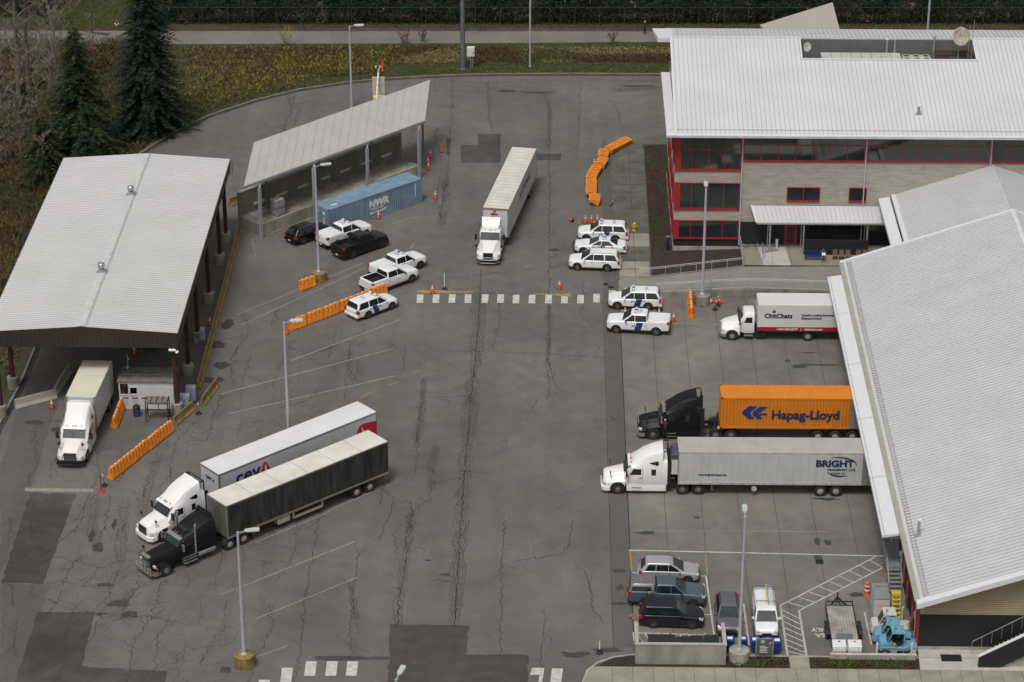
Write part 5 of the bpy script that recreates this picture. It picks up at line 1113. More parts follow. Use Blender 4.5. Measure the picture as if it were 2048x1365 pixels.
PLANK=M('weathered_plank_siding',(.47,.43,.37),.8,c2=(.33,.3,.26),scale=.8,fine=.14,streak=.25)
FY=19.81; bx1=BX1-1
m=MB(); m.box(15.42-O2.x,bx1-O2.x,FY-O2.y,38.9-O2.y,3.4,12.95); m.prismx([(FY-O2.y,12.9),(36-O2.y,16.6),(36-O2.y,12.9)],15.6-O2.x,15.9-O2.x); m.build('upper_wall',PLANK,B)
m=MB(); z=3.5
while z<12.5: m.box(15.40-O2.x,bx1-O2.x,FY-.008-O2.y,FY-O2.y,z,z+.035); m.box(15.412-O2.x,15.42-O2.x,FY-O2.y,38.8-O2.y,z,z+.035); z+=.185
m.build('siding_lines',M('plank_gap',(.27,.245,.2),.9),B)
m=MB(); m.box(15.44-O2.x,bx1-O2.x,FY+.02-O2.y,38.8-O2.y,.75,3.4); m.build('ground_floor_wall',BLKW,B)
m=MB(); m.box(15.4-O2.x,bx1-O2.x,FY-.03-O2.y,38.9-O2.y,-.05,.75); m.build('base_wall',CONC,B)
WG=M('office_glass',(.02,.026,.028),.06,spec=1,var=.5,scale=.3)
def window(x0,x1,z0,z1,cols,rows=1,sill=.18,face='s',y=FY,fr=.07,bay=.12):
    m=MB(); f=lambda a,b,z: K((a,b,z))
    def bx(m,a0,a1,d0,d1,z0,z1):
        if face=='s': m.box(a0-O2.x,a1-O2.x,y-d1-O2.y,y-d0-O2.y,z0,z1)
        else: m.box(15.42-d1-O2.x,15.42-d0-O2.x,a0-O2.y,a1-O2.y,z0,z1)
    bx(m,x0,x1,0,bay,z0,z0+sill); bx(m,x0,x1,0,bay,z1-fr,z1); 
    for k in range(cols+1):
        x=lerp(x0,x1-fr,k/cols); bx(m,x,x+fr,0,bay-.003,z0+sill,z1-fr)
    for r in range(1,rows):
        z=lerp(z0+sill,z1,r/rows)+.25; bx(m,x0+fr,x1-fr,0,bay-.006,z,z+fr)
    w=m.build('window',REDF,B); m=MB(); bx(m,x0+fr*.5,x1-fr*.5,0,bay-.05,z0+sill,z1-fr); m.build('pane',WG,w)
window(15.5,21.75,8.75,12.45,4,2,.22); window(15.5,21.75,4.65,7.5,4,1,.22); window(15.5,21.75,1.55,3.55,4,1,.2)
m=MB()
for z0,z1 in ((8.75,12.45),(4.65,7.5),(1.55,3.55)): m.box(15.36-O2.x,15.95-O2.x,FY-.16-O2.y,FY-.0-O2.y,z0,z1)
m.build('corner_red_panel',REDF,B)
window(21.95,33.6,9.75,12.45,7,2,.2); window(33.85,45.6,9.75,12.45,7,2,.2); window(45.85,57.5,9.75,12.45,7,2,.2)
window(26.3,29.5,5.55,7.1,2,1,.2); window(32.3,34.0,5.55,7.1,1,1,.2)
for a,b in ((21.2,22.6),(25,26.4),(29,30.4),(33,34.4)):
    for z0,z1 in ((1.5,3.5),(4.8,7.4),(8.8,12.2)): window(a,b,z0,z1,1,1,.2,'w')
m=MB()
for x in (21.85,33.72,45.72): m.tube(K((x,FY-.14,1.0)),K((x,BYE+.1,12.8)) if False else K((x,FY-.14,12.8)),.06)
m.build('downspout',M('downspout_pale',(.5,.5,.54),.4),B)
# things seen behind the upper glass stay out: plain reflective glass
# ground floor: door, window band, black masonry
m=MB(); m.box(26.25-O2.x,27.5-O2.x,FY-.05-O2.y,FY+.02-O2.y,1.0,3.15); d=m.build('door',REDF,B)
m=MB(); m.box(26.5-O2.x,27.25-O2.x,FY-.07-O2.y,FY-.05-O2.y,1.25,2.95); m.build('door_glass',M('door_glass_green',(.025,.03,.022),.1),d)
m=MB(); m.box(28.0-O2.x,34.2-O2.x,17.4-O2.y,17.6-O2.y,1.0,2.55); m.build('black_screen_wall',BLKW,B)
m=MB(); m.box(28.5-O2.x,39.0-O2.x,FY-.04-O2.y,FY+.0-O2.y,2.55,3.9); wv=m.build('lobby_window',WG,B)
m=MB()
for x in (28.5,29.7,30.8,31.2,33.0,35.5,37.8): m.box(x-O2.x,x+.09-O2.x,FY-.07-O2.y,FY-.04-O2.y,2.5,3.9)
m.build('lobby_frame',M('dim_red_frame',(.14,.01,.012),.5),wv)
# awning
m=MB(); A0=Vector((22.9,19.75,5.15)); A1=Vector((38.5,19.75,5.15)); C1=Vector((38.5,17.75,4.25)); C0=Vector((23.55,17.75,4.25)); C0=Vector((23.3,17.75,4.25))
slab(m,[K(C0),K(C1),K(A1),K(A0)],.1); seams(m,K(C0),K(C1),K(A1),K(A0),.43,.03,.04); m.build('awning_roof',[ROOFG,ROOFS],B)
m=MB(); m.bar(K(C0),K(C1),.1,.16); m.bar(K(C0),K(A0),.12,.14); m.bar(K((23.4,17.9,4.05)),K((38.4,17.9,4.05)),.08,.16); m.build('awning_trim',FASC,B)
m=MB()
for x in (24.7,27.95,34.1):
    m=MB(); m.bar(K((x,17.95,1.0)),K((x,17.95,4.0)),.13,.13); m.build('awning_post',GALV,B); m=MB(); m.bar(K((x-.12,19.2,1.0)),K((x-.12,19.2,4.6)),.1,.1); m.build('awning_post',GALV,B)
# railings
def railing(label,pts,h=1.0,sp=1.5,mid=True,double=True):
    t=thing('railing',label,'railing',pts[0]); o=Vector(pts[0]); P=[Vector(p)-o for p in pts]
    m=MB(); up=Vector((0,0,h)); m.pipe([p+up for p in P],.025)
    if double: m.pipe([p+up*.86 for p in P],.02)
    if mid: m.pipe([p+up*.12 for p in P],.018)
    m.build('rail',M('rail_pale',(.5,.5,.53),.4,.3),t)
    for a,b in zip(P,P[1:]):
        n=max(1,round((b-a).length/sp))
        for k in range(n+1):
            if k==n and b!=P[-1]: continue
            q=a.lerp(b,k/n); m=MB(); m.tube(q,q+up,.025,.025,6); m.build('post',M('rail_pale',(0,0,0)),t)
def rz_(x): return .03 if x<13 else lerp(.05,.98,(x-13)/9) if x<22 else lerp(.98,1.12,(x-22)/15)
railing('galvanised railing between the mulch bed and the sloping path',[(11.9,13.95,.05),(13,13.95,.06),(21.9,14.5,.97)])
railing('short railing climbing beside the garden bed to the building corner',[(22.0,14.75,1.0),(21.95,19.6,1.0)],sp=1.6)
railing('long galvanised railing on top of the retaining wall above the upper truck dock',[(13.5,ys(13.5),.06),(22,ys(22)+.05,.98+.03),(36,ys(36)+.05,1.28)],sp=1.6)
# --- inspection shed (left)
S=thing('inspection_shed','long open sided inspection shed with a shallow white ribbed gable roof on dark red columns','shed',(-36.2,4,0)); O3=Vector((-36.2,4,0))
def J(p): return tuple(Vector(p)-O3)
sx0,sx1,sr=-44.6,-28.2,-36.35; sy0,sy1=-15.3,23.4; sz0,szr=8.0,8.55
m=MB()
def corrug(m,xa,za,xb,zb,y0,y1,p=.42,h=.05,mi=0):
    pr=[];y=y0
    while y<y1-.01: pr+=[(y,h),(y+p*.55,h),(y+p*.62,0),(y+p*.93,0)]; y+=p
    m.loft([[J((xa,yy,za+hh)) for yy,hh in pr],[J((xb,yy,zb+hh)) for yy,hh in pr]],mi,caps=False,closed=False)
corrug(m,sx0,sz0,sr,szr,sy0,sy1); corrug(m,sr,szr,sx1,sz0,sy0,sy1)
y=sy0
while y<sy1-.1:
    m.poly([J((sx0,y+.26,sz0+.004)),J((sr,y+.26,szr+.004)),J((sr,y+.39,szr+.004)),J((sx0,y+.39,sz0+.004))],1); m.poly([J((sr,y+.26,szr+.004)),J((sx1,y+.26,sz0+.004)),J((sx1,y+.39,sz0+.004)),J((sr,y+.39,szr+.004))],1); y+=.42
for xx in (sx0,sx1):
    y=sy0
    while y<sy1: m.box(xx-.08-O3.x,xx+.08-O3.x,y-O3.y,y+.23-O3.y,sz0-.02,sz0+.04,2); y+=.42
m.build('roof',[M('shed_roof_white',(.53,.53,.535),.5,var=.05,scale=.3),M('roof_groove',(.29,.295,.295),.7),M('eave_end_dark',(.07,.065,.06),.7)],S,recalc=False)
m=MB(); slab(m,[J((sx0+.03,sy0+.05,sz0-.02)),J((sr,sy0+.05,szr-.02)),J((sr,sy1-.05,szr-.02)),J((sx0+.03,sy1-.05,sz0-.02))],.12); slab(m,[J((sr,sy0+.05,szr-.02)),J((sx1-.03,sy0+.05,sz0-.02)),J((sx1-.03,sy1-.05,sz0-.02)),J((sr,sy1-.05,szr-.02))],.12); m.build('ceiling',M('ceiling_grey',(.2,.2,.2),.8),S)
m=MB(); slab(m,[J((sr-.4,sy0,szr+.07)),J((sr,sy0,szr+.14)),J((sr,sy1,szr+.14)),J((sr-.4,sy1,szr+.07))],.03); slab(m,[J((sr,sy0,szr+.14)),J((sr+.4,sy0,szr+.07)),J((sr+.4,sy1,szr+.07)),J((sr,sy1,szr+.14))],.03)
m.bar(J((sr+.28,sy0,szr+.13)),J((sr+.28,sy1,szr+.13)),.05,.05); m.build('ridge_cap',M('ridge_white',(.52,.53,.53),.5),S)
for yy,nm in ((sy0,'front_fascia'),(sy1,'rear_fascia')):
    m=MB(); m.prismy([(sx0-O3.x,sz0-1.35),(sx1-O3.x,sz0-1.35),(sx1-O3.x,sz0+.02),(sr-O3.x,szr+.02),(sx0-O3.x,sz0+.02)],yy-.06-O3.y,yy-O3.y)
    for k in range(42): x=sx0+.2+k*.4; m.box(x-O3.x,x+.05-O3.x,yy-.085-O3.y,yy-.06-O3.y,sz0-1.33,sz0-.05)
    m.build(nm,BROWNW,S)
for xx,nm in ((sx0,'side_fascia'),(sx1,'side_fascia')):
    m=MB(); m.box(xx-.05-O3.x,xx+.05-O3.x,sy0-O3.y,sy1-O3.y,sz0-.95,sz0-.02); m.build(nm,BROWNW,S)
cyl=[(-28.7,y) for y in (-14.7,-7.2,-.6,7.7,16.5,21.6)]+[(-43.85,y) for y in (-15.4,-10.0,-.6,7.7,16.5,21.6)]
for x,y in cyl:
    m=MB(); p=J((x,y,0)); m.lathe([(.5,-.05),(.5,1.02),(.44,1.06),(.001,1.06)],p,20); m.build('pedestal',CONCD if x<-40 else M('pedestal_concrete',(.27,.26,.22),.85,var=.25,scale=1.5,fine=.12),S,smooth=40)
    m=MB(); x0,y0,_=p; m.box(x0-.17,x0+.17,y0-.19,y0-.15,1.05,7.9); m.box(x0-.17,x0+.17,y0+.15,y0+.19,1.05,7.9); m.box(x0-.02,x0+.02,y0-.15,y0+.15,1.05,7.9); m.build('column',RUST,S)
m=MB()
for y in (-14.7,-7.2,-.6,7.7,16.5,21.6): m.bar(J((sx0+.2,y,7.55)),J((sx1-.2,y,7.55)),.2,.5)
m.build('roof_beams',RUST,S)
for y in (13.2,-4.3):
    v=thing('turbine_vent','silver turbine vent on the shed ridge, '+('farther from the camera' if y>0 else 'nearer the camera'),'roof vent',(sr,y,szr+.1),0,'turbine vents on the shed ridge')
    m=MB(); m.ico((0,0,.62),.34,0,(1,1,.9)); b=m.build('turbine',CHROME,v,smooth=25); m=MB(); m.lathe([(.3,-.1),(.24,.32),(.001,.32)],(0,0,0),12); m.box(-.45,.45,-.3,.3,-.15,.02); m.build('base',GALV,v)
    m=MB()
    for k in range(12): a=R(k*30); m.box(.3*math.cos(a)-.01,.3*math.cos(a)+.01,.3*math.sin(a)-.01,.3*math.sin(a)+.01,.4,.85)
    m.build('fins',GREYPANEL,b)
# --- inspection canopy with platform
Nc=thing('platform_canopy','slanted pale metal canopy on grey posts above the concrete loading platform','canopy',(-18,30,0)); O4=Vector((-18,30,0))
def Q(p): return tuple(Vector(p)-O4)
n0=at(487,375,5.85); n1=at(850,243,5.85); f0=at(508,285,7.5); f1=at(860,160,7.5)
m=MB(); slab(m,[Q(n0),Q(n1),Q(f1),Q(f0)],.16); m.build('roof',ROOFT,Nc)
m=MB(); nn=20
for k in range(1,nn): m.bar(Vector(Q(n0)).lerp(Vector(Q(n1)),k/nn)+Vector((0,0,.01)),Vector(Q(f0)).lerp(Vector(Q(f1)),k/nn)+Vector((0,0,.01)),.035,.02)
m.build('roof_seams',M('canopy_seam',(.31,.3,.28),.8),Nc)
m=MB(); m.bar(Q(n0),Q(n1),.14,.18); m.bar(Vector(Q(f0))-Vector((0,0,.1)),Vector(Q(f1))-Vector((0,0,.1)),.1,.14); m.build('edge_beam',GALV,Nc)
D=(Vector((n1.x,n1.y,0))-Vector((n0.x,n0.y,0))).normalized(); Sd=Vector((-D.y,D.x,0))
p0=Vector((-25.3,22.5,0)); LEN=22.6
ts=(0,7.1,14.4,21.7)
G_=(Vector((f0.x,f0.y,0))-Vector((n0.x,n0.y,0))); G_.normalize()
rn=(n1-n0).cross(f0-n0).normalized()
def roofz(p): return n0.z-(rn.x*(p.x-n0.x)+rn.y*(p.y-n0.y))/rn.z
for k in ts:
    b=p0+D*k; bb=b+G_*4.6; m=MB(); zt=roofz(b)-.2
    for s in (-.1,.1): m.bar(Vector(Q(b+D*s)),Vector(Q(b+D*s+Vector((0,0,zt)))),.07,.2)
    m.build('post',GALV,Nc)
    m=MB(); m.bar(Vector(Q(bb))+Vector((0,0,1.1)),Vector(Q(bb))+Vector((0,0,roofz(bb)-.2)),.3,.2); m.build('rear_post',M('dark_steel_post',(.16,.17,.18),.5,.3),Nc)
    e=b+G_*7.0; e.z=roofz(e)-.3; c=Vector((b.x,b.y,roofz(b)-.3)); m=MB(); m.bar(Q(c),Q(e),.14,.22); m.build('rafter',GALV,Nc)
Pf=thing('loading_platform','stained concrete loading platform with a high rear wall under the slanted canopy','platform',(-18,30,0))
def blk(m,s0,s1,d0,d1,z0,z1):
    a=[p0+D*s0+Sd*d0,p0+D*s1+Sd*d0,p0+D*s1+Sd*d1,p0+D*s0+Sd*d1]; m.prism([Q(v)[:2] for v in a],z0,z1)
m=MB(); blk(m,.3,LEN-.5,.45,3.6,-.05,1.25); m.build('deck',CONCD,Pf)
m=MB(); blk(m,.3,LEN-.5,.3,.5,-.05,1.33); m.build('front_wall',M('platform_face',(.38,.35,.27),.85,c2=(.22,.2,.15),scale=1.0,fine=.15,streak=3),Pf)
m=MB(); blk(m,.3,LEN,3.6,3.85,-.05,3.7); m.build('rear_wall',M('dark_wall_concrete',(.21,.195,.155),.88,c2=(.13,.12,.095),scale=1,fine=.15,streak=3),Pf)
m=MB(); blk(m,.3,LEN,3.55,3.9,3.7,3.8); m.build('coping',CONC,Pf)
for k in range(7): m=MB(); blk(m,2.2+k*2.9,3.6+k*2.9,3.5,3.6,1.9,2.12); m.build('wall_light',M('pale_panel',(.5,.49,.46),.5),Pf)
m=MB(); blk(m,.1,LEN-.3,.05,.25,-.05,.1); m.build('footing',CONCD,Pf)
pb=thing('bag_pallet','shrink wrapped double stack of bags on a pallet standing on the platform','pallet',(0,0,0)); c=p0+D*3.2+Sd*1.15; pb.location=(c.x,c.y,1.25); pb.rotation_euler=(0,0,R(46))
WRAP=M('wrapped_bags',(.4,.36,.4),.45,c2=(.15,.13,.16),scale=7,fine=.35)
m=MB()
for z,n_ in ((.12,3),(.95,4)):
    for k in range(n_):
        for i in range(3):
            for j in range(2): m.obox((-.36+i*.36,-.25+j*.5,z+.12+k*.2),(.34,.5,.19),R(random.uniform(-4,4)))
m.build('bags',WRAP,pb,bevel=.04); m=MB(); m.box(-.55,.55,-.5,.5,0,.1); m.box(-.55,.55,-.5,.5,.83,.93); m.build('pallet_boards',M('pallet_wood',(.3,.2,.14),.8),pb)
# far canopy behind the office building
fc=thing('far_canopy','pale slanted canopy roof rising behind the three storey building','canopy',(30,70,0)); m=MB()
v=[at(1520,50,5),at(1665,5,7.5),at(1680,62,5.2),at(1540,72,4.2)]; slab(m,[p-Vector((30,70,0)) for p in v],.2); m.build('roof',M('far_canopy_tan',(.33,.305,.27),.7,var=.05,scale=.3),fc)
m=MB()
for p in v: q=p-Vector((30,70,0)); m.bar((q.x*.9,q.y,0),(q.x*.9,q.y,q.z-.3),.2)
m.build('posts',GALV,fc)
# ================================================================ PROPS
# lamp posts
LZ_=atY(569,645,-23.2).z; LX_=atY(572,748,-23.2).x
bl_=at(793,1351,12.1); BL_=(bl_.x,bl_.y-.5,0)
def lamp(label,loc,ztop,arm,ped=CONCD,z0=1.0,grp='tall lamp posts in the yard',pr=.75):
    t=thing('lamp_post',label,'lamp post',loc,0,grp)
    if z0>.5:
        m=MB(); m.lathe([(pr,-.05),(pr,z0-.04),(pr-.05,z0),(.001,z0)],(0,0,0),24); m.build('pedestal',ped,t,smooth=40)
    m=MB(); m.tube((0,0,z0),(0,0,ztop),.15,.09,4 if False else 10); m.lathe([(.24,z0),(.24,z0+.06),(.17,z0+.16),(.001,z0+.16)],(0,0,0),12); m.build('pole',M('pole_pale_grey',(.45,.47,.52),.45,.2,var=.06),t,smooth=40)
    a=R(arm); d=Vector((math.cos(a),math.sin(a),0)); m=MB(); m.bar((0,0,ztop-.1),d*.55+Vector((0,0,ztop+.02)),.08,.08)
    q=Matrix.Translation(d*1.05+Vector((0,0,ztop+.06)))@Matrix.Rotation(a,4,'Z')
    m.build('arm',GALV,t); m=MB(); m.loft([[(q@Vector(p)) for p in ((x,-w,-.07),(x,w,-.07),(x,w*.8,.08),(x,-w*.8,.08))] for x,w in ((-.55,.1),(-.3,.2),(.45,.22),(.52,.16))]); m.build('lamp_head',M('lamp_head_grey',(.5,.52,.5),.4),t,bevel=.02)
    return t
YPED=YELC
lamp('lamp post on a worn yellow pedestal beside the faded lower crosswalk',(-18.55,-53.9,0),11.3,12,YPED)
lamp('lamp post on a yellow stained pedestal between the parked pickups and the short orange barrier',(-18.75,12.7,0),11.9,18,YPED)
lamp('lamp post standing behind the long white lettered trailer',(LX_,-23.2,0),LZ_,15,YPED)
lamp('lamp post on a concrete pedestal by the retaining wall and railing',(17.75,8.3,0),11.7,88,CONCD)
lamp('lamp post on a round concrete pedestal behind the blue recycling bins',(17.6,-52.6,0),12.2,88,CONC)
lamp('lamp post standing behind the slanted canopy near the planted bank',(-18.95,58.2,0),9.7,8,CONC,0.02)
lamp('lamp post whose pale head shows over the dark asphalt patch at the bottom',BL_,12.1,75,CONC)
t=thing('steel_pole','thick weathered grey steel pole on the grass bank with a white box next to it','pole',(-7.0,71.2,-.06)); m=MB(); m.tube((0,0,0),(0,0,13),.3,.22,10); m.lathe([(.42,0),(.42,.05),(.001,.06)],(0,0,0),12); m.build('shaft',M('weathered_pole',(.16,.17,.18),.6,.3,var=.2),t,smooth=40)
m=MB(); m.tube((.35,-.1,8.6),(.4,-.1,13),.05); m.build('conduit',GALV,t)
t=thing('utility_cabinet','white utility cabinet on a stand beside the thick steel pole','utility cabinet',(-6.1,71.5,-.06)); m=MB(); m.box(-.45,.45,-.25,.25,1.5,2.6); m.build('box',FASC,t,bevel=.03); m=MB(); m.box(-.05,.05,-.05,.05,0,1.5); m.box(.2,.26,-.05,.05,0,1.5); m.build('stand',GALV,t); m=MB(); m.box(.3,.38,-.27,-.25,1.8,2.1); m.build('latch',BLK,t)
t=thing('steel_pole','slender light grey pole on the grass bank in the middle of the top edge','pole',(.76,72.1,-.06)); m=MB(); m.tube((0,0,0),(0,0,13),.12,.09,10); m.build('shaft',M('pole_pale_grey',(0,0,0)),t,smooth=40); m=MB(); m.lathe([(.2,0),(.2,.08),(.001,.1)],(0,0,0),10); m.build('base_plate',GALV,t)
t=thing('steel_pole','light pole rising behind the white roof of the three storey building','pole',(46.5,72,-.06)); m=MB(); m.tube((0,0,0),(0,0,16),.14,.1,10); m.build('shaft',M('pole_pale_grey',(0,0,0)),t,smooth=40); m=MB(); m.lathe([(.2,0),(.2,.08),(.001,.1)],(0,0,0),10); m.build('base_plate',GALV,t)
# orange water barriers
def barrier():
    t=thing('water_barrier','x','barrier')
    m=MB(); Lh=.94; prof=[(-.3,0),(.3,0),(.3,.12),(.12,.62),(.1,1.05),(-.1,1.05),(-.12,.62),(-.3,.12)]
    m.prismx(prof,-Lh,Lh); 
    for k in range(4):
        x=-Lh+.12+k*.47
        for s in (1,-1): m.loft([[(x,s*.3,.1),(x+.3,s*.3,.1),(x+.3,s*.36,.16),(x,s*.36,.16)],[(x,s*.1,1.0),(x+.3,s*.1,1.0),(x+.3,s*.15,.98),(x,s*.15,.98)]])
    m.build('shell',ORANGE,t,bevel=.015); m=MB()
    for x in (-.55,.0,.55): m.box(x-.05,x+.05,-.06,.06,1.05,1.1)
    m.build('fill_caps',REFL,t); return t
BAR=barrier(); used=[]
def place_bar(x,y,rz,label,group,tip=False,z=.012):
    if not used: b=BAR; used.append(1)
    else: b=copy_tree(BAR)
    b['label']=label; b['group']=group
    if tip: b.rotation_euler=(R(73),0,rz); b.location=(x,y,z+.33)
    else: b.rotation_euler=(0,0,rz); b.location=(x,y,z)
def row(a,b,n,fmt,group):
    a=Vector(a);b=Vector(b); rz=math.atan2(b.y-a.y,b.x-a.x)
    for k in range(n):
        p=a.lerp(b,(k+.5)/n); place_bar(p.x+random.uniform(-.03,.03),p.y+random.uniform(-.03,.03),rz+R(random.uniform(-2.5,2.5)),fmt[k],group)
ordn=['first','second','third','fourth','fifth','sixth','seventh','eighth','ninth']
row((-32.75,-26.5),(-28.85,-17.9),5,[f'upright orange barrier, {ordn[k]} from the lower end of the row nearing the booth' for k in range(5)],'orange barrier row in front of the inspection shed')
row((-20.6,1.7),(-12.1,10.1),6,[f'upright orange barrier, {ordn[k]} from the lower end of the parked SUV row' for k in range(6)],'orange barrier row beside the parked white SUV')
place_bar(-19.75,11.05,R(44),'single orange water barrier leaning against the pedestal of the lamp post by the pickups','loose orange barriers')
row((-33.8,-17.7),(-33.65,-13.7),2,['orange water barrier nearer the camera of the pair beside the white booth','orange water barrier touching the front corner of the white booth'],'orange barriers beside the booth')
row((16.55,5.0),(16.65,9.0),2,['orange water barrier nearer the camera of the pair beside the concrete lamp pedestal','orange water barrier touching the retaining wall beside the lamp pedestal'],'orange barriers by the concrete lamp pedestal')
arcp=[(1247.5,288.6),(1226.2,299.6),(1208.6,310.5),(1205,327.4),(1192.5,342.8),(1185.2,356),(1184.5,370.6),(1183.7,384.8),(1191,400.6)]
pa=[at(x,y,.35) for x,y in arcp]
dirs=[(0,1),(0,1),(2,3),(2,3),(4,5),(4,6),(5,7),(6,7),(7,7)]
for k,p in enumerate(pa):
    a,b=dirs[k]; d=(pa[a]-pa[b]) if a!=b else Vector((0,1,0)); 
    if k in(6,7,8): d=Vector((.03,1,0))
    if k==3: d=Vector((.25,1,0))
    rz=math.atan2(d.y,d.x)+math.pi
    o=-Vector((-math.sin(rz),math.cos(rz),0))*0
    place_bar(p.x+.4,p.y,rz,f'orange water barrier lying on its side, {ordn[k]} from the far end of the curved line','orange barriers tipped on their sides in a curve',True)
# jersey barriers
def jersey(a,b,label,mat,group,z=.012,h=.85):
    a=Vector((a[0],a[1],0));b=Vector((b[0],b[1],0)); c=(a+b)/2; Ln=(b-a).length/2-.02
    t=thing('concrete_barrier',label,'concrete barrier',(c.x,c.y,z),math.atan2(b.y-a.y,b.x-a.x),group)
    m=MB(); m.prismx([(-.3,0),(.3,0),(.3,.1),(.14,.34),(.08,h),(-.08,h),(-.14,.34),(-.3,.1)],-Ln,Ln); m.build('body',mat,t,bevel=.02)
    m=MB()
    for x in (-Ln+.5,Ln-.5): m.tube((x,0,h-.02),(x,0,h+.03),.05,.04,8)
    m.build('lifting_loop',GREYPANEL,t); return t
jy=[24.2-k*3.12 for k in range(12)]
for k in range(11): jersey((-27.72+.02*k,jy[k]),(-27.7+.02*k,jy[k+1]),f'yellow stained concrete barrier, {ordn[k] if k<9 else ["tenth","eleventh"][k-9]} from the far end of the line along the shed',YELC,'yellow stained concrete barriers along the shed')
jersey((-28.72,-17.0),(-27.35,-13.0) if False else (-26.95+-.5,-13.9),'yellow stained concrete barrier continuing the orange barrier row by the booth',YELC,'loose yellow stained barriers')
jersey((-26.75,-13.3),(-25.9,-9.4),'yellow stained concrete barrier next to the slim red post',YELC,'loose yellow stained barriers')
jersey((-29.4,30.6),(-27.4,33.0),'yellow stained concrete barrier standing behind the slanted canopy corner',YELC,'loose yellow stained barriers')
WB=M('pale_barrier_concrete',(.36,.34,.28),.85,var=.15,scale=1.5,fine=.08)
jersey((-42.95,-14.0),(-39.7,-11.9),'pale unpainted concrete barrier set across the lane by the left shed columns',WB,'pale concrete barriers')
jersey((-39.9,-11.4),(-39.4,-7.1),'pale unpainted concrete barrier beside the white truck box',WB,'pale concrete barriers')
# cones
def cone(h=.9,collars=True,col_=CONEO,dirty=False):
    t=thing('traffic_cone','x','cone'); m=MB(); m.lathe([(.17,.03),(.035,h),(.001,h)],(0,0,0),12); m.build('cone',col_,t,smooth=40)
    m=MB(); m.box(-.21,.21,-.21,.21,0,.035); m.build('base',BLK if not dirty else col_,t)
    if collars:
        m=MB()
        for a,b in ((.55,.72),(.8,.9)): ra=lerp(.17,.035,(a*h-.03)/(h-.03))+.006; rb=lerp(.17,.035,(b*h-.03)/(h-.03))+.006; m.lathe([(ra,a*h),(rb,b*h)],(0,0,0),12)
        m.build('collar',REFL,t,smooth=40)
    return t
C1_=cone(); C2_=cone(.75,False,M('dull_orange',(.4,.13,.04),.6,var=.2)); C3_=cone(.9,False); fl=set()
C4_=cone(.75,False,M('grubby_tan_cone',(.3,.22,.09),.7,var=.2),True)
def pc(src,px,label,group='traffic cones around the yard',lying=0):
    g=at(*px,.012)
    if src.name in fl: c=copy_tree(src)
    else: c=src; fl.add(src.name)
    c.location=g; c['label']=label; c['group']=group; c.rotation_euler=(0,0,random.uniform(0,1))
    if lying: c.rotation_euler=(0,R(80),R(150)); c.location.z=.2
for src,px,l in ((C3_,(884,304),'plain tall orange cone at the corner of the platform, farthest up the yard'),(C1_,(861,315),'white collared orange cone just below the plain one at the platform corner'),(C1_,(856,329),'upper cone of the close pair beside the platform end'),(C1_,(857,339),'lower cone of the close pair beside the platform end'),(C1_,(871,398),'orange cone standing alone to the right of the blue container'),(C1_,(757,438),'orange cone in front of the middle of the blue container'),(C1_,(865,587),'orange cone on the worn yellow line'),(C1_,(1119,578),'orange cone standing alone above the right half of the upper crosswalk'),(C3_,(574,668),'plain orange cone at the lower end of the orange row below the parked SUV'),(C1_,(104,817),'orange cone in front of the pale concrete barrier near the white truck'),(C1_,(1188,333),'collared orange cone tucked into the curve of tipped barriers'),(C3_,(1193,336),'plain orange cone tucked into the curve of tipped barriers'),(C1_,(1347,643),'orange cone just behind the covered white pickup on the slab'),(C1_,(1318,633),'orange cone hidden partly behind the covered white pickup bed'),(C1_,(1250,632),'orange cone showing its tip between the SUV and the pickup on the slab'),(C1_,(269,709),'orange cone under the front edge of the inspection shed'),(C1_,(420,651),'orange cone between the shed columns and the yellow barriers')):
    pc(src,px,l)
for k,(x,src,l) in enumerate(((1159,C4_,'grubby tan cone left of the collared cones in the row by the parked SUVs'),(1171,C1_,'first collared cone in the row of small cones by the parked SUVs'),(1183,C1_,'second collared cone in the row of small cones by the parked SUVs'),(1195,C1_,'third collared cone in the row, close behind the far white SUV roof'),(1206,C4_,'grubby tan cone right of the collared cones in the row behind the far white SUV'),(1214,C2_,'dull orange cone second from the right in the row behind the far white SUV'),(1225,C2_,'dull orange cone at the right end of the row behind the far white SUV'))):
    pc(src,(x,446),l,'row of cones behind the parked white SUVs')
pc(C2_,(1146,445),'dull orange cone lying on its side at the left end of the cone row','row of cones behind the parked white SUVs',1)
for k,(dx,dz) in enumerate(((17.6,0),(15.2,0))):
    p=p0+D*dx+Sd*4.3; c=copy_tree(C1_); c.location=(p.x,p.y,.012); c['label']=['orange cone behind the high platform wall near its far end','orange cone behind the platform wall beside the lift machine'][k]
# slim posts
def delin(px,label,pole,base,h=1.15,cat='marker post',lean=0):
    g=at(*px,.012); t=thing('marker_post',label,cat,g); m=MB(); m.tube((0,0,.05),(lean,0,h),.04,.035,8); m.build('post',pole,t)
    m=MB(); m.lathe([(.3,0),(.28,.05),(.09,.12),(.06,.3),(.001,.3)],(0,0,0),12); m.build('base',base,t)
    if pole is CONEO or pole is REDP:
        m=MB(); m.tube((lean*.75,0,h*.75),(lean*.82,0,h*.84),.046); m.tube((lean*.88,0,h*.88),(lean*.94,0,h*.95),.046); m.build('reflective_band',REFL,t)
    return t
REDP=M('red_plastic',(.5,.015,.03),.5,var=.1)
delin((397,828),'slim red marker post between the yellow stained barriers',REDP,BLK); delin((889,579),'white marker post on a black rubber base above the yellow line',REFL,BLK,1.7)
delin((203,983),'black signpost stub on a red base at the end of the orange barrier row',BLK,REDP,1.5); delin((209,972),'red marker post on a black base at the end of the orange barrier row',REDP,BLK,1.2,lean=-.1)
delin((1199,1306),'white marker post on a black base by the kerbed planting bed',REFL,BLK,1.0); delin((1225,412),'small black and red marker at the sidewalk kerb',REDP,BLK,.6)
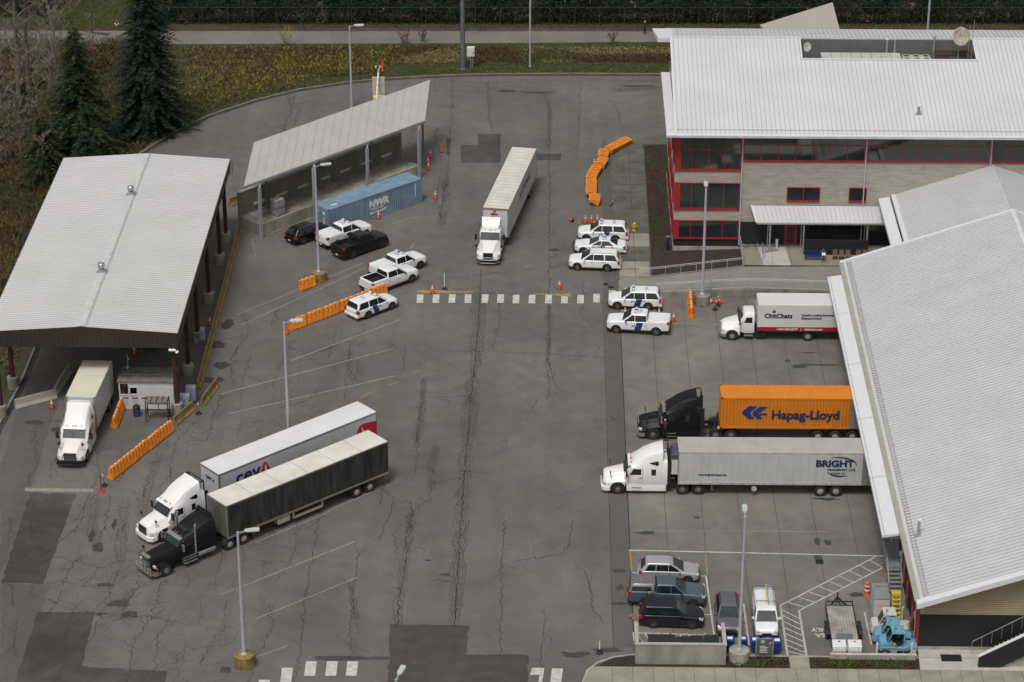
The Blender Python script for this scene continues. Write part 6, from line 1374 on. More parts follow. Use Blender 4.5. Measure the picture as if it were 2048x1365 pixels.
delin((1404,612),'red marker post standing nearest the concrete lamp pedestal',REDP,BLK,1.1); delin((1436,612),'red marker post behind the fallen sawhorse by the retaining wall',REDP,BLK,1.1)
delin((1430,620),'red marker post farthest out from the retaining wall',REDP,BLK,1.1,lean=.15)
g=at(1425,608,.012); t=thing('barricade','fallen orange and white striped barricade lying by the retaining wall','barricade',g); m=MB(); m.bar((-1.2,.1,.25),(1.1,-.1,.35),.1,.14); m.build('board',CONEO,t)
m=MB()
for k in (-.9,-.3,.5): m.box(k,k+.2,-.09,.12,.2,.42)
m.build('white_bands',REFL,t)
# guard booth
G=thing('guard_booth','white guard booth with a grimy flat roof and an open service window under the shed','booth',(-31.4,-12.75,0)); WBTH=M('booth_white',(.56,.57,.58),.5,var=.06)
m=MB(); m.box(-2.4,2.35,1.1,1.2,.02,2.62); m.box(-2.4,-2.3,-1.2,1.1,.02,2.62); m.box(2.25,2.35,-1.2,1.1,.02,2.62); m.box(-2.3,2.25,-1.2,-1.1,.02,1.45); m.box(-2.3,2.25,-1.2,-1.1,2.45,2.62); m.box(-.8,2.25,-1.2,-1.1,1.45,2.45); m.box(-1.55,-1.45,-1.2,-1.1,1.45,2.45); m.box(-2.3,2.25,-1.1,1.1,.02,.1); m.build('walls',WBTH,G); m=MB(); m.box(-2.5,2.45,-1.3,1.35,2.62,2.78); m.build('roof',M('grimy_roof',(.23,.225,.21),.8,c2=(.13,.125,.115),scale=1.5,fine=.2),G)
m=MB()
for k in range(5): m.box(-2.3+k*1.0,-2.26+k*1.0,-1.28,1.33,2.78,2.82)
m.box(-2.48,2.43,-.1,-.05,2.78,2.84); m.build('roof_battens',M('roof_batten',(.26,.25,.23),.8),G)
for a,b in ((-2.3,-1.55),(-1.45,-.8)):
    m=MB(); m.box(a,a+(b-a)*(1 if a<-2 else .12),-1.17,-1.15,1.45,2.45); w=m.build('window',GLASS,G); m=MB()
    for x in (a,b): m.box(x-.03,x+.03,-1.25,-1.2,1.42,2.48)
    m.box(a,b,-1.25,-1.2,1.4,1.46); m.build('frame',FASC,w)
m=MB(); m.box(-1.42,-.83,-1.24,-1.225,2.1,2.42); m.build('roller_blind',FASC,G)
m=MB()
for x in (-2.1,-1.3,-.45): m.box(x,x+.5,-1.215,-1.205,1.02,1.14)
m.build('blue_label',NAVYT,G); m=MB()
for x in (-2.1,-1.3): m.box(x,x+.5,-1.215,-1.205,.35,.95)
m.build('notice_board',M('vent_panel',(.45,.46,.47),.6),G)
m=MB(); m.box(1.55,2.3,-1.24,-1.2,.1,2.1); d=m.build('door',WBTH,G); m=MB(); m.box(1.62,1.68,-1.27,-1.24,1.0,1.1); m.build('handle',ALU,d)
m=MB(); m.tube((-1.75,.4,2.78),(-1.75,.4,4.6),.03); m.obox((-1.65,.4,4.1),(.14,.12,.2)); m.lathe([(.14,-.05),(.14,.05),(.001,.05)],(-1.8,.35,3.3),10,'Y'); m.build('antenna',GALV,G)
t=thing('steel_frame_table','black steel frame shelter table in front of the white booth','table',(-30.2,-15.9,0)); m=MB()
for x in (-.95,.95):
    for y in (-.5,.5): m.bar((x,y,0),(x,y,1.95),.08)
for z in (.7,1.3): 
    m.bar((-.95,.5,z),(.95,.5,z),.06); m.bar((-.95,-.5,z if z<1 else .7),(-.95,.5,z),.05); m.bar((.95,-.5,.7),(.95,.5,.7),.05)
m.bar((0,.5,0.7),(0,.5,1.9),.05)
m.build('legs',BLK,t); m=MB(); m.box(-1.0,1.0,-.55,.55,1.93,2.0); m.build('top',M('grimy_top',(.17,.165,.15),.7,var=.25,scale=3),t); m=MB()
for k in range(5): m.box(-1+k*.48,-.94+k*.48,-.57,.57,2.0,2.04)
m.build('battens',BLK,t)
def bin_(label,loc,body,lid):
    t=thing('trash_can',label,'trash can',loc); m=MB(); m.lathe([(.3,.02),(.33,.75),(.001,.76)],(0,0,0),16); m.build('bin',body,t,smooth=40); m=MB(); m.lathe([(.34,.74),(.3,.95),(.12,1.08),(.001,1.1)],(0,0,0),16); m.build('lid',lid,t,smooth=40)
bin_('blue trash can with black dome lid in front of the booth',(-32.15,-15.2,.012),M('blue_can',(.02,.05,.12),.5),BLK)
for i,(x,y,w,h,z,l) in enumerate(((-27.75,-12.6,.85,1.3,.3,'larger grey electrical cabinet behind the shed corner column'),(-28.15,-13.7,.8,1.05,.3,'smaller grey electrical cabinet nearest the slim red post'),(-28.1,-1.7,.4,1.1,.8,'narrow grey electrical box beside a shed column and cone'))):
    t=thing('electrical_cabinet',l,'electrical cabinet',(x,y,0)); m=MB(); m.box(-w/2,w/2,-.3,.3,z,z+h); m.build('box',M('cabinet_grey',(.3,.33,.37),.5,var=.08),t,bevel=.03); m=MB(); m.box(-w/2+.06,w/2-.06,-.32,-.3,z+.06,z+h-.06); d=m.build('door',M('cabinet_door',(.26,.29,.33),.5),t); m=MB(); m.box(-.04,.04,-.34,-.32,z+h*.5,z+h*.5+.12); m.build('handle',BLK,d)
    m=MB(); m.bar((-w*.3,0,0),(-w*.3,0,z),.08); m.bar((w*.3,0,0),(w*.3,0,z),.08); m.build('stand',GALV,t)
t=thing('security_camera','white security camera on the front corner of the inspection shed','camera',(-28.6,-15.65,6.5)); m=MB(); m.tube((-.35,0,.1),(.25,0,.1),.12,.1,10); m.tube((.3,0,0),(.35,0,-.12),.14,.16,10); m.build('camera_body',REFL,t); m=MB(); m.bar((0,.35,.1),(0,0,.1),.07); m.build('bracket',GALV,t)
t=thing('blue_gantry','dark blue wheeled steel A frame parked under the shed','gantry',(-40.6,-1.5,0)); m=MB()
for s in (-1.1,1.1):
    m.bar((s-.5,0,.2),(s,0,3.4),.12); m.bar((s+.5,0,.2),(s,0,3.4),.12); m.bar((s-.6,0,.2),(s+.6,0,.2),.12)
m.bar((-1.1,0,.25),(1.1,0,.25),.1)
m.build('frame',M('dark_blue_steel',(.01,.018,.06),.5),t); m=MB()
for s in (-1.7,-.5,.5,1.7): m.lathe([(.12,-.04),(.12,.04),(.001,.04)],(s,0,.12),10,'Y')
m.build('casters',RUBBER,t)
make_car('shed_suv','dark SUV parked under the front of the inspection shed with only its bumper showing','SUV',SUV,BLACKP,(-32.7,-.4),-92)
# dumpster enclosure
t=thing('bin_enclosure','weathered concrete walled bin enclosure at the bottom of the small car park','wall',(13.3,-52,0)); ENC=M('weathered_wall',(.34,.325,.28),.88,c2=(.19,.185,.15),scale=.7,fine=.15,streak=3,bump=.2)
m=MB(); m.box(-3.3,3.3,-1.3,-1.1,-.05,1.75); m.box(-3.3,-3.1,-1.1,1.7,-.05,1.75); m.box(3.1,3.3,-1.1,1.7,-.05,1.75); m.build('walls',ENC,t)
m=MB(); m.box(-3.34,3.34,-1.34,-1.06,1.75,1.83); m.box(-3.34,-3.06,-1.06,1.7,1.75,1.83); m.box(3.06,3.34,-1.06,1.7,1.75,1.83); m.build('coping',M('coping_pale',(.36,.35,.31),.85,var=.15),t)
for i,(x,a,l) in enumerate(((-1.35,0,'black lidded dark green dumpster on the left inside the concrete enclosure'),(.75,8,'black lidded dark green dumpster set askew in the middle of the concrete enclosure'),(2.3,0,'flat black lidded dumpster on the right inside the concrete enclosure'))):
    d=thing('dumpster',l,'dumpster',(13.3+x,-52.05+(.1 if i==1 else .3),0),R(a),'dumpsters inside the concrete enclosure'); w=.98 if i<2 else .52
    m=MB(); m.prismx([(-.6,.1),(.5,.1),(.62,1.15),(-.65,1.25)],-w,w); m.build('container',M('dark_green_bin',(.012,.04,.03),.5),d); m=MB(); m.prismx([(-.68,1.26),(.68,1.16),(.68,1.24),(-.68,1.34)],-w-.03,w+.03)
    for k in range(int(w*12)): xx=-w+.08+k*.165; m.prismx([(-.66,1.34),(.66,1.24),(.66,1.28),(-.66,1.38)],xx,xx+.06)
    m.build('lid',M('black_lid',(.02,.02,.025),.5),d)
# recycling bins
for i,(x,y,l) in enumerate(((17.0,-51.2,'blue wheeled recycling bin next to the concrete enclosure'),(17.95,-51.2,'blue wheeled recycling bin half hidden by the lamp post'),(18.85,-51.3,'blue wheeled recycling bin right of the lamp post'),(19.75,-51.35,'blue wheeled recycling bin behind the grey sign'),(20.45,-51.4,'rightmost blue wheeled recycling bin under the white van nose'))):
    d=thing('recycling_bin',l,'recycling bin',(x,y,0),R(random.uniform(-4,4)),'blue recycling bins'); m=MB(); m.loft([rring(.08,-.3,.28,.26,.05),rring(1.0,-.38,.34,.33,.05)]); m.build('body',BLUEB,d)
    m=MB(); m.loft([rring(1.0,-.42,.37,.36,.05),rring(1.08,-.4,.34,.33,.05)]); ld=m.build('lid',BLUEB,d); m=MB(); m.box(-.2,.15,-.2,.2,1.085,1.09); m.build('lid_label',REFL,ld)
    for o in (d.children): pass
    d.rotation_euler.z+=R(90)
t=thing('directory_sign','grey directory sign with white lines and an arrow on two posts in the planting bed','sign',(19.45,-52.6,.05)); m=MB(); m.box(-.66,-.58,-.04,.04,0,1.9); m.box(.58,.66,-.04,.04,0,1.9); m.box(-.66,.66,-.04,.04,1.84,1.9); m.build('frame',ALU,t); m=MB(); m.box(-.58,.58,-.02,.02,.55,1.84); pn=m.build('panel',M('sign_grey',(.09,.095,.095),.5),t)
m=MB(); m.lathe([(.13,-.025),(.13,-.03),(.001,-.03)],(-.15,0,1.62),16,'Y')
for k in range(5): m.box(-.35,-.35+(.4,.6,.5,.55,.62)[k],-.03,-.022,1.22-k*.13,1.26-k*.13)
m.bar((.3,-.026,1.52),(.46,-.026,1.52),.006,.03); m.bar((.38,-.026,1.6),(.47,-.026,1.52),.006,.03); m.bar((.38,-.026,1.44),(.47,-.026,1.52),.006,.03); m.build('sign_marks',REFL,pn)
m=MB(); m.lathe([(.07,-.031),(.07,-.034),(.001,-.034)],(-.15,0,1.62),12,'Y'); m.build('seal_mark',BLUES,pn)
# flatbed utility trailer
t=thing('utility_trailer','open flatbed utility trailer with a weathered plank deck and black fenders','trailer',(25.55,-48.9,0)); m=MB(); m.box(-1.0,1.0,-3.1,3.0,.52,.62); m.build('deck',M('weathered_deck',(.37,.34,.3),.85,c2=(.2,.18,.15),scale=1.2,fine=.2),t)
m=MB()
for k in range(9): m.box(-.98+k*.22,-.965+k*.22,-3.08,2.98,.62,.628)
m.build('plank_gaps',M('plank_gap_dark',(.1,.09,.08),.9),t)
m=MB()
for s in (-1,1): m.box(s*1.02-.04,s*1.02+.04,-3.1,3.0,.45,.66)
m.box(-1.05,1.05,3.0,3.08,.45,.66)
for x in (-1.0,0,1.0): m.bar((x,3.05,.6),(x,3.05,.98),.06)
m.bar((-1.03,3.05,.98),(1.03,3.05,.98),.07); m.bar((-.7,3.05,.5),(0,4.4,.5),.1); m.bar((.7,3.05,.5),(0,4.4,.5),.1); m.bar((0,4.3,.3),(0,4.3,1.0),.1); m.build('frame',BLK,t)
m=MB(); m.box(-.62,.62,-2.2,-.9,.63,.66); m.build('grey_sheet',M('grey_sheet',(.14,.145,.16),.5,var=.2,scale=4),t)
for s in (-1,1):
    m=MB(); m.prismx([(-1.0,.62),(-.85,.86),(.55,.86),(.7,.62),(.6,.62),(.5,.8),(-.8,.8),(-.9,.62)] ,s*1.08 if s>0 else -1.36,1.36 if s>0 else -1.08); f=m.build('fender',BLK,t)
    for y in (-.5,.25): w=add_wheel(t,0,0,.34,.22,RIMW,6); w.location=(s*1.22,y-.05,.34); w.rotation_euler=(0,0,R(90))
for i,x in enumerate((-.55,.6)):
    d=thing('water_tote','white molded tote with caged front at the '+('left' if i==0 else 'right')+' end of the flatbed trailer','tote',(25.55+x,-51.6,.02),0,'white totes behind the flatbed'); m=MB(); m.prismx([(-.5,.1),(.45,.1),(.5,.9),(.3,1.05),(-.45,.85)],-.5,.5)
    for k in range(4): m.box(-.51,.51,-.45+k*.22,-.38+k*.22,.85+k*.055,.93+k*.055)
    m.build('shell',M('tote_white',(.66,.67,.67),.4,var=.05),d,bevel=.03); m=MB(); m.lathe([(.09,1.0),(.09,1.06),(.001,1.06)],(0,.1,-.02),12); m.build('cap',BLK if i==0 else REDT,d)
    m=MB()
    for k in range(5): m.box(-.45+k*.22,-.43+k*.22,-.53,-.5,.15,.8)
    for z in (.3,.55): m.box(-.48,.48,-.54,-.5,z,z+.02)
    m.build('cage',GALV,d)
# generator box, drum, rack, tugs
t=thing('storage_container','small white insulated container with grey lid beside the warehouse steps','container',(28.65,-45.7,0)); m=MB(); m.box(-.58,.58,-1.1,1.1,.15,1.75); m.build('body',M('offwhite_box',(.55,.54,.5),.5,var=.06),t,bevel=.04); m=MB(); m.box(-.6,.6,-1.12,1.12,1.75,1.85); m.box(-.42,.42,.6,.95,1.85,1.93); m.build('lid',M('grey_lid',(.22,.23,.25),.45,var=.15,scale=4),t,bevel=.02); m=MB(); m.box(-.4,.4,-1.0,1.0,.0,.15); m.build('skids',BLK,t); m=MB(); m.box(.0,.2,-1.115,-1.1,1.0,1.12); m.box(-.58,.58,-1.106,-1.1,1.24,1.25); m.build('door_trim',BLK,t)
t=thing('traffic_drum','orange traffic drum with white bands beside the small white container','traffic drum',(27.95,-43.2,0)); m=MB(); m.lathe([(.33,.0),(.33,.06),(.27,.08),(.2,1.05),(.14,1.1),(.001,1.1)],(0,0,0),16); m.build('drum',M('rusty_orange',(.5,.12,.02),.55,var=.25),t,smooth=40); m=MB()
for a in (.4,.75): m.lathe([(lerp(.27,.2,a)+.008,a),(lerp(.27,.2,a+.12)+.008,a+.12)],(0,0,0),16)
m.build('bands',REFL,t)
t=thing('yellow_step_rack','bright yellow step ladder frame leaning by the black warehouse wall','ladder',(29.75,-46.1,0)); m=MB()
for s in (-.28,.28): m.bar((s,-.9,0),(s,0,1.9),.08); m.bar((s,.5,0),(s,.1,1.9),.07)
m.build('rails',YELP,t); m=MB()
for k in range(6): m.box(-.28,.28,-.9+k*.15-.08,-.9+k*.15+.08,.3+k*.3,.35+k*.3)
m.box(-.36,.36,-.15,.3,1.88,1.95); m.build('steps',YELP,t)
def tug(label,loc,rz,cabm,bodym,flat_=True):
    t=thing('airport_tug',label,'tug',(loc[0],loc[1],0),R(rz),'small tow tractors'); m=MB(); m.prismy([(-1.5,.35),(1.25,.35),(1.3,.5),(1.2,.95),(.35,1.1),(.3,.6),(-.5,.6),(-.55,.75),(-1.5,.75)],-.6,.6); m.build('body',bodym,t,bevel=.03)
    m=MB(); m.box(-.55,.42,-.56,.56,1.8,1.9)
    for x0,x1 in ((.75,.4),(-.5,-.5)):
        for s in (-.53,.53): m.bar((x0,s,.98 if x0>0 else .6),(x1,s,1.82),.07)
    m.box(-.56,-.5,-.55,.55,.6,1.8); m.build('cab',cabm,t,bevel=.02); m=MB(); m.poly([(.74,-.5,1.02),(.74,.5,1.02),(.42,.5,1.78),(.42,-.5,1.78)]); m.build('windshield',GLASS,t); m=MB(); m.box(-.3,.1,-.3,.3,.6,.95); m.box(-.4,-.3,-.3,.3,.8,1.3); m.build('seat',BLK,t)
    m=MB(); m.lathe([(.07,1.9),(.07,1.98),(.001,1.99)],(.1,0,0),10); m.build('beacon',AMBER,t); m=MB(); m.tube((.2,.4,1.9),(.25,.45,2.4),.015); m.build('antenna',BLK,t)
    for x in (.85,-1.05):
        for s in (1,-1): add_wheel(t,x,s*.55,.27,.18,RIMW,5)
    m=MB(); m.box(1.28,1.36,-.55,.55,.35,.5); m.build('bumper',ALU,t); return t
TW=M('tug_white',(.5,.49,.46),.5,var=.12,scale=3)
tug('white roofed tug behind the two blue ones in the corner by the warehouse',(28.9,-48.6),180,TW,TW); tug('blue tug in the middle of the three parked tugs',(29.0,-50.0),172,BLUET,BLUET); tug('blue tug nearest the low wall at the corner of the warehouse',(29.25,-51.1),180,BLUET,BLUET)
t=thing('low_wall','low concrete wall at the end of the paved yard below the blue tugs','wall',(27.5,-52.3,0)); m=MB(); m.box(-3.2,3.1,-.12,.12,-.05,.45); m.box(2.9,3.1,.12,1.6,-.05,.5); m.build('wall',CONC,t); m=MB(); m.box(-3.22,3.12,-.14,.14,.45,.5); m.build('coping',CONCL,t)
for i,(x,y,l) in enumerate(((27.75,-51.9,'white bollard at the left end of the pipe guard below the blue tugs'),(30.3,-51.9,'white bollard at the warehouse corner below the blue tugs'),(30.2,-46.9,'white bollard beside the yellow step ladder'),(30.35,-48.9,'white bollard by the red warehouse door'))):
    b=thing('bollard',l,'bollard',(x,y,0),0,'white bollards by the warehouse'); m=MB(); m.tube((0,0,-.05),(0,0,1.15),.1,.1,12); m.build('post',M('bollard_white',(.5,.5,.48),.6,var=.1),b); m=MB(); m.ico((0,0,1.14),.1); m.build('cap',M('bollard_white',(0,0,0)),b,smooth=60)
t=thing('gas_meter','grey gas meter with pipes between two bollards','gas meter',(29.0,-51.95,0)); m=MB(); m.box(-.22,.22,-.15,.15,.45,.95); m.lathe([(.15,-.1),(.15,.1),(.001,.1)],(0,0,1.1),12,'Y'); m.build('meter',ALU,t,bevel=.03); m=MB(); m.pipe([(-.9,0,.85),(.9,0,.85)],.03); m.pipe([(.7,0,0),(.7,0,.9)],.03); m.pipe([(-.25,0,0),(-.25,0,.85)],.03); m.build('pipes',GALV,t)
t=thing('steel_stairs','grey steel stairs with pipe handrails against the warehouse dock wall','stairs',(30.15,-40.5,0)); m=MB()
for k in range(6): m.box(-.55,.45,-2.6+k*.3,-2.3+k*.3,.18+k*.19,.22+k*.19)
m.box(-.55,.5,-.8,3.2,1.2,1.26); m.build('treads',GREYPANEL,t); m=MB()
for s in (-.55,.45): m.pipe([(s,-2.7,.2),(s,-2.7,1.1),(s,-.8,2.2),(s,3.1,2.2),(s,3.1,1.2)],.025); m.pipe([(s,-2.7,.65),(s,-.8,1.75),(s,3.1,1.75)],.02); m.tube((s,-.8,1.2),(s,-.8,2.2),.025); m.tube((s,1.2,1.2),(s,1.2,2.2),.025)
m.build('handrail',GALV,t); m=MB()
for y in (-.8,1.2,3.1):
    for s in (-.5,.4): m.bar((s,y,0),(s,y,1.2),.08)
m.build('legs',GREYPANEL,t)
# right bottom stair block
t=thing('entrance_stairs','black walled outdoor stairs with a metal railing at the lower right corner','stairs',(36,-53,0)); m=MB(); m.prismy([(-1.0,.12),(-1.0,1.0),(2.2,2.9),(12,2.9),(12,1.6),(3.0,1.6),(.6,.12)],-.35,-.15); m.build('side_wall',BLKW,t); m=MB(); m.bar((-1.05,-.25,1.02),(2.2,-.25,2.95),.28,.06); m.bar((2.2,-.25,2.95),(12,-.25,2.95),.28,.06); m.build('coping',FASC,t)
m=MB()
for k in range(11): m.box(-.8+k*.29,-.5+k*.29,-.15,1.3,.12,.28+k*.17)
m.box(2.4,12,-.15,1.3,2.0,2.15); m.build('steps',CONC,t); m=MB(); P_=[(-1.3,1.2,1.35),(2.2,1.2,3.5),(12,1.2,3.5)]; m.pipe(P_,.03)
for k in range(6): x=lerp(-1.3,2.2,k/5); z=lerp(1.35,3.5,k/5); m.tube((x,1.2,z-1.0),(x,1.2,z),.02)
for x in (4,6,8): m.tube((x,1.2,2.5),(x,1.2,3.5),.02)
m.build('handrail',ALU,t)
t=thing('doormat','black rubber doormat on the concrete below the black warehouse wall','doormat',(33.2,-52.15,.13)); 
m=MB(); m.box(-.75,.75,-.45,.45,-.005,.02); m.build('mat',BLK,t)
flat('patio',[(30.9,-51.02),(60,-51.02),(60,-53.72),(30.75,-53.72)],.118,CONCL,.15)
# plaza furniture
t=thing('bench','blue metal bench against the dark screen wall','bench',(29.0,16.45,1.0)); BB=M('bench_blue',(.008,.035,.14),.45); m=MB()
for k in range(4): m.box(-1.0,1.0,-.45+k*.11,-.37+k*.11,.42,.46)
m.build('seat',BB,t); m=MB()
for k in range(4): m.box(-1.0,1.0,.02,.06,.5+k*.11,.58+k*.11)
m.build('backrest',BB,t); 
for x in (-.95,.95): m=MB(); m.bar((x,-.42,0),(x,-.42,.42),.06); m.bar((x,.0,0),(x,.04,.95),.06); m.bar((x,-.42,.42),(x,.0,.42),.05); m.build('leg',BB,t)
for k in range(5):
    x=30.95+k*.62+(.4 if k>2 else 0); t=thing('plastic_chair',['brown shell chair next to the blue bench','second brown shell chair from the blue bench','third brown shell chair from the blue bench','brown shell chair after the gap in the row','last brown shell chair before the warehouse roof edge'][k],'chair',(x,16.6,1.0),0,'brown shell chairs along the screen wall'); m=MB(); m.box(-.24,.24,-.45,0,.4,.44); m.build('seat',M('brown_shell',(.16,.1,.06),.6),t,bevel=.02); m=MB(); m.obox((0,.04,.66),(.46,.04,.48),0,0,0,R(-8)); m.build('backrest',M('brown_shell',(0,0,0)),t,bevel=.02); m=MB()
    for a in (-.2,.2): m.tube((a,-.4,0),(a,-.4,.4),.02); m.tube((a,-.05,0),(a,-.05,.4),.02)
    m.build('legs',BLK,t)
t=thing('bike_rack','dark steel bike rack loop on the plaza','bike rack',(23.7,17.6,1.0)); m=MB()
for x in (-.15,.35): m.pipe([(x,-1.2,0),(x,-1.2,.05),(x,1.2,.05),(x,.8,.8),(x,-.8,.8),(x,-1.2,.05)],.03)
m.build('loops',GALV,t); m=MB(); m.box(-.2,.4,-1.3,-1.1,0,.04); m.build('foot',GALV,t)
def bike(label,loc,rz,c):
    t=thing('bicycle',label,'bicycle',loc,R(rz),'bicycles'); 
    for x in (-.52,.52):
        m=MB(); n=20
        for k in range(n): a,b=2*math.pi*k/n,2*math.pi*(k+1)/n; m.tube((x+.33*math.cos(a),0,.34+.33*math.sin(a)),(x+.33*math.cos(b),0,.34+.33*math.sin(b)),.022,.022,5)
        for k in range(8): a=math.pi*k/8; m.bar((x+.32*math.cos(a),0,.34+.32*math.sin(a)),(x-.32*math.cos(a),0,.34-.32*math.sin(a)),.006)
        m.build('wheel',RUBBER,t)
    m=MB(); m.pipe([(-.52,0,.34),(-.1,0,.32),(.38,0,.78),(-.2,0,.8),(-.52,0,.34)],.02); m.tube((-.1,0,.32),(-.22,0,.9),.02); m.tube((.52,0,.34),(.36,0,.95),.02); m.build('frame',c,t); m=MB(); m.tube((.34,-.27,.98),(.34,.27,.98),.015); m.build('handlebar',BLK,t); m=MB(); m.box(-.34,-.1,-.07,.07,.9,.95); m.build('saddle',BLK,t)
bike('bicycle with grey frame leaning by the front awning post',(24.8,18.0,1.0),20,GREYPANEL); bike('dark bicycle parked against the black wall left of the awning post',(23.0,19.1,1.0),5,BLK)
t=thing('ash_urn','white cylinder ash urn standing left of the red door','ash urn',(25.5,19.1,1.0)); m=MB(); m.lathe([(.13,0),(.13,.95),(.001,.96)],(0,0,0),12); m.build('urn',FASC,t); m=MB(); m.lathe([(.14,.95),(.12,1.15),(.001,1.16)],(0,0,0),12); m.build('cap',BLK,t)
def hydrant(label,loc,c,c2):
    t=thing('fire_hydrant',label,'fire hydrant',loc); m=MB(); m.lathe([(.2,0),(.2,.06),(.13,.08),(.13,.62),(.17,.66),(.15,.8),(.04,.88),(.001,.88)],(0,0,0),12); m.build('barrel',c,t,smooth=40); m=MB(); m.tube((-.26,0,.5),(.26,0,.5),.07,.07,10); m.tube((0,-.24,.42),(0,0,.42),.08,.08,10); m.build('outlets',c2,t)
hydrant('yellow fire hydrant on the sidewalk beside the far white SUV',(11.75,24.9,.12),YELP,YELP); hydrant('red fire hydrant with white outlets at the edge of the far lawn',(-49.3,84.6,-.06),REDP,REFL)
t=thing('marker_post','thin grey post standing behind the yellow hydrant','marker post',(11.6,25.4,.12)); m=MB(); m.tube((0,0,0),(0,0,1.5),.05); m.build('post',GREYPANEL,t); m=MB(); m.lathe([(.1,0),(.1,.05),(.001,.05)],(0,0,0),10); m.build('base',GREYPANEL,t)
t=thing('wall_lamp_box','black utility post beside the corner of the office building','utility post',(14.9,19.9,.2)); m=MB(); m.box(-.14,.14,-.14,.14,0,1.5); m.build('cabinet',BLK,t,bevel=.03); m=MB(); m.box(-.16,.16,-.16,.16,1.5,1.56); m.build('cap',GREYPANEL,t)
# cardboard boxes by plum suv
t=thing('cardboard_box','open cardboard box on the ground behind the dark plum SUV','box',(10.15,-46.95,.012)); CB=M('cardboard',(.36,.22,.11),.8,var=.12); m=MB(); m.box(-.28,.28,-.2,.2,0,.02); m.box(-.28,-.26,-.2,.2,0,.28); m.box(.26,.28,-.2,.2,0,.28); m.box(-.28,.28,-.2,-.18,0,.28); m.box(-.28,.28,.18,.2,0,.28); m.build('carton',CB,t); m=MB(); m.obox((-.38,0,.2),(.22,.38,.01),0,0,R(40)); m.obox((.38,0,.22),(.22,.38,.01),0,0,R(-30)); m.build('flaps',CB,t)
# roof equipment
t=thing('hvac_unit','long pale green rooftop air handler in the roof well of the three storey building','air handler',(34.2,32.9,14.6)); PG_=M('pale_green_metal',(.42,.46,.41),.6,var=.08,scale=1); m=MB(); m.box(-3.9,4.0,-1.1,.9,.0,1.25); m.build('housing',PG_,t,bevel=.03); m=MB()
for k in range(1,8): m.box(-3.9+k*.99-.02,-3.9+k*.99+.02,-1.12,.92,1.24,1.275)
m.build('panel_joints',M('panel_joint',(.16,.18,.16),.7),t)
t=thing('condenser_unit','pale rooftop condenser with six round fans at the end of the air handler','condenser',(39.7,32.8,14.6)); m=MB(); m.box(-1.3,1.5,-1.0,.9,0,1.1); m.build('housing',PG_,t,bevel=.03); 
for a in (-.9,.1,1.05):
    for b in (-.5,.4):
        m=MB(); m.lathe([(.36,1.1),(.36,1.2),(.3,1.2),(.3,1.12),(.001,1.12)],(a,b,0),16); f=m.build('fan_ring',PG_,t); m=MB(); m.lathe([(.29,1.13),(.001,1.14)],(a,b,0),12); m.build('fan',DARK,f)
def dish(label,loc,r,tilt,rz,pole,mat):
    t=thing('satellite_dish',label,'satellite dish',loc,R(rz)); rings=[]
    for k in range(6):
        rr=r*k/5+.001; a=[]
        for i in range(24): th=2*math.pi*i/24; v=Vector((rr*math.cos(th),-.28*r*(rr/r)**2,rr*math.sin(th))); v.rotate(Matrix.Rotation(R(tilt),3,'X')); a.append(v+Vector((0,-.1,pole+r*.75)))
        rings.append(a)
    m=MB(); m.loft(rings,0,caps=False); o=m.build('reflector',mat,t,smooth=60,recalc=False); s=o.modifiers.new('s','SOLIDIFY'); s.thickness=.03
    m=MB(); m.tube((0,0,0),(0,0,pole+r*.7),.07); m.build('mast',GALV,t); m=MB(); m.bar((0,-.1,pole+r*.1),(0,-r*.9,pole+r*.75),.03); m.obox((0,-r*.9,pole+r*.8),(.1,.14,.1)); m.build('feed_arm',FASC,t)
DM=M('mossy_white_dish',(.5,.49,.44),.6,c2=(.28,.27,.18),scale=2.2,fine=.2)
dish('large mossy white satellite dish on the rooftop of the three storey building',(43.9,33.0,14.6),.95,-20,22,2.6,DM); dish('small pale satellite dish at the left end of the roof well',(28.65,32.3,14.6),.48,-15,35,2.0,M('pale_dish',(.5,.5,.46),.6,var=.1))
t=thing('equipment_frame','rusty brown steel equipment frame in the roof well under the large dish','frame',(43.3,33.4,14.6)); m=MB(); m.box(-1.7,1.9,-.4,.9,1.25,1.35); m.build('grating',M('rusty_grating',(.045,.025,.022),.8),t); m=MB()
for x in (-1.7,0,1.9):
    for y in (-.4,.9): m.bar((x,y,0),(x,y,1.3),.08)
for a,b in ((-1.7,0),(0,1.9)): m.bar((a,-.4,.05),(b,-.4,1.2),.05); m.bar((b,-.4,.05),(a,-.4,1.2),.05)
m.build('legs',M('rusty_leg',(.2,.12,.06),.8),t)
for i,(x,h,l) in enumerate(((44.85,4.6,'taller whip antenna right of the large dish'),(45.2,5.2,'whip antenna at the right edge of the roof well'),(41.6,2.9,'grey roof stack left of the large dish'),(36.9,2.6,'grey vent stack with white cap in the roof well'),(37.7,2.5,'forked vent stack in the roof well'))):
    t=thing('roof_stack',l,'antenna' if i<2 else 'vent pipe',(x,33.9 if i>1 else 32.6,14.6)); m=MB(); m.tube((0,0,0),(0,0,h),.03 if i<2 else .09,.02 if i<2 else .09,8); m.build('mast',GALV,t); m=MB(); m.box(-.12,.12,-.12,.12,0,.06) if i<2 else m.lathe([(.12,h-.05),(.12,h+.06),(.001,h+.1)],(0,0,0),10); m.build('fitting',FASC if i==3 else GALV,t)
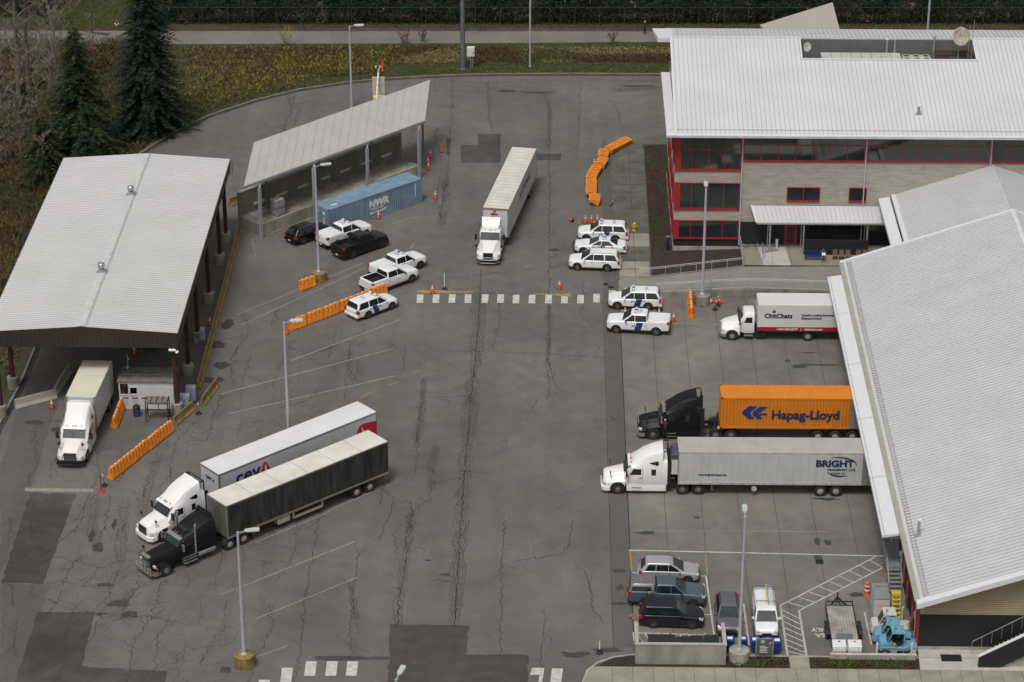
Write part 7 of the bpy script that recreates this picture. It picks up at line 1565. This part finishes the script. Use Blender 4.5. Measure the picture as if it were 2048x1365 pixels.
# boom lift behind the canopy
g=at(757,215,0); t=thing('boom_lift','folded yellow and grey boom lift with a cone on top standing behind the slanted canopy','lift',(g.x,g.y,.012)); YL=M('cream_yellow',(.6,.53,.3),.5,var=.1); t.scale=(.85,.85,.86); m=MB(); m.box(-.75,.75,.2,1.6,.5,1.3)
for x in (-.75,-.65,.65,.75): m.box(x-.05,x+.05,1.0,1.1,1.5,3.7)
m.box(-.85,.85,1.0,1.1,3.6,3.8); m.build('chassis',YL,t,bevel=.03); m=MB(); m.box(-.6,.6,1.02,1.1,1.5,3.6); m.build('grey_panel',M('panel_light_grey',(.45,.45,.45),.6),t); m=MB(); m.bar((-.15,-1.4,1.5),(0,1.2,4.3),.22,.25); m.bar((0,1.2,4.3),(.1,1.3,4.9),.2); m.build('boom',YL,t); m=MB()
for k in range(5): p=Vector((-.15,-1.4,1.5)).lerp(Vector((0,1.2,4.3)),.2+k*.17); m.obox(p,(.3,.1,.3))
m.tube((-.3,1.1,3.6),(-.3,1.1,5.2),.04); m.tube((.25,1.1,3.6),(.25,1.1,5.2),.04); m.build('hydraulics',BLK,t); m=MB()
for x in (-.3,.25): m.tube((x,1.1,5.0),(x,1.1,5.3),.13)
m.build('work_lights',LENS,t)
for x in (-.8,.8):
    for y in (-1.1,1.1): w=add_wheel(t,0,0,.5,.3,RIMW,6); w.location=(x,y,.5); w.rotation_euler=(0,0,R(90))
c=copy_tree(C3_); c.location=(g.x+.45,g.y+1.1,3.85); c['label']='orange cone carried on top of the boom lift'; c.scale=(1,1,1.5)
# far lawn things
t=thing('far_shed','white boards of a small outbuilding at the upper left edge','building',(-55.5,99.5,-.06)); m=MB(); m.box(-2,1.6,0,4,0,2.2); m.build('walls',M('offwhite_boards',(.42,.41,.38),.7,var=.15),t); m=MB(); m.prismy([(-2.3,2.2),(-.2,3.2),(1.9,2.2)],-.3,4.3); m.build('roof',GREYPANEL,t)
make_car('far_suv','dark SUV parked on the far lawn at the top edge','SUV',SUV,BLACKP,(-51.5,99.5),-60)
# fence
t=thing('chain_link_fence','chain link fence with grey posts in front of the dark hedge','fence',(0,86.4,-.06)); m=MB(); x=-45
while x<70: m.tube((x,.3*math.sin(x*.1)*0+x*.018,0),(x,x*.018,2.3),.035); x+=3
m.build('post',M('dull_fence_post',(.045,.045,.043),.7),t); m=MB(); m.bar((-45,-45*.018,2.28),(70,70*.018,2.28),.04); m.build('top_rail',M('dull_fence_post',(0,0,0)),t)
# ================================================================ VEGETATION
rv=random.Random(11)
LG=[M('leaf_dark',(.018,.03,.012),.8,var=.4,spec=.2),M('leaf_mid',(.035,.05,.016),.8,var=.4,spec=.2),M('leaf_olive',(.06,.062,.018),.8,var=.4,spec=.2)]
def leaf(mb,p,d,w,mi,roll=0.):
    d=Vector(d); s=d.cross(Vector((rv.uniform(-.5,.5),rv.uniform(-.5,.5),1))); 
    if s.length<1e-4: s=Vector((1,0,0))
    s=s.normalized()*w; q=p+d*.5
    mb.v+= [tuple(p),tuple(q+s),tuple(p+d),tuple(q-s)]; n=len(mb.v); mb.f.append((n-4,n-3,n-2,n-1)); mb.m.append(mi)
def conifer(name,label,loc,h,r,mats,dens=1.,seed=1,low=.06,group=None):
    t=thing(name,label,'tree',loc,0,group); rr=random.Random(seed); m=MB(); m.tube((0,0,0),(0,0,h*.97),h*.022,.03,8)
    cr=MB(); z=h*low
    while z<h*.985:
        f=1-(z/h); R_=r*(f**.75)*rr.uniform(.78,1.15)+.12; nb=max(5,int(9*dens*(.5+f)))
        for k in range(nb):
            a=rr.uniform(0,2*math.pi); L_=R_*rr.uniform(.6,1.15)*(1+.28*noise.noise((math.cos(a)*1.3+seed,math.sin(a)*1.3,z*.35))); dr=-.22-.15*f; d=Vector((math.cos(a),math.sin(a),dr*.5)); b=Vector((0,0,z+rr.uniform(-.2,.2)))
            n=max(4,int(L_*4.2))
            if L_>1.2: m.tube(b,b+d*L_*.8+Vector((0,0,-.08*L_)),.035*f+.01,.008,4,caps=False)
            for i in range(n):
                u=(i+.6)/n; p=b+d*(L_*u)+Vector((0,0,-.16*L_*u*u)); sd=Vector((-d.y,d.x,0))
                for s in (1,-1):
                    le=(.28+.42*(1-u)*L_*.35)*rr.uniform(.7,1.25); dd=(sd*s*.85+d*.55+Vector((0,0,rr.uniform(-.35,.12)))).normalized()*le
                    leaf(cr,p,dd,le*.2,0 if rr.random()<.5 else (1 if rr.random()<.75 else 2))
                leaf(cr,p,(d+Vector((rr.uniform(-.2,.2),rr.uniform(-.2,.2),rr.uniform(0,.4)))).normalized()*.35,.08,1)
        z+=max(.16,.34*f+.1)/dens
    m.build('trunk',M('conifer_bark',(.07,.055,.045),.9),t); cr.build('crown',mats,t,recalc=False); return t
CM1=[M('spruce_dark',(.018,.028,.018),.8,var=.35,spec=.2),M('spruce_mid',(.027,.04,.026),.8,var=.35,spec=.2),M('spruce_tip',(.045,.06,.038),.8,var=.3,spec=.2)]
CM2=[M('fir_dark',(.02,.032,.012),.8,var=.35,spec=.2),M('fir_mid',(.038,.052,.017),.8,var=.35,spec=.2),M('fir_tip',(.065,.078,.025),.8,var=.3,spec=.2)]
conifer('spruce_tree','tallest blue green spruce above the shed with its top beyond the picture edge',(-40.4,51.2,-.08),21,5.3,CM1,1.35,3)
conifer('fir_tree','yellow green fir left of the tall spruce with its pointed tip in view',(-46.3,42,-.08),15.2,6.0,CM2,1.25,5)
conifer('fir_tree','low wide fir at the left behind the corner of the shed roof',(-49.3,36.5,-.08),7.5,4.4,CM2,1.2,8,.03)
conifer('fir_tree','small dark fir peeping over the rear corner of the shed roof',(-44.5,34.5,-.08),6.5,3.2,CM1,1.1,9,.03)
def baretree(label,loc,h,r,lean=(0,0),seed=1,mat=None,dens=1.):
    t=thing('bare_tree',label,'tree',loc,0,'leafless trees on the left bank'); rr=random.Random(seed); tr=MB(); br=MB()
    def grow(m,p,d,L_,r_,lv):
        n=6 if lv==0 else 4; q=p
        for i in range(n):
            d2=(d+Vector((rr.uniform(-1,1),rr.uniform(-1,1),rr.uniform(-.4,.5)))*(.04 if lv==0 else .16)).normalized(); e=q+d2*L_/n; ra=r_*(1-i/n*.65); rb=r_*(1-(i+1)/n*.65); m.tube(q,e,ra,rb,6 if lv==0 else 4,caps=False)
            if lv<3 and (lv>0 or i>=1):
                for k in range((3 if lv==0 else 2) if rr.random()<dens else 1):
                    a=rr.uniform(0,6.28); o=Vector((math.cos(a),math.sin(a),rr.uniform(.15,.8))); grow(br,q.lerp(e,rr.random()),(d2*.5+o).normalized(),L_*rr.uniform(.22,.42)*(1 if lv else .62),max(rb*.38,.02),lv+1)
            q=e; d=d2
    grow(tr,Vector((0,0,0)),Vector((lean[0],lean[1],1)).normalized(),h,r,0)
    m=mat or M('grey_bark',(.17,.15,.12),.9,c2=(.09,.08,.065),scale=2); tr.build('trunk',m,t,recalc=False); br.build('crown',M('twig_grey',(.2,.17,.13),.9,var=.2),t,recalc=False)
for i in range(14):
    x=-62+rv.uniform(0,13) ; y=18+i*4.3; baretree(['thin bare sapling on the left bank, '+o_+' from the shed side' for o_ in ['first','second','third','fourth','fifth','sixth','seventh','eighth','ninth','tenth','eleventh','twelfth','thirteenth','last']][i],(x,y,-.08),rv.uniform(5.5,10),.08,(rv.uniform(-.1,.1),0),60+i)
for i,a in enumerate((((38,195),17,.3,(-.02,0),'thick bare tree nearest the left edge beside the path'),((58,190),18,.32,(.05,.02),'thickest forked bare tree second from the left edge'),((97,200),16,.2,(.09,.03),'bare tree leaning right of the thick forked one'),((118,235),12,.11,(.0,.0),'slender bare tree just left of the yellow green fir'),((72,262),9,.07,(.05,0),'thin young bare tree below the thick forked one'),((105,62),11,.2,(-.1,0),'pale leaning trunk on the far side of the path'),((12,330),9,.08,(.03,0),'thin bare tree low at the left edge above the shed roof'),((45,330),8,.07,(-.03,0),'thin bare sapling left of the low wide fir'),((5,230),12,.12,(.0,0),'bare tree cut off by the left edge'))):
    g=at(*a[0],0); baretree(a[4],(g.x,g.y,-.08),a[1],a[2],a[3],20+i)
# broadleaf / conifer wall of trees beyond the road
def roundtree(name,label,loc,h,r,mats,seed,n=3400,ls=.42):
    t=thing(name,label,'tree',loc,0,'dark trees beyond the road'); rr=random.Random(seed); m=MB(); m.tube((0,0,0),(0,0,h*.6),.28,.14,8)
    cl=[]
    for k in range(26):
        a=rr.uniform(0,6.28); z=rr.uniform(.12,.95)*h; q=r*math.sqrt(max(.05,1-((z/h-.45)/.6)**2))*rr.uniform(.3,1); c=Vector((q*math.cos(a),q*math.sin(a),z)); cl.append((c,rr.uniform(.7,1.5)*r*.36)); m.tube((0,0,min(z*.7,h*.55)),c,.07,.02,4,caps=False)
    m.build('trunk',M('conifer_bark',(0,0,0)),t); cr=MB()
    for k in range(n):
        c,s=cl[rr.randrange(len(cl))]; v=Vector((rr.gauss(0,1),rr.gauss(0,1),rr.gauss(0,1))).normalized()*s*rr.uniform(.5,1.05); v.z*=.7; d=Vector((rr.uniform(-1,1),rr.uniform(-1,1),rr.uniform(-.9,.4))).normalized()*ls*rr.uniform(.6,1.3); leaf(cr,c+v,d,ls*.28,0 if rr.random()<.55 else (1 if rr.random()<.8 else 2))
    cr.build('crown',mats,t,recalc=False); return t
pr=[roundtree('evergreen_tree','x',(0,0,-200),10,4.2,LG,31),roundtree('evergreen_tree','x',(0,0,-200),12,3.8,CM1,33),conifer('evergreen_tree','x',(0,0,-200),13,4.0,CM1,.8,35,.02)]
CN={}; us=[0,0,0]; xs=[-71,-66,-61,-44.5,-40.5,-36.5,-33,-28.5,-24,-19.5,-15,-10.5,-6,-1.5,3,7.5,12,16.5,21,25.5,30,34.5,39,43.5,48,52.5,57,62,67]
for i,x in enumerate(xs):
    k=(i*7)%3; y=92.0+.02*x+rv.uniform(-.8,1.2); s=rv.uniform(.85,1.15)
    o=pr[k] if not us[k] else copy_tree(pr[k]); us[k]=1; o.location=(x,y,-.08); o.rotation_euler=(0,0,rv.uniform(0,6)); o.scale=(s,s,s*rv.uniform(.9,1.1))
    kind=['dark broad evergreen','blue green bushy evergreen','dark spruce'][k]; o['group']='dark trees beyond the road'
    st_=('left of the lawn' if x<-55 else 'right of the lawn' if x<-30 else 'left of the thick pole' if x<-7 else 'between the two poles' if x<1 else 'right of the slender pole' if x<16 else 'behind the tan canopy' if x<37 else 'behind the white roof')
    CN[st_]=CN.get(st_,-1)+1; o['label']=f'{kind} beyond the road, {ordn[CN[st_]]} from the left {st_}'
# hedge behind fence
hd=MB()
for k in range(30000):
    x=rv.uniform(-46,72); y=87.0+x*.018+rv.uniform(-.3,1.6); z=rv.uniform(0,2.5+.5*noise.noise((x*.3,0,0))); n_=noise.noise((x*.5,z*.8,3)); d=Vector((rv.uniform(-1,1),rv.uniform(-1,.3),rv.uniform(-1,.6))).normalized()*rv.uniform(.18,.42)
    leaf(hd,Vector((x,y,z)),d,.09,3 if (n_>.28 and rv.random()<.35) else (0 if rv.random()<.7 else 1))
for k in range(800):
    x=rv.uniform(-46,72); p=Vector((x,86.6+x*.018,rv.uniform(0,1.2))); leaf(hd,p,Vector((rv.uniform(-.5,.5),-.1,rv.uniform(.5,1.3))),.015,3)
tag(hd.build('hedge',[M('ivy_dark',(.012,.02,.01),.85,var=.4,spec=.15),M('ivy_mid',(.025,.036,.015),.85,var=.4,spec=.15),LG[2],M('dead_vine',(.12,.09,.06),.9)],recalc=False),'dense dark ivy covered hedge behind the fence along the far road','hedge')
# bank scrub
def scrub(name,pts_fn,n,mats,hmin,hmax,wd,pick,kind='stuff'):
    mb=MB()
    for k in range(n):
        p=pts_fn()
        if p is None: continue
        x,y,z0_=p; mi,hs=pick(x,y)
        for j in range(3):
            hh=rv.uniform(hmin,hmax)*hs; d=Vector((rv.uniform(-.6,.6),rv.uniform(-.6,.6),rv.uniform(.4,1)))*hh
            leaf(mb,Vector((x+rv.uniform(-.15,.15),y+rv.uniform(-.15,.15),z0_+rv.uniform(0,hh*.7))),d,wd*rv.uniform(.6,1.3),mi)
    o=mb.build(name,mats,recalc=False); o['kind']=kind; return o
def kerby(x):
    for a,b in zip(kerbp[1:-1],kerbp[2:]):
        if b[0]<=x<=a[0] and a[0]>b[0]: return lerp(b[1],a[1],(x-b[0])/(a[0]-b[0]))
    return 69.6
SCR=[M('scrub_brown',(.085,.055,.028),.9,var=.35,spec=.1),M('scrub_rust',(.12,.07,.032),.9,var=.3,spec=.1),M('scrub_yellow',(.26,.22,.045),.85,var=.3,spec=.1),M('scrub_tan',(.3,.235,.12),.9,var=.25,spec=.1),M('scrub_green',(.085,.115,.025),.85,var=.35,spec=.1),M('grass_green',(.06,.1,.02),.85,var=.35,spec=.1)]
def bankpt():
    x=rv.uniform(-63,18.5); ky=kerby(x) if x>-43 else 40
    y=rv.uniform(ky+.25,80+.02*x-.3)
    if x<-43 and y<50: return None
    return (x,y,-.08)
def bankpick(x,y):
    ky=kerby(x) if x>-43 else 60; u=(y-ky)/(79-ky+.01); n1=noise.noise((x*.16,y*.25,0)); n2=noise.noise((x*.45,y*.6,5)); r_=rv.random()
    edge=.42 if x>-16 else (.2 if x>-26 else .1)
    if u<edge+.08*n2 or u>.95: return (5 if r_<.7 else (4 if r_<.93 else 2),.32)
    if x>-14:
        if n1>.16: return (3 if r_<.6 else (1 if r_<.8 else 4),.75)
        if n1<-.14: return (0 if r_<.6 else 1,.9)
        return (4 if r_<.45 else (3 if r_<.55 else 0),.6)
    if n2>.12 and u<.75: return (2 if r_<.5 else (4 if r_<.75 else 0),1.25)
    return (0 if r_<.38 else (1 if r_<.6 else (3 if r_<.7 else (4 if r_<.92 else 2))),1.1)
scrub('scrub',bankpt,62000,SCR,.1,.4,.034,bankpick)
def leftpt():
    x=rv.uniform(-66,-44.4); y=rv.uniform(-20,80)
    if x>-43.9: return None
    return (x,y,-.08)
def leftpick(x,y):
    n1=noise.noise((x*.2,y*.15,9)); r_=rv.random()
    if y<5: return (5 if r_<.6 else 4,.5) if n1<.15 else (2 if r_<.4 else 4,.7)
    if n1>.15: return (3 if r_<.45 else 1,1.2)
    if n1<-.2: return (4 if r_<.5 else 0,1.0)
    return (0 if r_<.55 else (1 if r_<.8 else 3),1.4)
SCL=[M('left_brown',(.05,.034,.02),.9,var=.35,spec=.1),M('left_rust',(.085,.048,.022),.9,var=.3,spec=.1),M('left_yellow',(.2,.16,.03),.85,spec=.1),M('left_tan',(.16,.11,.055),.9,spec=.1),M('left_green',(.04,.055,.016),.9,spec=.1),SCR[5]]
scrub('scrub',leftpt,44000,SCL,.15,.55,.036,leftpick)
def lawnpt(): return (rv.uniform(-60,-44),rv.uniform(83.6,100),-.06) if rv.random()<.7 else (rv.uniform(-36,70),rv.uniform(84.8,86.6)+0,-.06)
scrub('grass',lambda:(lambda p:(p[0],p[1]+(p[0]*.018 if p[0]>-36 else 0),p[2]))(lawnpt()),9000,SCR,.1,.22,.04,lambda x,y:(5 if rv.random()<.75 else (4 if x<-36 else 0),1))
scrub('grass',lambda:(rv.uniform(13.3,15.2),rv.uniform(20,47),.2),1600,SCR,.06,.16,.03,lambda x,y:(5 if noise.noise((x,y*.3,2))>0 else 0,.8))
scrub('ground_cover',lambda:(lambda x:(x if not 21.1<x<23 else x+3,rv.uniform(-53.65,-52.7),.1))(rv.uniform(16.8,30.5)),700,SCR,.08,.3,.04,lambda x,y:((4 if rv.random()<.5 else 5) if noise.noise((x*.7,y,2))>0 else 0,.9))
# single weeds against the path
for i,(x,y,c,l) in enumerate(((808,86,1,'reddish bare shrub at the path edge left of the thick pole'),(845,84,1,'small reddish shrub next to the thick pole'),(572,90,2,'yellow leaved sapling at the path edge above the bank'),(1225,88,0,'brown shrub at the path edge right of the slender pole'))):
    g=at(x,y,0); t=thing('shrub',l,'shrub',(g.x,g.y,-.08)); rr=random.Random(i); st_=MB(); lf=MB()
    for k in range(16):
        d=Vector((rr.uniform(-.7,.7),rr.uniform(-.5,.5),rr.uniform(.8,1.6)))*(1.2 if i!=2 else 1.7); st_.tube((0,0,0),d,.02,.006,4)
        for j in range(12): leaf(lf,d*rr.uniform(.4,1.05),Vector((rr.uniform(-.2,.2),rr.uniform(-.2,.2),rr.uniform(-.1,.25))),.05,0)
    st_.build('stems',M('twig_grey',(0,0,0)),t); lf.build('leaves',[M('shrub_red',(.12,.03,.03),.85,var=.3),SCR[1],SCR[2]][0 if c==1 else (2 if c==2 else 1)],t,recalc=False)
# ================================================================ PEOPLE
def person(label,loc,rz,J_,zcol,hair=(.03,.02,.015)):
    """J_: dict of joints; zcol: function(x,y,z)->material index"""
    t=thing('person',label,'person',loc,R(rz)); V_=[];E_=[];Rd=[]
    def chain(pts,rad,start=None):
        idx=start
        for p,r_ in zip(pts,rad):
            V_.append(p);Rd.append(r_); n=len(V_)-1
            if idx is not None:E_.append((idx,n))
            idx=n
        return idx
    pel=chain([J_['pel']],[.13]); ch=chain([J_['belly'],J_['chest'],J_['neck']],[.125,.15,.065],pel); chest=2
    hd_=chain([J_['chin'],J_['head'],J_['crown']],[.075,.1,.07],3)
    for s in ('l','r'):
        e=chain([J_['sh'+s],J_['el'+s],J_['wr'+s]],[.065,.048,.034],2); h=Vector(J_['wr'+s]); d=(h-Vector(J_['el'+s])).normalized(); side=d.cross(Vector((0,1,.2))).normalized()
        pm=chain([tuple(h+d*.07)],[.036],e)
        for k in range(4): b=h+d*.1+side*(-.03+k*.02); chain([tuple(b),tuple(b+d*.04+Vector((0,0,-.01))),tuple(b+d*(.07 if k in(1,2) else .055)+Vector((.01,0,-.02)))],[.01,.009,.008],pm)
        chain([tuple(h+d*.04+side*.045),tuple(h+d*.075+side*.055)],[.012,.01],pm)
        chain([J_['hip'+s],J_['kn'+s],J_['an'+s],J_['toe'+s]],[.09,.062,.045,.04],0)
    me=bpy.data.meshes.new('b'); me.from_pydata(V_,E_,[]); o=bpy.data.objects.new('b',me); col.objects.link(o); md=o.modifiers.new('s','SKIN')
    for i,r_ in enumerate(Rd): me.skin_vertices[0].data[i].radius=(r_,r_)
    me.skin_vertices[0].data[0].use_root=True; sb=o.modifiers.new('ss','SUBSURF'); sb.levels=1; sb.render_levels=1
    bpy.context.view_layer.update(); m2=bpy.data.meshes.new_from_object(o.evaluated_get(bpy.context.evaluated_depsgraph_get())); bpy.data.objects.remove(o)
    for mm in zcol[0]: m2.materials.append(mm)
    for p in m2.polygons: p.material_index=zcol[1](p.center)
    m2.shade_smooth(); b=bpy.data.objects.new('body',m2); col.objects.link(b); b.parent=t
    hm=MB(); hp=Vector(J_['head']); hm.ico(hp+Vector((-.02,0,.045)),.108,0,(1,.95,.9)); hm.build('hair',M('hair_%s'%label[:12].replace(' ','_'),hair,.8),b,smooth=60)
    fm=MB()
    for s in (-.032,.032): fm.ico(hp+Vector((.097,s,.0)),.011)
    fm.build('eyes',DARK,b); fm=MB(); fm.ico(hp+Vector((.105,0,-.03)),.016,0,(1,.8,1.3)); fm.build('nose',SKIN,b)
    return t
SKIN=M('skin',(.42,.25,.18),.6); BLKC=M('black_cloth',(.014,.014,.016),.9); MAR=M('maroon_cloth',(.07,.015,.02),.9); DENIM=M('dark_jeans',(.02,.025,.04),.9); TANC=M('tan_trousers',(.17,.12,.07),.9); GRYC=M('grey_shirt',(.08,.08,.09),.9)
def stand(h=1.75,arm='down',stride=.1):
    k=h/1.75; J_=dict(pel=(0,0,.95),belly=(0,0,1.1),chest=(.01,0,1.32),neck=(.01,0,1.47),chin=(.03,0,1.55),head=(.03,0,1.63),crown=(.02,0,1.7))
    for s,sg in (('l',1),('r',-1)):
        J_['sh'+s]=(0,sg*.19,1.4); J_['el'+s]=(-.02,sg*.25,1.12); J_['wr'+s]=(.06,sg*.26,.88)
        if arm=='front': J_['el'+s]=(.08,sg*.23,1.14); J_['wr'+s]=(.3,sg*.12,1.2)
        J_['hip'+s]=(0,sg*.09,.88); J_['kn'+s]=(sg*stride*.6+.03,sg*.1,.5); J_['an'+s]=(sg*stride-.02,sg*.1,.08); J_['toe'+s]=(sg*stride+.15,sg*.11,.04)
    return {a:tuple(c*k for c in b) for a,b in J_.items()}
def cm(torso,legs,feet=DARK,zt=1.5,zw=.95):
    return ([torso,legs,SKIN,feet],lambda c:2 if c.z>zt else (0 if c.z>zw else (3 if c.z<.07 else 1)))
person('person in black clothes and pale shoes walking along the far road',(14.4,83.4,-.05),185,stand(1.7,stride=.14),cm(BLKC,BLKC,REFL,1.48,.9),(.4,.3,.15))
person('man in a maroon top stepping up into the open door of the black truck',(13.3,-19.05,.45),60,stand(1.72,'front',.05),cm(MAR,BLKC,zt=1.48),(.3,.3,.32))
person('man in dark clothes standing between the canopied pickup and the plum SUV',(11.2,-46.0,.012),70,stand(1.75,'front',.04),cm(BLKC,DENIM,zt=1.5),(.35,.2,.12))
sit=dict(pel=(0,0,.52),belly=(.0,0,.68),chest=(.03,0,.9),neck=(.05,0,1.05),chin=(.09,0,1.12),head=(.1,0,1.2),crown=(.08,0,1.27))
for s,sg in (('l',1),('r',-1)):
    sit['sh'+s]=(.02,sg*.19,.98); sit['el'+s]=(.1,sg*.25,.72); sit['wr'+s]=(.3,sg*.12,.75); sit['hip'+s]=(.04,sg*.1,.5); sit['kn'+s]=(.42,sg*.14,.5); sit['an'+s]=(.44,sg*.13,.08); sit['toe'+s]=(.58,sg*.15,.04)
person('man in tan trousers sitting on the blue bench reading papers',(29.75,16.2,1.0),-90,sit,([GRYC,TANC,SKIN,DARK],lambda c:2 if c.z>1.07 else (0 if c.z>.62 and c.x<.3 else (3 if c.z<.07 else 1))),(.02,.015,.01))
t=thing('paper','white sheets of paper held by the man on the blue bench','paper',(29.78,15.85,1.78)); m=MB(); m.obox((0,0,0),(.34,.03,.26),0,0,0,R(-50)); m.build('sheets',REFL,t)
person('officer in dark uniform sitting inside the booth window',(-32.52,-13.05,.62),-90,sit,([BLKC,BLKC,SKIN,DARK],lambda c:2 if c.z>1.07 else 0),(.02,.015,.01))
# ================================================================ CAMERA / LIGHT
cam=bpy.data.cameras.new('camera'); co=bpy.data.objects.new('camera',cam); col.objects.link(co); scn.camera=co
cam.sensor_width=36; cam.lens=F_PX*36/2048; cam.clip_end=3000; cam.clip_start=1
co.location=CAM; co.rotation_euler=Matrix((RT,UP,-FW)).transposed().to_euler()
cam.shift_y=0
w=bpy.data.worlds.new('World'); scn.world=w; w.use_nodes=True; nt=w.node_tree; bg=nt.nodes['Background']
sky=nt.nodes.new('ShaderNodeTexSky'); sky.sky_type='NISHITA'; sky.sun_disc=False
EL,AZ=R(62),R(200)
sky.sun_elevation=EL; sky.sun_rotation=AZ; sky.air_density=1; sky.dust_density=6
hs=nt.nodes.new('ShaderNodeHueSaturation'); hs.inputs['Saturation'].default_value=.12; nt.links.new(sky.outputs[0],hs.inputs['Color']); nt.links.new(hs.outputs[0],bg.inputs['Color']); bg.inputs['Strength'].default_value=.09
sl=bpy.data.lights.new('sun','SUN'); so=bpy.data.objects.new('sun',sl); col.objects.link(so); sl.energy=1.5; sl.angle=R(12); sl.color=(1,.95,.9)
sd=Vector((math.sin(AZ)*math.cos(EL),math.cos(AZ)*math.cos(EL),math.sin(EL))); so.rotation_euler=sd.to_track_quat('Z','Y').to_euler()
scn.view_settings.view_transform='Standard'; scn.view_settings.look='None'; scn.view_settings.exposure=.06; scn.view_settings.gamma=1
